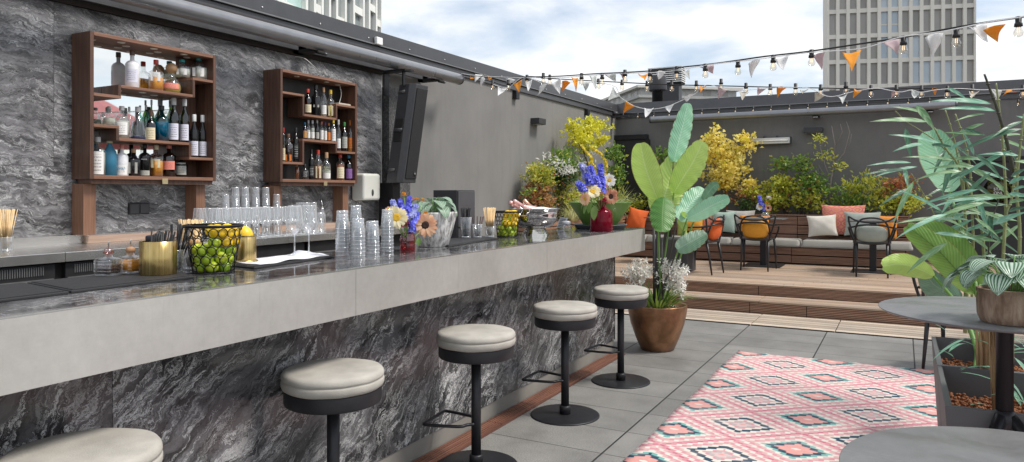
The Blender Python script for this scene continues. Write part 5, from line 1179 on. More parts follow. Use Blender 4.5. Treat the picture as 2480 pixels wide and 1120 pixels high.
m=MB(); m.lathe([(.13,0),(.135,.004),(.275,.215),(.277,.219),(.268,.219),(.24,.18),(.0001,.178)],n=56); m.build('bowl_body',paint('green_lacquer',(.13,.25,.045),.4,0,.1,5),t)
m=MB(); rg=random.Random(5)
for k in range(150):
    a=rg.uniform(0,2*PI); q=.2*math.sqrt(rg.random()); leaf(m,(q*math.cos(a),q*math.sin(a),.17),(math.cos(a)*rg.uniform(.2,.9),math.sin(a)*rg.uniform(.2,.9),1),rg.uniform(.10,.24),.006,rg.uniform(.8,2.6),.2,6,shape='lance',nu=2)
o=m.build('grass_tuft',leafmat('pale_grass',(.30,.40,.12),(.62,.66,.42),None,trans=.3),loc=(-2.34,5.95,BT+.012)); tag(o,'fine pale ornamental grass spilling out of the green planter bowl','grass')
t=thing('menu','grey printed menu leaning beside the green planter bowl','menu',(-2.60,5.72,BT),R(-30))
m=MB(); m.box((0,0,.052),(.11,.006,.10),Matrix.Rotation(R(-25),3,'X')); m.build('menu_card',paint('menu_paper',(.52,.53,.54),.6),t)
m=MB(); 
for k in range(6): m.box((-.0,-.0075+.0*k+ (k-2.5)*.0064,.052-(k-2.5)*-.0137),(.08,.002,.004),Matrix.Rotation(R(-25),3,'X'))
m.build('print_lines',m_anth,t)
p=onx(930,490,-2.9)
t=thing('bar_spoon','steel utensil handle standing behind the bar left of the bouquet','utensil',(-2.72,3.17,BT-.1))
m=MB(); m.tube([(0,0,0),(-.03,-.02,.15),(-.052,-.035,.27)],[.006,.009,.011],8); m.build('handle',m_steel,t)
t=thing('pour_bottle','small clear bottle with steel pourer behind the wine glasses on the back counter','bottle',(-4.62,4.93,CZ))
m=MB(); m.lathe([(.03,0),(.032,.01),(.032,.14),(.012,.18),(.01,.21)],n=20); m.build('bottle_glass',m_gl,t); m=MB(); m.tube([(0,0,.2),(0,0,.24),(-.002,-.01,.28)],[.009,.006,.003],8); m.build('pourer',m_steel,t)
t=thing('oil_bottle','tiny clear cruet with a curved spout beside the pink vase','cruet',(-2.50,3.13,BT))
m=MB(); m.lathe([(.014,0),(.016,.004),(.015,.03),(.006,.045),(.005,.055)],n=18); m.build('cruet_glass',m_gl,t); m=MB(); m.tube(smooth_path([(0,0,.05),(0,0,.075),(.012,0,.09)],5),.002,6); m.build('spout',m_steel,t)
# ================================================================ TERRACE
def od(px,py,d):
    return Vector((0,0,HC))+FV*d+RV*((px-CX)/F_*d)+Vector((0,0,(HY-py)/F_*d))
# ---- bench, planters
m_slat=wood('bench_timber',(.16,.08,.052),(.40,.23,.15),'X',rough=.5); m_slatp=wood('bench_plank',(.11,.058,.04),(.28,.155,.105),'X',rough=.45)
BX1=.09; DZ=.30
bn=thing('bench','long built-in hardwood bench with ribbed panels along the rear wall','bench',(-2.4,12.5,DZ))
def Q(x0,x1,y0,y1,z0,z1,mb=None): return (mb or MB()).bx(x0+2.4,x1+2.4,y0-12.5,y1-12.5,z0-DZ,z1-DZ)
Q(-4.98,BX1-.02,12.24,12.74,.31,.575).build('seat_box',m_dark,bn)
sx=ony(1917,620,12.2).x
def ribbed(x0,x1,y,z0,z1,n,nm='ribbed_panel'):
    m=MB(); h=(z1-z0)/n
    for i in range(n): Q(x0,x1,y,y+.03,z0+i*h,z0+i*h+h*.66,m)
    m.build(nm,m_slat,bn)
for z0,z1 in ((.325,.445),(.455,.575)):
    Q(-4.98,sx-.01,12.205,12.235,z0,z1-.006).build('plank',m_slatp,bn,bevel=.003)
    ribbed(sx,BX1-.06,12.205,z0,z1-.006,6)
Q(BX1-.05,BX1-.0,12.2,12.75,.31,.60).build('end_post',m_slatp,bn)
Q(-4.98,BX1-.02,12.78,12.80,.58,1.05).build('back_board',m_dark,bn)
sb=ony(1932,540,12.75).x
for z0,z1 in ((.60,.745),(.755,.90),(.91,1.05)):
    if z0>.9: ribbed(-4.98,sb-.01,12.745,z0,z1-.006,6)
    else: Q(-4.98,sb-.01,12.745,12.775,z0,z1-.006).build('plank',m_slatp,bn,bevel=.003)
    ribbed(sb,BX1,12.745,z0,z1-.006,6)
Q(-4.98,BX1,12.73,12.80,1.052,1.072).build('top_rail',m_slatp,bn,bevel=.003)
m_soil=paint('soil',(.03,.02,.014),.95,0,.3,60,.6,80)
t=thing('planter_box','long timber planter behind the bench against the rear wall','planter',(-2.4,13.2,DZ))
Q2=lambda x0,x1,y0,y1,z0,z1:MB().bx(x0+2.4,x1+2.4,y0-13.2,y1-13.2,z0-DZ,z1-DZ)
Q2(-4.98,BX1,12.803,13.5,.31,1.0).build('planter_wall',m_slatp,t); Q2(-4.95,BX1-.03,12.83,13.47,1.001,1.01).build('soil',m_soil,t)
t=thing('planter_box','timber planter along the left grey wall beyond the bar','planter',(-4.7,11,.28))
m=MB(); m.bx(-.28,.26,-2.0,1.7,0,.74); m.build('planter_wall',m_slatp,t)
m=MB(); 
for i in range(12): m.bx(.262,.285,-2.0,1.7,.02+i*.06,.02+i*.06+.042); m.bx(-.28,.26,-2.03,-2.003,.02+i*.06,.02+i*.06+.042)
m.build('ribbed_face',m_slat,t); m=MB(); m.bx(-.25,.23,-1.97,1.67,.741,.75); m.build('soil',m_soil,t)
m_cush=paint('bench_cushion_grey',(.29,.278,.25),.85,0,.07,5,.3,180)
cxs=[-4.9,ony(1560,590,12.15).x,ony(1768,590,12.15).x,ony(1937,590,12.15).x,ony(2213,590,12.15).x]
for i,(a,b) in enumerate(zip(cxs,cxs[1:])):
    m=MB()
    def top(u,v):
        x=a+.006+u*(b-a-.012); ed=min(u*(b-a),(1-u)*(b-a),v*.56,(1-v)*.56); z=.578+.105*min(1,(ed/.03))**.5 if ed<.03 else .683; z+=.01*math.sin(PI*u)*math.sin(PI*v)+.003*math.sin(x*9)*math.sin(v*7)
        return Vector((x,12.17+v*.56,z))
    m.grid(top,50,24); m.bx(a+.006,b-.006,12.17,12.73,.577,.60)
    tag(m.build('seat_cushion',m_cush),['long grey seat cushion at the far left of the bench behind the big leaves','long grey seat cushion behind the first chair','long grey seat cushion behind the middle chair','long grey seat cushion at the right end of the bench'][i],'cushion','seat cushions on the bench')
def fabric(nm,c,pat=None):
    t=T(nm); co=t.co(); n=t.noise(co,7,4); w_=t.noise(co,300,2); col=t.mix(t.rng(n,.3,.7),tuple(.85*k for k in c),c)
    if pat:
        uv=t.co('UV'); v=t.map(uv,(4.2,4.2,1)); se=t.n('ShaderNodeSeparateXYZ',{0:v}); 
        a=t.math('ABSOLUTE',t.math('SUBTRACT',t.math('FRACT',se.outputs[0]),.5)); b=t.math('ABSOLUTE',t.math('SUBTRACT',t.math('FRACT',se.outputs[1]),.5)); d=t.math('ADD',t.math('POWER',a,1.3),t.math('ADD',t.math('POWER',b,1.3),t.math('MULTIPLY',t.noise(v,3,3),.12)))
        col=t.mix(.85,col,t.ramp(d,[(0.1,pat[0]),(.2,pat[1]),(.3,pat[2]),(.42,pat[1]),(.5,pat[3]),(.62,pat[0])],'CONSTANT'))
    t.pr(col,.9,0,t.bump(t.math('ADD',w_,t.math('MULTIPLY',n,5.)),.35,.004)); return t.mat
F_mus=fabric('mustard_cotton',(.72,.33,.035)); F_or=fabric('burnt_orange_cotton',(.72,.13,.025)); F_mint=fabric('mint_cotton',(.36,.47,.40)); F_grey=fabric('stone_linen',(.44,.42,.38)); F_cream=fabric('cream_linen',(.66,.62,.54)); F_sage=fabric('sage_cotton',(.34,.38,.34)); F_or2=fabric('orange_cotton',(.80,.28,.03)); F_lime=fabric('lime_cotton',(.42,.50,.12))
F_pat=fabric('ikat_print',(.6,.2,.12),[(.70,.30,.16),(.55,.10,.08),(.72,.42,.28),(.62,.16,.20)])
def pillow(c,w_,h,th,mat,desc,rz=0,tilt=15,roll=0,group='scatter pillows on the bench'):
    m=MB(); M=Matrix.Rotation(R(rz),4,'Z')@Matrix.Rotation(R(-tilt),4,'X')@Matrix.Rotation(R(roll),4,'Y'); m.M=M
    rr_=random.Random(hash(desc)%1000)
    ph=sum(map(ord,desc))%7
    for sgn in (-1,1):
        def fn(u,v):
            a,b=2*u-1,2*v-1; e=max(0,(1-a*a))**.55*max(0,(1-b*b))**.55; x=a*(1-.09*(1-abs(b)**2)*abs(a)); z=b*(1-.09*(1-abs(a)**2)*abs(b))
            return Vector((x*w_/2,sgn*(th/2*e+.002+.004*math.sin(a*7+ph)*math.sin(b*6+ph)*e),z*h/2+h/2))
        m.grid(fn,18,18)
    o=m.build('pillow',mat); o.location=c; tag(o,desc,'pillow',group); return o
def pl(x0,x1,y0,y1,Y,mat,desc,th=.14,**k):
    c=ony((x0+x1)/2,y1,Y); w_=sz(x1-x0,c); h=sz(y1-y0,c); return pillow(Vector((c.x,Y,max(c.z,.685))),w_,h,th,mat,desc,**k)
pl(1512,1560,503,556,12.45,F_or,'burnt orange pillow at the far left of the bench behind the bar end',rz=20,roll=14)
pl(1640,1703,520,562,12.5,F_mus,'mustard pillow behind the striped leaf stems at the left of the bench',rz=5)
pl(1640,1668,514,535,12.62,F_cream,'cream pillow peeking over the mustard one')
pl(1694,1730,518,562,12.58,F_pat,'pink and red ikat pillow between the mustard and the mint one',rz=-8)
pl(1720,1780,511,564,12.50,F_mint,'mint green pillow left of the stone grey one',rz=-6)
pl(1757,1826,508,562,12.60,F_grey,'stone grey linen pillow leaning on the bench back behind the mint one',rz=3)
pl(1790,1862,521,562,12.42,F_or2,'orange pillow half hidden behind the middle chair')
pl(1640,1664,545,578,12.40,F_lime,'lime green pillow behind the banana stems',rz=12)
pl(1960,2027,520,573,12.42,F_cream,'cream linen pillow with fringed edge right of the middle chair',rz=8,roll=-4)
pl(1990,2090,494,571,12.60,F_pat,'large salmon ikat pillow standing behind the cream one',rz=-2)
pl(2048,2130,512,572,12.5,F_sage,'sage green pillow behind the right chair',rz=4)
pl(2122,2170,521,578,12.5,F_or2,'orange pillow at the right end of the bench',rz=-14)
# ---- tables and chairs on the deck
m_tab=paint('table_grey',(.12,.12,.125),.4,.05,.1)
def deck_table(x,y,desc,s=.64):
    t=thing('bistro_table',desc,'table',(x,y,DZ),0,'bistro tables in front of the bench')
    m=MB(); m.bx(-s/2,s/2,-s/2,s/2,.725,.74); m.build('table_top',m_tab,t,bevel=.003)
    m=MB(); m.bx(-.045,.045,-.045,.045,.012,.72); m.build('column',m_stool,t,bevel=.004)
    m=MB(); m.bx(-.28,.28,-.28,.28,.0,.012); m.build('base_plate',m_stool,t,bevel=.003)
deck_table(-3.35,11.55,'square bistro table behind the banana plant at the left of the deck')
deck_table(-1.91,11.75,'square bistro table with a flower glass behind the middle chair')
deck_table(-.38,11.62,'square bistro table behind the right chair')
m_ch=paint('chair_black',(.02,.02,.022),.35,.1,.15)
def chair_proto():
    t=thing('armchair','','chair',group='black armchairs on the terrace'); X=1
    def mir(P): return P+[(-x,y,z) for x,y,z in reversed(P[:-1])]
    for s_ in(-1,1):
        m=MB(); m.tube([(s_*.19,-.25,0),(s_*.185,-.21,.25),(s_*.185,-.17,.45)],[.011,.016,.019],10); m.build('leg',m_ch,t)
        m=MB(); m.tube([(s_*.235,.23,0),(s_*.225,.20,.25),(s_*.215,.16,.45)],[.011,.016,.019],10); m.build('leg',m_ch,t)
    m=MB()
    def sf(u,v):
        a,b=2*u-1,2*v-1; k=1/max(1e-6,(abs(a)**5+abs(b)**5)**.2)*max(abs(a),abs(b)) if (a or b) else 1
        return Vector((a*k*.235,b*k*.215,.455-.022*(1-a*a)*(1-b*b)+.012*abs(a)**3))
    m.grid(sf,14,14); m.build('seat',m_ch,t,solid=.022)
    A=mir([(-.20,-.12,.45),(-.205,-.20,.58),(-.185,-.245,.70),(-.13,-.27,.775),(-.06,-.283,.795),(0,-.286,.80)])
    Bc=mir([(-.19,-.18,.44),(-.235,-.20,.58),(-.275,-.21,.72),(-.285,-.21,.805),(-.262,-.225,.80),(-.19,-.262,.762),(-.09,-.284,.742),(0,-.29,.738)])
    Cc=mir([(-.215,.17,.44),(-.262,.15,.54),(-.288,.10,.635),(-.29,.0,.655),(-.275,-.1,.66),(-.235,-.20,.672),(-.13,-.272,.70),(0,-.284,.708)])
    for c,nm in ((A,'arched_back'),(Bc,'eared_back'),(Cc,'arm_rail')):
        m=MB(); m.tube(smooth_path(c,6),.0125,9); m.build(nm,m_ch,t)
    return t
chp=chair_proto(); chp.location=(-1.90,11.15,DZ); chp['label']='black plastic armchair with looped back in the middle of the deck, orange cushion on it'
dup(chp,(-.375,11.06,DZ),R(2),'black plastic armchair with looped back at the right of the deck, mint cushion on it')
dup(chp,(-2.52,10.30,DZ),R(78),'black plastic armchair turned sideways behind the banana plant, red orange cushion on it')
dup(chp,(.418,6.85,0),R(-25),'black plastic armchair mostly hidden behind the right plants, one leg showing under the round table')
gq='cushions on the armchairs'
def round_pillow(c,w_,h,th,mat,desc,rz=0): 
    m=MB(); M=Matrix.Rotation(R(rz),4,'Z')@Matrix.Rotation(R(12),4,'X')
    m.lathe([(.0001,-1),(.35,-.93),(.72,-.68),(.95,-.3),(1,0),(.95,.3),(.72,.68),(.35,.93),(.0001,1)],n=28,sq=3,M=Matrix.Diagonal((w_/2,h/2,th/2,1)))
    m.v=[tuple(M@Vector((x,z,y+h/2))) for x,y,z in m.v]; o=m.build('pillow',mat,loc=c); tag(o,desc,'pillow',gq)
round_pillow((-1.90,11.0,DZ+.455),.36,.29,.13,F_mus,'mustard orange cushion squeezed against the back of the middle chair')
round_pillow((-.37,10.90,DZ+.455),.38,.24,.13,F_sage,'sage mint cushion squeezed against the back of the right chair')
round_pillow((-2.36,10.32,DZ+.455),.34,.33,.13,F_or,'red orange cushion on the sideways chair',78)
# grey cube armchair behind the pot, side tables
t=thing('cube_planter','dark grey cube pedestal behind the banana stems at the edge of the deck','pedestal',(-2.92,10.4,DZ))
m=MB(); m.bx(-.24,.24,-.24,.24,0,.47); m.build('pedestal_body',paint('dark_concrete',(.05,.048,.052),.7,0,.12,8),t,bevel=.006); m=MB(); m.bx(-.2,.2,-.2,.2,.471,.478); m.build('pedestal_top',m_anth,t)
# flower glass on the middle table
vp=Vector((-1.86,11.60,DZ+.74)); t=thing('vase','small clear glass vase on the middle bistro table','vase',vp)
m=MB(); m.lathe([(.03,0),(.05,.02),(.055,.05),(.045,.08),(.035,.095)],n=24); m.build('vase_body',m_gl,t)
gf='flowers in the clear vase on the bistro table'; vb=vp+Vector((0,0,.05))
F5=lambda x,y:ony(1600+x/5.09,480+y/5.09,11.55)
daisy(F5(1225,105),(.1,-1,.3),.062,m_pet_w,m_disc_y,'white daisy with big yellow centre in the small table bouquet',vb,gf,14,.4,90)
daisy(F5(1325,125),(.2,-1,.1),.055,m_pet_r,m_disc_b,'dusky pink sunflower in the small table bouquet',vb,gf,16,.4,91)
mum(F5(1330,10),.05,m_pet_w,'pale pink white mum at the top of the small table bouquet',vb,gf,92,'mum'); mum(F5(1310,65),.03,m_or,'orange bloom in the small table bouquet',vb,gf,93)
spike([F5(1240,80),F5(1225,20),F5(1215,-20)],'blue delphinium at the upper left of the small table bouquet',m_blue,vb,gf,.035,40,.02,94); spike([F5(1280,150),F5(1270,120),F5(1265,80)],'blue delphinium low in the small table bouquet',m_blue,vb,gf,.03,30,.02,95)
# ---- foliage
def cloud(name,label,base,clumps,mats,leaf_s,stems=True,asp=.55,grp=None,seed=1,stem_m=None,trunk=None,up=.3,cat='shrub',fold=.35):
    """clumps: (centre, radii, leaves, material index)"""
    rg=random.Random(seed); t=thing(name,label,cat,base,0,grp); b=Vector(base)
    m=MB(); sm=MB()
    for (c,rad,n,mi) in clumps:
        c=Vector(c)-b
        nt_=max(6,n//16); tw=[]
        for k in range(nt_):
            a=rg.uniform(0,2*PI); zz=rg.uniform(-1,1); s_=math.sqrt(1-zz*zz); q=rg.random()**.45
            tw.append(c+Vector((s_*math.cos(a)*rad[0],s_*math.sin(a)*rad[1],zz*rad[2]))*q)
        for k,p in enumerate(tw):
            if stems and k%7==0: 
                o=Vector((c.x*.6,c.y*.6,min(0.,c.z))); o=Vector((rg.uniform(-.03,.03)+c.x*.5,c.y*.5,0)); sm.tube([o,o.lerp(p,.5)+Vector((rg.uniform(-.05,.05),0,.05)),p],[.005,.003,.0015],4)
            for j in range(max(1,n//nt_)):
                m.mi=mi if rg.random()>.2 or mats[mi] is Lw else rg.choice([q for q in range(len(mats)) if mats[q] is not Lw])
                sp=leaf_s*1.15; pp=p+Vector((rg.gauss(0,sp),rg.gauss(0,sp),rg.gauss(0,sp*.6)))
                d=Vector((rg.gauss(0,1),rg.gauss(0,1)-.3,rg.gauss(up,.7))).normalized(); s_=d.cross(Vector((rg.gauss(0,1),rg.gauss(0,1),rg.gauss(0,1)))).normalized(); L_=leaf_s*1.3*rg.uniform(.6,1.3); W_=L_*asp
                nn_=s_.cross(d); e=pp+d*L_*.5
                m.add([pp,e+s_*W_/2+nn_*W_*fold,pp+d*L_,e-s_*W_/2+nn_*W_*fold,e],[(0,1,4),(1,2,4),(2,3,4),(3,0,4)])
    m.build('foliage',mats,t)
    if trunk:
        for (pts,rs) in trunk: sm.tube([Vector(p)-b for p in pts],rs,6)
    if sm.v: sm.build('stems',stem_m or paint('twig_brown',(.10,.07,.05),.8),t)
    return t
lm=lambda n,a,b,tr=.35,vs=2.5:leafmat(n,a,b,None,trans=tr,varscale=vs,rough=.5)
Lg=lm('leaf_mid_green',(.13,.26,.04),(.26,.38,.07)); Ld=lm('leaf_dark_green',(.04,.10,.025),(.09,.17,.04)); Ly=lm('leaf_yellow',(.93,.76,.13),(.96,.86,.32)); Lyg=lm('leaf_yellow_green',(.46,.50,.05),(.68,.66,.12)); Lr=lm('leaf_russet',(.40,.12,.05),(.48,.27,.10)); Lw=lm('white_bloom',(.75,.75,.70),(.82,.82,.78),.25)
Lyl=lm('leaf_lemon',(.66,.66,.04),(.82,.76,.08))
def cb_(x0,x1,y0,y1,Y,n,mi,ry=.25,ax='y'):
    c=(ony if ax=='y' else onx)((x0+x1)/2,(y0+y1)/2,Y); rx=sz(x1-x0,c)/2; rz_=sz(y1-y0,c)/2
    if ax=='x': return (c,(ry,rx,rz_),n,mi)
    return (c,(rx,ry,rz_),n,mi)
Yp=13.12
def bp(px,Y=Yp): return (ony(px,500,Y).x,Y,1.0)
c0=bp(1760)
cloud('small_tree','small tree with bright golden yellow leaves against the rear wall',c0,
 [cb_(1700,1790,345,400,Yp,520,0),cb_(1740,1812,375,430,Yp,520,0),cb_(1697,1800,405,455,Yp,560,0),cb_(1745,1790,430,458,Yp,160,0),cb_(1722,1748,312,345,Yp,110,0,.1),cb_(1785,1805,318,350,Yp,80,0,.1),cb_(1795,1835,322,372,Yp,140,0,.1),cb_(1702,1730,330,365,Yp,110,0,.1),cb_(1790,1828,430,475,Yp,120,0,.1),cb_(1800,1850,455,480,Yp,80,1,.1)],
 [Ly,Lyl],.052,stems=False,asp=.8,seed=21,trunk=[([c0,Vector(c0)+Vector((.01,0,.35)),ony(1757,420,Yp),ony(1748,380,Yp)],[.022,.018,.012,.006]),([ony(1757,430,Yp),ony(1795,380,Yp),ony(1822,335,Yp)],[.01,.007,.004]),([ony(1757,430,Yp),ony(1722,390,Yp),ony(1710,350,Yp)],[.01,.007,.004]),([ony(1750,400,Yp),ony(1740,350,Yp),ony(1735,318,Yp)],[.008,.006,.003]),([ony(1757,440,Yp),ony(1795,450,Yp),ony(1845,475,Yp)],[.008,.006,.003])],cat='tree',stem_m=paint('trunk_orange',(.30,.13,.05),.8))
cloud('shrub','leafy green climbing shrub with two peaks right of the yellow tree',bp(1915),[cb_(1868,1915,385,425,Yp,220,0,.12),cb_(1932,1958,378,430,Yp,150,0,.1),cb_(1860,1930,420,470,Yp,420,1),cb_(1935,2000,415,465,Yp,420,0),cb_(1850,1935,460,515,Yp,420,1),cb_(1930,2005,455,515,Yp,480,1)],[Lg,Lyg,Lr,Ld],.05,asp=.75,seed=22)
cloud('shrub','reddish yellow shrub low behind the small table bouquet',bp(1850),[cb_(1815,1880,455,490,Yp-.1,260,0),cb_(1770,1840,465,500,Yp-.1,150,1,.15),cb_(1840,1900,440,515,Yp-.1,260,2,.2)],[Lyg,Lr,Lyg],.045,asp=.6,seed=23)
cloud('shrub','dark green cushion shrub at the foot of the yellow tree',bp(1805),[cb_(1782,1835,475,518,Yp-.15,520,0,.15)],[Ld,Lg],.03,seed=24)
cloud('shrub','sparse shrub with bare silvery twigs and a few green leaves',bp(2010),[cb_(1970,2000,330,362,Yp,70,0,.08),cb_(1990,2008,362,395,Yp,60,0,.06),cb_(2018,2040,390,415,Yp,50,0,.06),cb_(1975,2040,440,500,Yp,200,1,.2)],[Lyg,Lg],.055,asp=.4,seed=25,stems=False,stem_m=paint('twig_silver',(.22,.19,.17),.7),
 trunk=[([ony(2008,500,Yp),ony(2012,440,Yp),ony(2020,400,Yp),ony(2045,370,Yp),ony(2058,320,Yp),ony(2050,295,Yp)],[.02,.015,.011,.008,.005,.002]),([ony(2020,400,Yp),ony(2022,350,Yp),ony(2014,305,Yp)],[.009,.006,.002]),([ony(2022,360,Yp),ony(2040,320,Yp),ony(2035,300,Yp)],[.006,.004,.002]),([ony(2012,440,Yp),ony(1998,400,Yp),ony(1985,350,Yp)],[.009,.006,.003]),([ony(2010,430,Yp),ony(1990,415,Yp),ony(1983,400,Yp)],[.004,.003,.002]),([ony(2045,370,Yp),ony(2060,345,Yp),ony(2062,325,Yp)],[.004,.003,.002])])
cloud('shrub','yellow green shrub with upright shoots left of the bamboo plant',bp(2070),[cb_(2050,2080,435,480,Yp,200,0,.12),cb_(2085,2115,420,470,Yp,160,0,.12),cb_(2030,2110,475,518,Yp,420,1,.2),cb_(2100,2150,430,500,Yp,260,0,.15)],[Lyg,Lg],.06,asp=.35,seed=26,up=1.)
cloud('shrub','russet and yellow shrub at the right end of the rear planter',bp(2180),[cb_(2130,2230,425,480,Yp,420,0,.2),cb_(2110,2190,465,518,Yp,420,1,.2),cb_(2170,2240,465,522,Yp,420,2,.2)],[Lr,Lyg,Lyg,Lg],.055,asp=.5,seed=27)
cloud('shrub','tall loose green shrub behind the banana leaves near the corner',bp(1610),[cb_(1575,1650,350,420,Yp,420,0,.2),cb_(1580,1660,410,510,Yp,420,1,.25),cb_(1525,1600,470,515,Yp,300,1,.2)],[Lg,Lyg,Ld],.05,asp=.6,seed=28)
Xl=-4.66
def lb(px): q=onx(px,530,Xl); return (Xl,q.y,1.03)
cloud('shrub','dense green and russet shrub against the left grey wall',lb(1335),[cb_(1275,1345,395,455,Xl,1000,0,.24,'x'),cb_(1330,1400,395,460,Xl,1000,3,.24,'x'),cb_(1268,1340,440,535,Xl,1500,1,.26,'x'),cb_(1330,1415,440,540,Xl,1600,0,.26,'x'),cb_(1262,1290,455,480,Xl,60,2,.1,'x')],[Lyg,Lr,Lg,Ld],.04,asp=.5,seed=31)
cloud('shrub','white flowering oleander above the russet shrub',lb(1350),[cb_(1300,1430,365,425,Xl-.02,1100,0,.2,'x'),cb_(1395,1480,420,530,Xl+.05,1500,2,.22,'x'),cb_(1315,1335,375,392,Xl+.15,24,1,.05,'x'),cb_(1385,1420,385,405,Xl+.15,40,1,.06,'x'),cb_(1362,1385,405,420,Xl+.2,90,1,.05,'x'),cb_(1338,1350,390,405,Xl+.2,40,1,.05,'x'),cb_(1420,1440,360,380,Xl+.1,40,1,.05,'x')],[Lg,Lw,Lyg],.055,asp=.32,seed=32)
j0=lb(1440)
cloud('small_tree','lemon yellow young tree in the far left corner of the terrace',j0,[cb_(1425,1455,283,310,Xl,90,0,.1,'x'),cb_(1440,1482,298,315,Xl,80,0,.06,'x'),cb_(1382,1398,285,325,Xl,70,0,.06,'x'),cb_(1380,1420,320,350,Xl,150,0,.1,'x'),cb_(1400,1455,305,345,Xl,170,0,.12,'x'),cb_(1430,1470,335,350,Xl,90,0,.06,'x'),cb_(1400,1440,345,370,Xl,90,1,.1,'x')],[Lyl,Lyg],.06,stems=False,asp=.8,seed=33,cat='tree',
 trunk=[([j0,onx(1432,430,Xl),onx(1415,370,Xl),onx(1402,325,Xl)],[.025,.02,.013,.006]),([onx(1428,400,Xl),onx(1432,350,Xl),onx(1440,300,Xl),onx(1443,285,Xl)],[.014,.009,.006,.003]),([onx(1436,320,Xl),onx(1478,308,Xl)],[.005,.003]),([onx(1415,370,Xl),onx(1392,335,Xl),onx(1386,295,Xl)],[.008,.005,.003])])
cloud('shrub','bright green bushy shrub in the corner in front of the black door',(onx(1490,530,-4.5).x,onx(1490,530,-4.5).y,1.02),[cb_(1465,1510,350,400,-4.5,260,0,.15,'x'),cb_(1455,1520,395,460,-4.5,420,0,.2,'x'),cb_(1450,1530,450,530,-4.5,560,1,.22,'x')],[Lg,Lyg,Ld],.055,asp=.6,seed=34)
# arching grass
def grass(name,label,base,n,L_,W_,mat,seed,spread=1.,r0=.05,droop=(1.,2.2),cat='grass'):
    rg=random.Random(seed); m=MB()
    for k in range(n):
        a=rg.uniform(0,2*PI); q=r0*rg.random(); e=rg.uniform(.15,1)*spread; leaf(m,(q*math.cos(a),q*math.sin(a),0),(math.cos(a)*e,math.sin(a)*e,1),L_*rg.uniform(.6,1.15),W_,rg.uniform(*droop),.3,7,shape='lance',nu=2)
    o=m.build(name,mat,loc=base); tag(o,label,cat); return o
q=onx(1490,500,-4.35)
grass('yucca','spiky narrow leaved yucca radiating in front of the corner shrubs',(q.x,q.y,1.1),110,.62,.016,lm('yucca_leaf',(.20,.28,.07),(.50,.52,.24)),35,1.6,.04,(.2,.8),'plant')
q=onx(1390,520,-4.4)
grass('ornamental_grass','pale arching ornamental grass at the edge of the left planter',(q.x,q.y,1.0),170,.5,.009,lm('straw_grass',(.40,.42,.16),(.62,.60,.34)),36,1.2,.08,(.8,2.2))
# ---- bronze pot with banana plant
def mat_bronze():
    t=T('bronze_glaze'); c=t.co(); n=t.noise(c,4,5,.6,.4); t.pr(t.ramp(n,[(.32,(.12,.062,.034)),(.5,(.28,.145,.075)),(.68,(.48,.26,.14))]),t.rng(n,.3,.7,.28,.42),.65,t.bump(t.noise(c,3,2),.1,.01)); return t.mat
PP=onz(1592,846); 
pt=thing('plant_pot','large bronze glazed pot beside the last stool, holding the tall banana plant','plant pot',(PP.x,PP.y,0))
dP=-SA*PP.x+CA*PP.y; rP=71*dP/F_; hP=HC-(737-HY)*dP/F_
m=MB(); m.lathe([(rP*.50,0),(rP*.56,.006),(rP*.74,hP*.28),(rP*.90,hP*.58),(rP*.985,hP*.85),(rP,hP*.985),(rP*.995,hP),(rP*.93,hP),(rP*.92,hP*.9),(.0001,hP*.89)],n=72); m.build('pot_body',mat_bronze(),pt)
rg=random.Random(9); m=MB()
for k in range(420):
    a=rg.uniform(0,2*PI); q=rP*.9*math.sqrt(rg.random()); m.sphere((q*math.cos(a),q*math.sin(a),hP*.9+rg.uniform(0,.012)),rg.uniform(.006,.011),6,(1,rg.uniform(.6,1),.7))
m.build('gravel',paint('white_gravel',(.50,.47,.40),.8,0,.25,90),pt)['kind']='stuff'
def big_leaf(pts,W_,mat,par,wave=.004,fold=.12,facing=None,name='leaf',tears=0):
    P=smooth_path(pts,5); n=len(P)-1; m=MB(); par_loc=Vector(par.location)
    fc=Vector(facing) if facing is not None else (Vector((0,0,HC))-P[n//2]).normalized()
    def fn(u,v):
        k=v*n; i=min(int(k),n-1); c=P[i].lerp(P[i+1],k-i); t_=(P[i+1]-P[i]).normalized(); s_=t_.cross(fc).normalized(); nn_=s_.cross(t_)
        w_=(math.sin(PI*(v*.955+.022)))**.5; x=(u-.5)*2
        if tears:
            fr=(v*tears)%1; 
            if fr<.12 and abs(x)>.45: w_*=.9
        return c+s_*x*W_/2*w_+nn_*(-abs(x)**1.3*fold*W_*w_+wave*math.sin(v*38+x*3)*abs(x))-par_loc
    m.grid(fn,10,36); return m.build(name,mat,par)
bm={}
def bmat(k):
    c={'lime':((.42,.62,.12),(.54,.74,.20),(.66,.80,.36)),'aqua':((.24,.56,.34),(.40,.70,.48),(.60,.82,.66)),'mid':((.09,.26,.05),(.20,.42,.10),(.36,.52,.24)),'dull':((.09,.20,.12),(.17,.31,.21),(.30,.42,.32)),'deep':((.18,.36,.07),(.28,.46,.12),(.08,.18,.04))}[k]
    if k not in bm: bm[k]=leafmat('banana_leaf_'+k,c[0],c[1],c[2],20,trans=.4,rough=.35,varscale=1.5)
    return bm[k]
bpn=thing('banana_plant','tall artificial banana plant with broad lime and aqua leaves in the bronze pot','plant',(PP.x,PP.y,hP*.9))
d0=dP
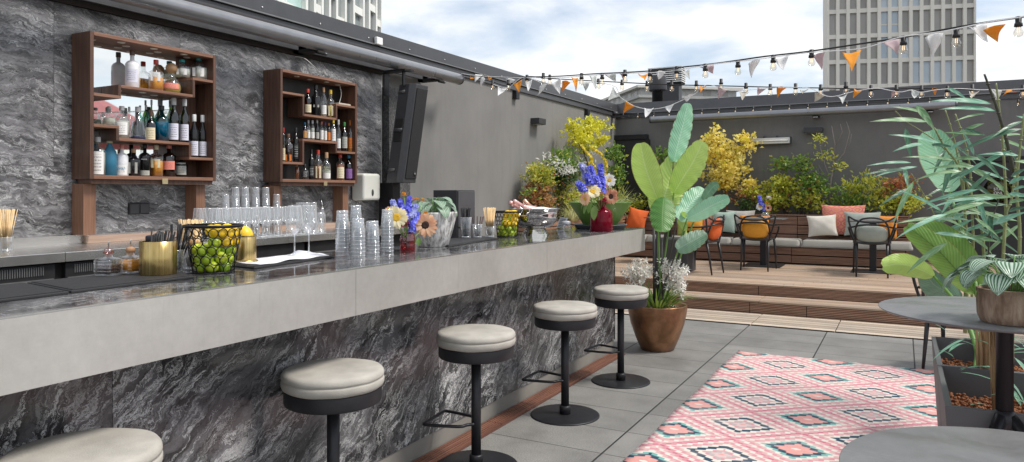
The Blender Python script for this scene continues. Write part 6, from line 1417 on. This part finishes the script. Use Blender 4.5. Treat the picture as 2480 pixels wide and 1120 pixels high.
LV=[('lime',[(1592,482),(1575,440),(1560,395),(1551,347)],64,-.15,(1592,700)),('aqua',[(1632,392),(1642,350),(1655,300),(1666,250)],50,.12,(1600,690)),('lime',[(1632,468),(1655,430),(1680,390),(1702,343)],66,.05,(1606,700)),('lime',[(1598,520),(1608,480),(1622,435),(1640,375)],84,-.02,(1600,700)),('mid',[(1608,478),(1606,500),(1604,530),(1604,562)],60,-.22,(1600,560)),
 ('aqua',[(1640,528),(1660,508),(1684,480),(1706,458)],60,-.05,(1606,690)),('aqua',[(1664,530),(1695,515),(1730,495),(1766,480)],42,-.12,(1612,700)),('dull',[(1640,604),(1662,592),(1688,578),(1712,566)],46,-.2,(1610,700)),('dull',[(1700,490),(1715,468),(1728,452),(1740,446)],26,.1,(1664,520)),('aqua',[(1640,410),(1655,420),(1664,400),(1668,385)],20,.16,(1620,500)),('lime',[(1660,560),(1655,545),(1650,530),(1660,515)],22,.12,(1630,620))]
sm=MB()
for k,(c,P,w_,dd,b) in enumerate(LV):
    pts=[od(x,y,d0+dd+.06*i*(1 if k%2 else -1)) for i,(x,y) in enumerate(P)]
    big_leaf(pts,w_*d0/F_,bmat(c),bpn,tears=0 if k in(0,) else 7)
    a=(Vector((PP.x,PP.y,hP*.88))+Vector((.04*math.cos(k*2.4),.04*math.sin(k*2.4),0)))
    if k==4: a=od(1612,560,d0-.05)
    e=pts[0]; sm2=MB(); sm2.tube([q-Vector(bpn.location) for q in smooth_path([a,a.lerp(e,.5)+(od(b[0],b[1],d0)-a)*.12,e],6)],[.011-.005*j/12 for j in range(13)],7); sm2.build('stem',[m_stem,m_dkstem][k%2],bpn)
m=MB()
for x,y in ((1583,540),(1592,560),(1603,580)): m.tube([Vector((.02*(x-1592)/9,.0,0)),od(x,y,d0)-Vector(bpn.location)],[.022,.012],8)
m.build('sheath',paint('sheath_dark',(.055,.05,.055),.5),bpn)
gp=thing('lily','clump of green strap leaves with white starry flower heads in the bronze pot','plant',(PP.x,PP.y,hP*.9))
rg=random.Random(12); m=MB(); loc0=Vector(gp.location)
for k in range(120):
    a=rg.uniform(0,2*PI); q=rP*.55*math.sqrt(rg.random()); e=rg.uniform(.2,1.1); leaf(m,(q*math.cos(a),q*math.sin(a),0),(math.cos(a)*e,math.sin(a)*e,1),rg.uniform(.16,.34),.018,rg.uniform(.3,1.3),.4,6,shape='lance',nu=2)
m.build('strap_leaves',lm('strap_leaf',(.10,.22,.03),(.28,.38,.08)),gp)
m=MB(); sm=MB()
for (x,y,n,rr_) in ((1530,662,26,24),(1555,652,26,22),(1545,675,18,20),(1622,650,30,22),(1640,660,26,18),(1615,668,26,20),(1632,690,22,18),(1645,705,10,10)):
    c=od(x,y,d0-.05)-loc0
    sm.tube([Vector((c.x*.4,c.y*.4,0)),c*.6+Vector((0,0,.04)),c],.003,5)
    for k in range(int(n*1.6)):
        p=c+Vector((rg.gauss(0,1),rg.gauss(0,1),rg.gauss(0,1)))*rr_*d0/F_*.62; M=frame((rg.gauss(.3,.6),rg.gauss(-.7,.5),rg.gauss(.4,.4)))
        for j in range(5): b=2*PI*j/5; leaf(m,p,M@Vector((math.cos(b),math.sin(b),.3)),.034,.020,.3,.1,2,shape='petal',nu=2)
m.build('flower_heads',lm('lily_white',(.84,.82,.76),(.9,.88,.84),.25),gp); sm.build('stems',m_stem,gp)
# ---- right side: planters, tables, plants
m_pl=paint('planter_grey',(.10,.10,.105),.55,0,.1,4)
XA=.17
def rplanter(y0,y1,desc):
    t=thing('planter_box',desc,'planter',(XA+.3,(y0+y1)/2,0),0,'grey planters on the right'); h=(y1-y0)/2; W2=.32
    def tier(x0,x1,ya,yb,z0,z1,ins): 
        return [(x0+ins,ya+ins,z0),(x1-ins,ya+ins,z0),(x1-ins,yb-ins,z0),(x0+ins,yb-ins,z0),(x0,ya,z1),(x1,ya,z1),(x1,yb,z1),(x0,yb,z1)]
    fcs=[(0,1,5,4),(1,2,6,5),(2,3,7,6),(3,0,4,7)]
    m=MB(); m.add(tier(-W2,W2,-h,h,0,.58,.035),fcs+[(3,2,1,0)]); m.add(tier(-W2+.022,W2-.022,-h+.022,h-.022,.40,.58,.01),fcs)
    o=len(m.v)-16; m.f+= [(4,5,13,12),(5,6,14,13),(6,7,15,14),(7,4,12,15)]; m.m+=[0]*4; m.s+=[False]*4
    m.build('planter_shell',m_pl,t,bevel=.004)
    rg=random.Random(int(y0*10)); m=MB(); m.bx(-W2+.03,W2-.03,-h+.03,h-.03,.36,.44)
    for k in range(2300):
        m.sphere((rg.uniform(-W2+.04,W2-.04),rg.uniform(-h+.04,h-.04),.443+rg.uniform(0,.014)+.02*noise.noise(Vector((k*.01,y0,0)))),rg.uniform(.006,.011),6,(1,rg.uniform(.8,1),.85))
    m.build('clay_pellets',paint('fired_clay',(.27,.105,.045),.85,0,.35,70,.3,200),t)['kind']='stuff'
rplanter(3.42,4.20,'dark grey tapered planter with clay pellets, nearer of the two on the right'); rplanter(4.21,5.03,'dark grey tapered planter with clay pellets, farther of the two on the right')
def mat_tabletop():
    t=T('slate_table_top'); c=t.co(); n=t.noise(c,3.5,6,.65,.6); sm_=t.noise(t.map(c,(1,1.6,1)),5,5,.7,.8); spk=t.noise(c,160,3,.7)
    col=t.mix(t.rng(n,.35,.65),(.145,.147,.15),(.18,.18,.182)); scr=t.rng(t.noise(t.map(c,(2,46,1),(0,0,.7)),5,4,.7),.70,.76,0,.12); col=t.mix(scr,col,(.26,.26,.26)); col=t.mix(t.rng(spk,.62,.7,0,.35),col,(.10,.10,.10))
    t.pr(col,t.rng(sm_,.35,.65,.28,.58),0,t.bump(spk,.12,.001)); return t.mat
m_tt=mat_tabletop()
c=od(2433,757,2.85); zt=c.z
t=thing('round_table','round dark grey table carrying the striped plant, right of the rug','table',(c.x,c.y,0))
m=MB(); m.lathe([(.0001,zt-.012),(.43,zt-.012),(.444,zt-.004),(.445,zt-.001),(.443,zt),(.0001,zt)],n=96); m.build('table_top',m_tt,t)
m=MB(); m.lathe([(.031,zt-.40),(.030,zt-.03),(.08,zt-.026),(.08,zt-.0125)],n=28); m.build('column',m_stool,t)
m=MB(); m.lathe([(.038,zt-.47),(.040,zt-.42),(.033,zt-.385)],n=24); m.build('hub',m_stool,t)
for a in (-2.2,-.4,1.6):
    m=MB(); m.tube([(.02*math.cos(a),.02*math.sin(a),zt-.41),(.16*math.cos(a),.16*math.sin(a),zt-.58),(.34*math.cos(a),.34*math.sin(a),.0)],[.024,.022,.016],12); m.build('leg',m_stool,t)
c2=Vector((0,0,0))+FV*1.70+RV*1.274
t=thing('round_table','round dark grey table top in the near right corner of the frame','table',(c2.x,c2.y,0))
m=MB(); m.lathe([(.0001,.738),(.45,.738),(.459,.746),(.46,.749),(.458,.75),(.0001,.75)],n=96); m.build('table_top',m_tt,t)
m=MB(); m.lathe([(.031,.10),(.030,.72),(.08,.724),(.08,.7375)],n=28); m.build('column',m_stool,t)
for a in (-2.2,-.1,2.0): m=MB(); m.tube([(.02*math.cos(a),.02*math.sin(a),.16),(.16*math.cos(a),.16*math.sin(a),.10),(.3*math.cos(a),.3*math.sin(a),0)],[.022,.02,.014],12); m.build('leg',m_stool,t)
# stone pot with peperomia
pp=od(2450,742,2.62); pp.z=zt
def mat_stonepot():
    t=T('ribbed_sandstone'); c=t.co(); n=t.noise(t.map(c,(9,9,1.6)),4,6,.65,.5); n2=t.noise(c,40,4); t.pr(t.ramp(n,[(.33,(.17,.10,.065)),(.5,(.30,.20,.14)),(.66,(.42,.31,.23))]),.85,0,t.bump(t.math('ADD',n,t.math('MULTIPLY',n2,.4)),.6,.008)); return t.mat
t=thing('plant_pot','ribbed sandstone coloured pot on the round table','plant pot',pp)
m=MB(); m.lathe([(.085,0),(.095,.004),(.106,.03),(.108,.08),(.107,.108),(.110,.112),(.110,.124),(.103,.126),(.098,.118),(.097,.1),(.0001,.098)],n=72)
m.v=[(x*(1+.012*math.cos(26*math.atan2(y,x))*(z<.108)),y*(1+.012*math.cos(26*math.atan2(y,x))*(z<.108)),z) for x,y,z in m.v]; m.build('pot_body',mat_stonepot(),t); m=MB(); m.lathe([(.0001,.11),(.096,.108)],n=30); m.build('soil',m_soil,t)
peperomia((pp.x,pp.y),pp.z+.115,.15,30,.115,'silver striped peperomia in the sandstone pot on the round table',15,1.)
# bamboo plant
m_bl=leafmat('bamboo_leaf_teal',(.12,.34,.22),(.26,.50,.36),(.45,.68,.56),3,trans=.35,rough=.4,varscale=1.2); m_bl2=leafmat('bamboo_leaf_dark',(.03,.10,.055),(.07,.18,.10),(.14,.28,.18),3,trans=.2,rough=.35); m_bl3=leafmat('bamboo_leaf_green',(.14,.30,.13),(.26,.44,.22),(.48,.62,.42),3,trans=.35,rough=.4)
m_cane=paint('cane_green',(.22,.25,.10),.5,0,.3,14); m_caned=paint('cane_dark',(.05,.05,.03),.5)
zb=lambda x,y,d:od(2000+x/2.075,180+y/2.074,d)
bb1=Vector((.42,4.62,.44)); bp1=thing('bamboo_plant','artificial bamboo with slender canes and long teal leaves in the right planters','plant',bb1)
canes=[([(545,270),(600,370),(660,450),(720,580),(760,720),(790,830),(800,1300)],4.8,.011,0),([(600,180),(640,310),(665,430),(690,620),(700,850),(720,1300)],5.0,.009,0),([(650,200),(695,330),(725,480),(735,700),(740,860),(730,1300)],4.9,.010,0),([(797,0),(830,90),(860,170),(905,320),(945,490)],4.4,.012,1),([(855,45),(875,200),(890,350),(900,520),(905,700),(895,850),(860,1300)],4.5,.011,0),([(350,185),(400,235),(470,280),(545,330),(600,380)],4.9,.005,0),([(430,500),(500,620),(560,740),(600,850),(650,1250)],4.9,.006,0),([(590,600),(640,720),(690,850),(720,1300)],4.7,.006,0),([(690,520),(700,700),(705,850),(700,1300)],4.8,.013,0),([(960,420),(950,520),(930,640),(900,760),(880,1300)],4.3,.010,0),([(996,200),(970,430),(960,600),(975,820),(960,1300)],4.2,.011,0),([(880,600),(840,720),(820,830),(810,1300)],4.4,.006,1)]
for P,d,r_,mi in canes:
    m=MB(); pts=smooth_path([zb(x,y,d)-bb1 for x,y in P],5); m.tube(pts,[r_*(1-.5*(1-i/len(pts))) for i in range(len(pts))],7)
    for i in range(3,len(pts)-2,4): m.sphere(pts[i],r_*1.15,8,(1,1,.5))
    m.build('cane',[m_cane,m_caned][mi],bp1)
BL=[(835,150,550,153,34,0,4.4),(855,185,605,190,32,0,4.4),(800,200,670,240,16,2,4.4),(690,275,795,315,18,1,4.6),(500,200,350,175,22,2,4.9),(510,240,253,253,30,2,4.7),(580,350,345,320,26,0,4.7),(490,350,355,395,24,0,4.8),(400,270,425,425,26,1,5.0),(455,155,540,285,34,2,4.8),(430,445,230,472,18,0,4.9),(400,480,205,520,24,1,4.8),(460,465,255,530,18,0,4.9),(650,435,415,432,20,2,4.6),(395,470,412,575,20,0,4.9),(440,540,350,748,28,2,4.7),(440,570,290,665,24,1,4.8),(590,695,380,595,24,0,4.6),(590,725,370,765,22,2,4.7),(665,440,890,585,30,2,4.5),(640,430,590,612,30,1,4.5),(600,380,545,510,20,1,4.7),(680,520,860,645,28,1,4.5),(630,610,845,670,26,2,4.5),(665,590,592,700,28,0,4.6),(600,800,745,735,28,0,4.6),(755,610,812,792,26,0,4.4),(815,690,835,830,28,1,4.4),(840,755,1010,700,34,0,4.2),(920,550,1010,520,30,0,4.1),(930,515,1010,480,26,1,4.1),(920,600,1010,625,28,0,4.1),(920,645,1010,638,26,2,4.1),(915,690,1010,675,26,1,4.1),(925,485,755,435,18,0,4.4),(990,235,850,325,22,1,4.2),(530,355,640,375,22,1,4.7),(620,380,720,330,24,0,4.6),(940,580,1010,570,24,0,4.1),(600,820,700,810,30,0,4.7),(720,820,860,850,30,2,4.4),(640,560,520,620,22,1,4.8),(745,410,700,300,18,0,4.6),(540,690,640,700,20,1,4.8),(615,70,700,130,20,0,4.5),(560,470,480,430,14,1,4.8)]
for (x0,y0,x1,y1,w_,mi,d) in BL:
    a=zb(x0,y0,d)-bb1; b=zb(x1,y1,d-.12)-bb1; m=MB(); L_=(b-a).length; dr=.35
    dv2=(b-a).normalized(); sd_=dv2.cross(Vector((0,0,1)));
    vw=(Vector((0,0,HC))-bb1-a).normalized(); upv=(Vector((0,0,1))*.55+vw*.8).normalized()
    d1=(dv2+Vector((0,0,.15))).normalized(); leaf(m,a,d1,L_*1.03,w_/2.075*d/F_*1.15,dr,.22,10,up=upv,shape='lance',nu=4); m.build('blade',[m_bl,m_bl2,m_bl3][mi],bp1)
rg=random.Random(77)
for k in range(52):
    x=rg.uniform(640,1010) if k<40 else rg.uniform(520,760); y=rg.uniform(180,800) if k<40 else rg.uniform(600,860); d=rg.uniform(4.1,4.9); a=zb(x,y,d)-bb1; an=rg.choice([rg.uniform(-.5,.5),rg.uniform(2.6,3.7)]); L_=rg.uniform(.22,.40)
    dv2=(RV*math.cos(an)+FV*rg.uniform(-.5,.5)+Vector((0,0,rg.uniform(-.7,.25)))).normalized(); upv=(Vector((0,0,.6))+(Vector((0,0,HC))-bb1-a).normalized()*.8).normalized()
    m=MB(); leaf(m,a,dv2,L_,rg.uniform(.028,.042),rg.uniform(.2,.9),.22,8,up=upv,shape='lance',nu=4); m.build('blade',[m_bl,m_bl2,m_bl3,m_bl3][k%4],bp1)
m=MB(); rg=random.Random(44)
for k in range(42):
    p=Vector((rg.uniform(-.2,.2),rg.uniform(-.9,.3),rg.uniform(.02,.35))); a=rg.uniform(0,6.28); leaf(m,p,(math.cos(a),math.sin(a),rg.uniform(-.4,.8)),rg.uniform(.15,.30),.024,rg.uniform(.4,1.3),.2,7,shape='lance',nu=2)
m.build('foliage',m_bl,bp1)
# broad leaved plant at the right
bb2=Vector((.38,4.75,.44)); bq=thing('banana_plant','artificial banana plant with broad hanging leaves in the farther grey planter','plant',bb2)
for k,(c,P,w_,d,tr) in enumerate((('aqua',[(2300,466),(2290,420),(2270,370),(2250,318)],84,5.15,0),('lime',[(2262,670),(2225,652),(2180,640),(2138,646)],54,4.5,0),('deep',[(2362,712),(2320,660),(2270,605),(2196,548)],66,4.45,0),('deep',[(2372,690),(2335,630),(2285,580),(2225,545)],70,4.6,0),('dull',[(2330,720),(2290,705),(2262,690),(2240,660)],60,4.8,0),('dull',[(2400,715),(2385,690),(2372,660),(2365,625)],46,4.7,0),('mid',[(2345,655),(2330,630),(2312,600),(2290,575)],44,4.75,0))):
    pts=[od(x,y,d-.05*i) for i,(x,y) in enumerate(P)]
    big_leaf(pts,w_*d/F_,bmat(c),bq,fold=.22)
    m=MB(); e=pts[0]-bb2; s0=Vector((.03*math.cos(k),.03*math.sin(k),0)); m.tube(smooth_path([s0,s0.lerp(e,.5)+Vector((.03,0,.05)),e],6),[.016-.008*j/12 for j in range(13)],7); m.build('stem',m_stem,bq)
m_trk=wood('fibrous_trunk',(.16,.08,.04),(.62,.42,.22),'Z',rough=.8,grain=3.)
for k,(x,y) in enumerate(((-.02,-.5),(.06,-.38),(.0,-.95))):
    m=MB(); p=[(x+.015*math.sin(z*9+k),y+.012*math.cos(z*7),z-.02) for z in (0,.1,.2,.3,.42,.55)]; m.tube(p,[.030,.027,.030,.026,.028,.022],9)
    rg=random.Random(k)
    for j in range(9): a=rg.uniform(0,6.28); m.tube([(x+.03*math.cos(a),y+.03*math.sin(a),.0),(x+.036*math.cos(a+.2),y+.034*math.sin(a+.2),.22),(x+.045*math.cos(a),y+.045*math.sin(a),.38+.1*rg.random())],[.006,.008,.002],5)
    m.build('trunk',m_trk,bq)
# ================================================================ STRING LIGHTS AND BUNTING
m_cable=paint('black_cable',(.012,.012,.012),.5); m_bulb=thin_glass('bulb_glass',(.95,.92,.86),.02,.12,.8)
fm=T('filament'); fm.pr((.9,.6,.3),.4,0,None,Emission_Color=(1,.72,.4,1),Emission_Strength=1.2); m_fil=fm.mat
zA=lambda x,y:(1100+x/3.543,80+y/3.543); zC=lambda x,y:(1780+x/3.394,0+y/3.394)
def inv(pa,da,pb,db): 
    return lambda px: 1/((1/da)+(1/db-1/da)*(px-pa)/(pb-pa))
D1=inv(1115,8.7,2315,4.4); D2=inv(1150,8.6,2400,6.6)
def string(label,cable,bulbs,D,s=1.,plane=None,cy=None):
    o=plane(*cable[0]) if plane else od(*cable[0],D(cable[0][0])); t=thing('string_light',label,'string lights',o)
    W3=(lambda x,y:plane(x,y)) if plane else (lambda x,y:od(x,y,D(x)))
    m=MB(); C_=smooth_path([W3(*q)-o for q in cable],6); m.tube(C_,.006*s,6); m.build('cable',m_cable,t)
    for (x,y) in bulbs:
        p=W3(x,y)-o
        # hang from the nearest cable point
        q=min(C_,key=lambda c:(c.xy-p.xy).length); top=Vector((p.x,p.y,p.z))
        h=thing_part('lamp_holder',top,t,s)
    return t
def thing_part(nm,top,par,s):
    m=MB(); m.lathe([(.008*s,.062*s),(.016*s,.060*s),(.016*s,.025*s),(.020*s,.022*s),(.022*s,.004*s),(.016*s,.002*s)],tuple(top),12); o=m.build(nm,m_cable,par)
    m=MB(); m.lathe([(.012*s,.002*s),(.015*s,-.008*s),(.024*s,-.025*s),(.025*s,-.036*s),(.018*s,-.052*s),(.0001,-.058*s)],tuple(top),14); g=m.build('bulb',m_bulb,o)
    m=MB(); m.tube([Vector(top)+Vector((-.004*s,0,0)),Vector(top)+Vector((-.005*s,0,-.03*s)),Vector(top)+Vector((.005*s,0,-.03*s)),Vector(top)+Vector((.004*s,0,0))],.0016*s,4); m.build('filament',m_fil,o)
    return o
b1=[zA(x,y-30) for x,y in [(465,480),(625,440),(765,425),(1093,430),(1270,430),(1465,405),(1680,405),(1910,380),(2155,360),(2435,330)]]+[zC(x,y-40) for x,y in [(315,560),(630,520),(1385,415),(1820,355),(2330,265)]]
c1_=[zA(40,350),zA(250,375),zA(450,380),zA(640,378),zA(900,372),zA(1200,352),zA(1460,340),zA(1700,325),zA(1950,295),zA(2200,268),zA(2440,235),zC(250,465),zC(600,425),zC(980,370),zC(1370,310),zC(1800,230),zC(2100,180),zC(2376,140),zC(2700,80)]
string('upper festoon of clear bulbs rising from the awning end into the sky',c1_,b1,D1)
b2=[zA(x,y-30) for x,y in [(330,480),(245,430),(820,435),(1237,470),(1440,480),(1655,490),(1867,490),(2078,490),(2290,475)]]+[zC(x,y-28) for x,y in [(90,760),(290,770),(498,765),(705,775),(912,755),(1118,782),(1327,780),(1533,785),(1745,790),(1950,778),(2365,785)]]
c2_=[zA(40,352),zA(250,400),zA(340,425),zA(470,455),zA(620,378),zA(800,390),zA(1050,405),zA(1430,425),zA(1850,445),zA(2290,455),zC(300,718),zC(700,725),zC(1120,735),zC(1530,728),zC(1950,738),zC(2376,730),zC(2700,725)]
string('middle festoon of clear bulbs crossing low before the rear parapet',c2_,b2,D2)
b3=[zA(x,y-8) for x,y in [(1450,722),(1575,720),(1712,715),(1845,706),(2125,690),(2270,682),(2413,675)]]+[zC(x,y-8) for x,y in [(150,910),(295,905),(447,895),(600,890),(757,880),(917,870),(1088,865),(1256,850),(1424,848),(1598,840),(1765,832),(2328,855)]]
P3=lambda x,y:ony(x,y,13.38)
string('rear festoon of small bulbs fixed along the edge of the rear parapet',[zA(1420,690),zA(1700,690),zA(2000,670),zA(2440,650),zC(400,880),zC(900,855),zC(1500,830),zC(2100,822),zC(2500,820)],b3,None,.85,P3)
PC={'o':paint('orange_pennant',(.90,.42,.05),.85,0,.06),'w':paint('white_pennant',(.88,.88,.88),.85,0,.05),'g':paint('grey_pennant',(.72,.74,.72),.85,0,.05),'p':paint('pink_pennant',(.68,.55,.57),.85,0,.05),'c':paint('cream_pennant',(.66,.62,.54),.85,0,.05)}
for k_ in PC.values():
    n_=k_.node_tree; pb=[q for q in n_.nodes if q.type=='BSDF_PRINCIPLED'][0]; tr=n_.nodes.new('ShaderNodeBsdfTranslucent'); n_.links.new(pb.inputs['Base Color'].links[0].from_socket,tr.inputs[0]); ms=n_.nodes.new('ShaderNodeMixShader'); ms.inputs[0].default_value=.4
    n_.links.new(pb.outputs[0],ms.inputs[1]); n_.links.new(tr.outputs[0],ms.inputs[2]); o_=[q for q in n_.nodes if q.type=='OUTPUT_MATERIAL'][0]; n_.links.new(ms.outputs[0],o_.inputs[0])
def bunting(label,cord,pen,D,sag=0):
    o=od(*cord[0],D(cord[0][0])); t=thing('bunting',label,'bunting',o)
    m=MB(); m.tube(smooth_path([od(x,y,D(x)-.02)-o for x,y in cord],5),.0035,5); m.build('cord',PC['w'],t)
    for k,(a,b,c,col) in enumerate(pen):
        A,B_,C_=[od(*q,D(a[0])-.03+(.05*((k*7)%5-2) if q is c else 0))-o for q in (a,b,c)]
        nrm=(B_-A).cross(C_-A).normalized(); m=MB()
        def fn(u,v):
            p=A.lerp(B_,u); p=p.lerp(C_,v); return p+nrm*(.022*math.sin(u*PI)*(1-v)+.012*math.sin(v*5+k)*(1-.3*v))
        m.grid(fn,5,6); m.build('pennant',PC[col],t,solid=.0012)
def tri(L_,z): return [(z(a,b),z(c,d),z(e,f),k) for a,b,c,d,e,f,k in L_]
pA=tri([(140,375,185,368,138,402,'o'),(180,352,245,358,176,426,'w'),(225,385,262,405,225,466,'w'),(278,366,355,374,300,402,'o'),(445,388,525,402,455,462,'w'),(610,420,672,402,635,506,'w'),(835,440,918,388,906,526,'w'),(925,420,996,436,926,497,'o'),(1008,376,1066,380,1046,508,'o'),(1100,430,1162,430,1128,505,'g'),(1152,366,1222,366,1216,480,'g'),(1290,362,1386,352,1392,425,'g'),(1420,350,1502,345,1452,402,'p'),(1578,346,1662,346,1636,410,'o'),(1735,342,1815,346,1752,402,'w'),(1925,330,2022,298,2020,392,'g'),(2105,295,2226,272,2224,350,'p')],zA)+tri([(105,520,203,486,136,645,'w'),(328,495,446,452,396,582,'w'),(648,462,740,432,712,576,'p'),(885,422,1042,402,958,592,'o'),(1212,350,1356,312,1338,448,'p'),(1560,312,1712,272,1632,480,'w'),(1915,232,2062,196,2086,350,'w'),(2030,248,2214,196,2156,346,'o')],zC)
cA=[zA(60,350),zA(250,372),zA(600,385),zA(900,385),zA(1050,375),zA(1400,350),zA(1800,335),zA(2200,272),zC(200,487),zC(600,435),zC(1040,400),zC(1355,308),zC(1700,262),zC(2060,188),zC(2300,150),zC(2500,120)]
bunting('bunting of white, pink and orange pennants tied along the upper festoon',cA,pA,D1)
pB=tri([(375,462,460,472,374,546,'w'),(510,442,580,402,558,516,'o'),(735,470,802,442,712,541,'w'),(1362,452,1424,545,1322,580,'g'),(1470,586,1550,628,1450,692,'o'),(1630,650,1712,650,1640,730,'w'),(1803,636,1888,610,1845,686,'w'),(1975,576,2062,528,1990,588,'w'),(2110,446,2172,446,2112,512,'o'),(2263,460,2342,490,2264,572,'p')],zA)+tri([(30,750,108,750,62,822,'c'),(183,720,256,730,186,788,'p'),(343,720,422,722,346,802,'o'),(535,736,607,726,552,776,'c'),(658,766,748,790,652,838,'c'),(838,786,928,765,886,850,'g'),(976,730,1042,746,974,808,'o'),(1288,746,1348,760,1284,812,'p'),(1448,740,1532,760,1470,815,'g'),(1618,736,1672,736,1641,780,'o'),(1928,740,2017,740,1936,818,'c'),(2108,736,2202,740,2146,838,'g'),(2190,792,2322,756,2242,736,'o')],zC)
cB=[zA(330,440),zA(460,470),zA(600,380),zA(800,440),zA(1050,420),zA(1360,450),zA(1420,545),zA(1480,590),zA(1550,630),zA(1670,655),zA(1800,640),zA(1890,608),zA(2060,528),zA(2170,446),zA(2340,490),zC(60,745),zC(256,728),zC(420,722),zC(607,726),zC(748,790),zC(838,790),zC(928,765),zC(1042,742),zC(1180,728),zC(1348,758),zC(1450,742),zC(1532,760),zC(1672,738),zC(1850,730),zC(2017,740),zC(2110,738),zC(2202,742),zC(2320,735),zC(2500,732)]
bunting('bunting of grey, cream and orange pennants looping along the middle festoon',cB,pB,D2)
# clips of the festoon at the wall
m=MB(); q=od(1111,182,8.75); m.lathe([(.02,-.02),(.03,0),(.02,.02)],tuple(q),10); 
m.bx(-4.98,-4.90,6.85,6.93,2.86,2.93)
tag(m.build('rope_clamp',m_anth),'small steel rope clamp at the end of the awning','clamp')
m=MB(); m.lathe([(.03,0),(.06,.02),(.06,.05),(.03,.07)],tuple(ony(1490,280,13.35)),12); m.bx(ony(1490,280,13.35).x-.06,ony(1490,280,13.35).x+.28,13.3,13.4,2.9,2.93); tag(m.build('rope_clamp',m_anth),'black tensioner fixing the festoon in the far corner','clamp')
for px,py,nm in ((917,95,'right above the dark speaker'),):
    q=onx(917,98,-4.94); m=MB(); m.bx(q.x-.02,q.x+.02,q.y-.05,q.y+.05,q.z-.05,q.z+.03); tag(m.build('cable_clamp',paint('white_paint',(.78,.78,.76),.5),bevel=.008),'small white cable clamp on the left coping above the bar','clamp')
# pink parasol behind the viewer, seen only in the cabinet mirror
t=thing('parasol','large pink parasol standing behind the viewpoint, seen in the cabinet mirror','parasol',(3.3,7.9,0))
m=MB(); m.lathe([(1.5,2.3),(1.0,2.75),(.4,3.1),(.001,3.3)],n=8,smooth=False,caps=False); m.build('canopy',fabric('pink_canvas',(.62,.22,.22)),t,solid=.004)
m=MB(); m.tube([(0,0,0),(0,0,3.25)],.025,10); m.build('pole',m_black,t); m=MB(); m.lathe([(.25,0),(.25,.05),(.04,.07)],n=24); m.build('base',m_stool,t)
bpy.context.view_layer.update()
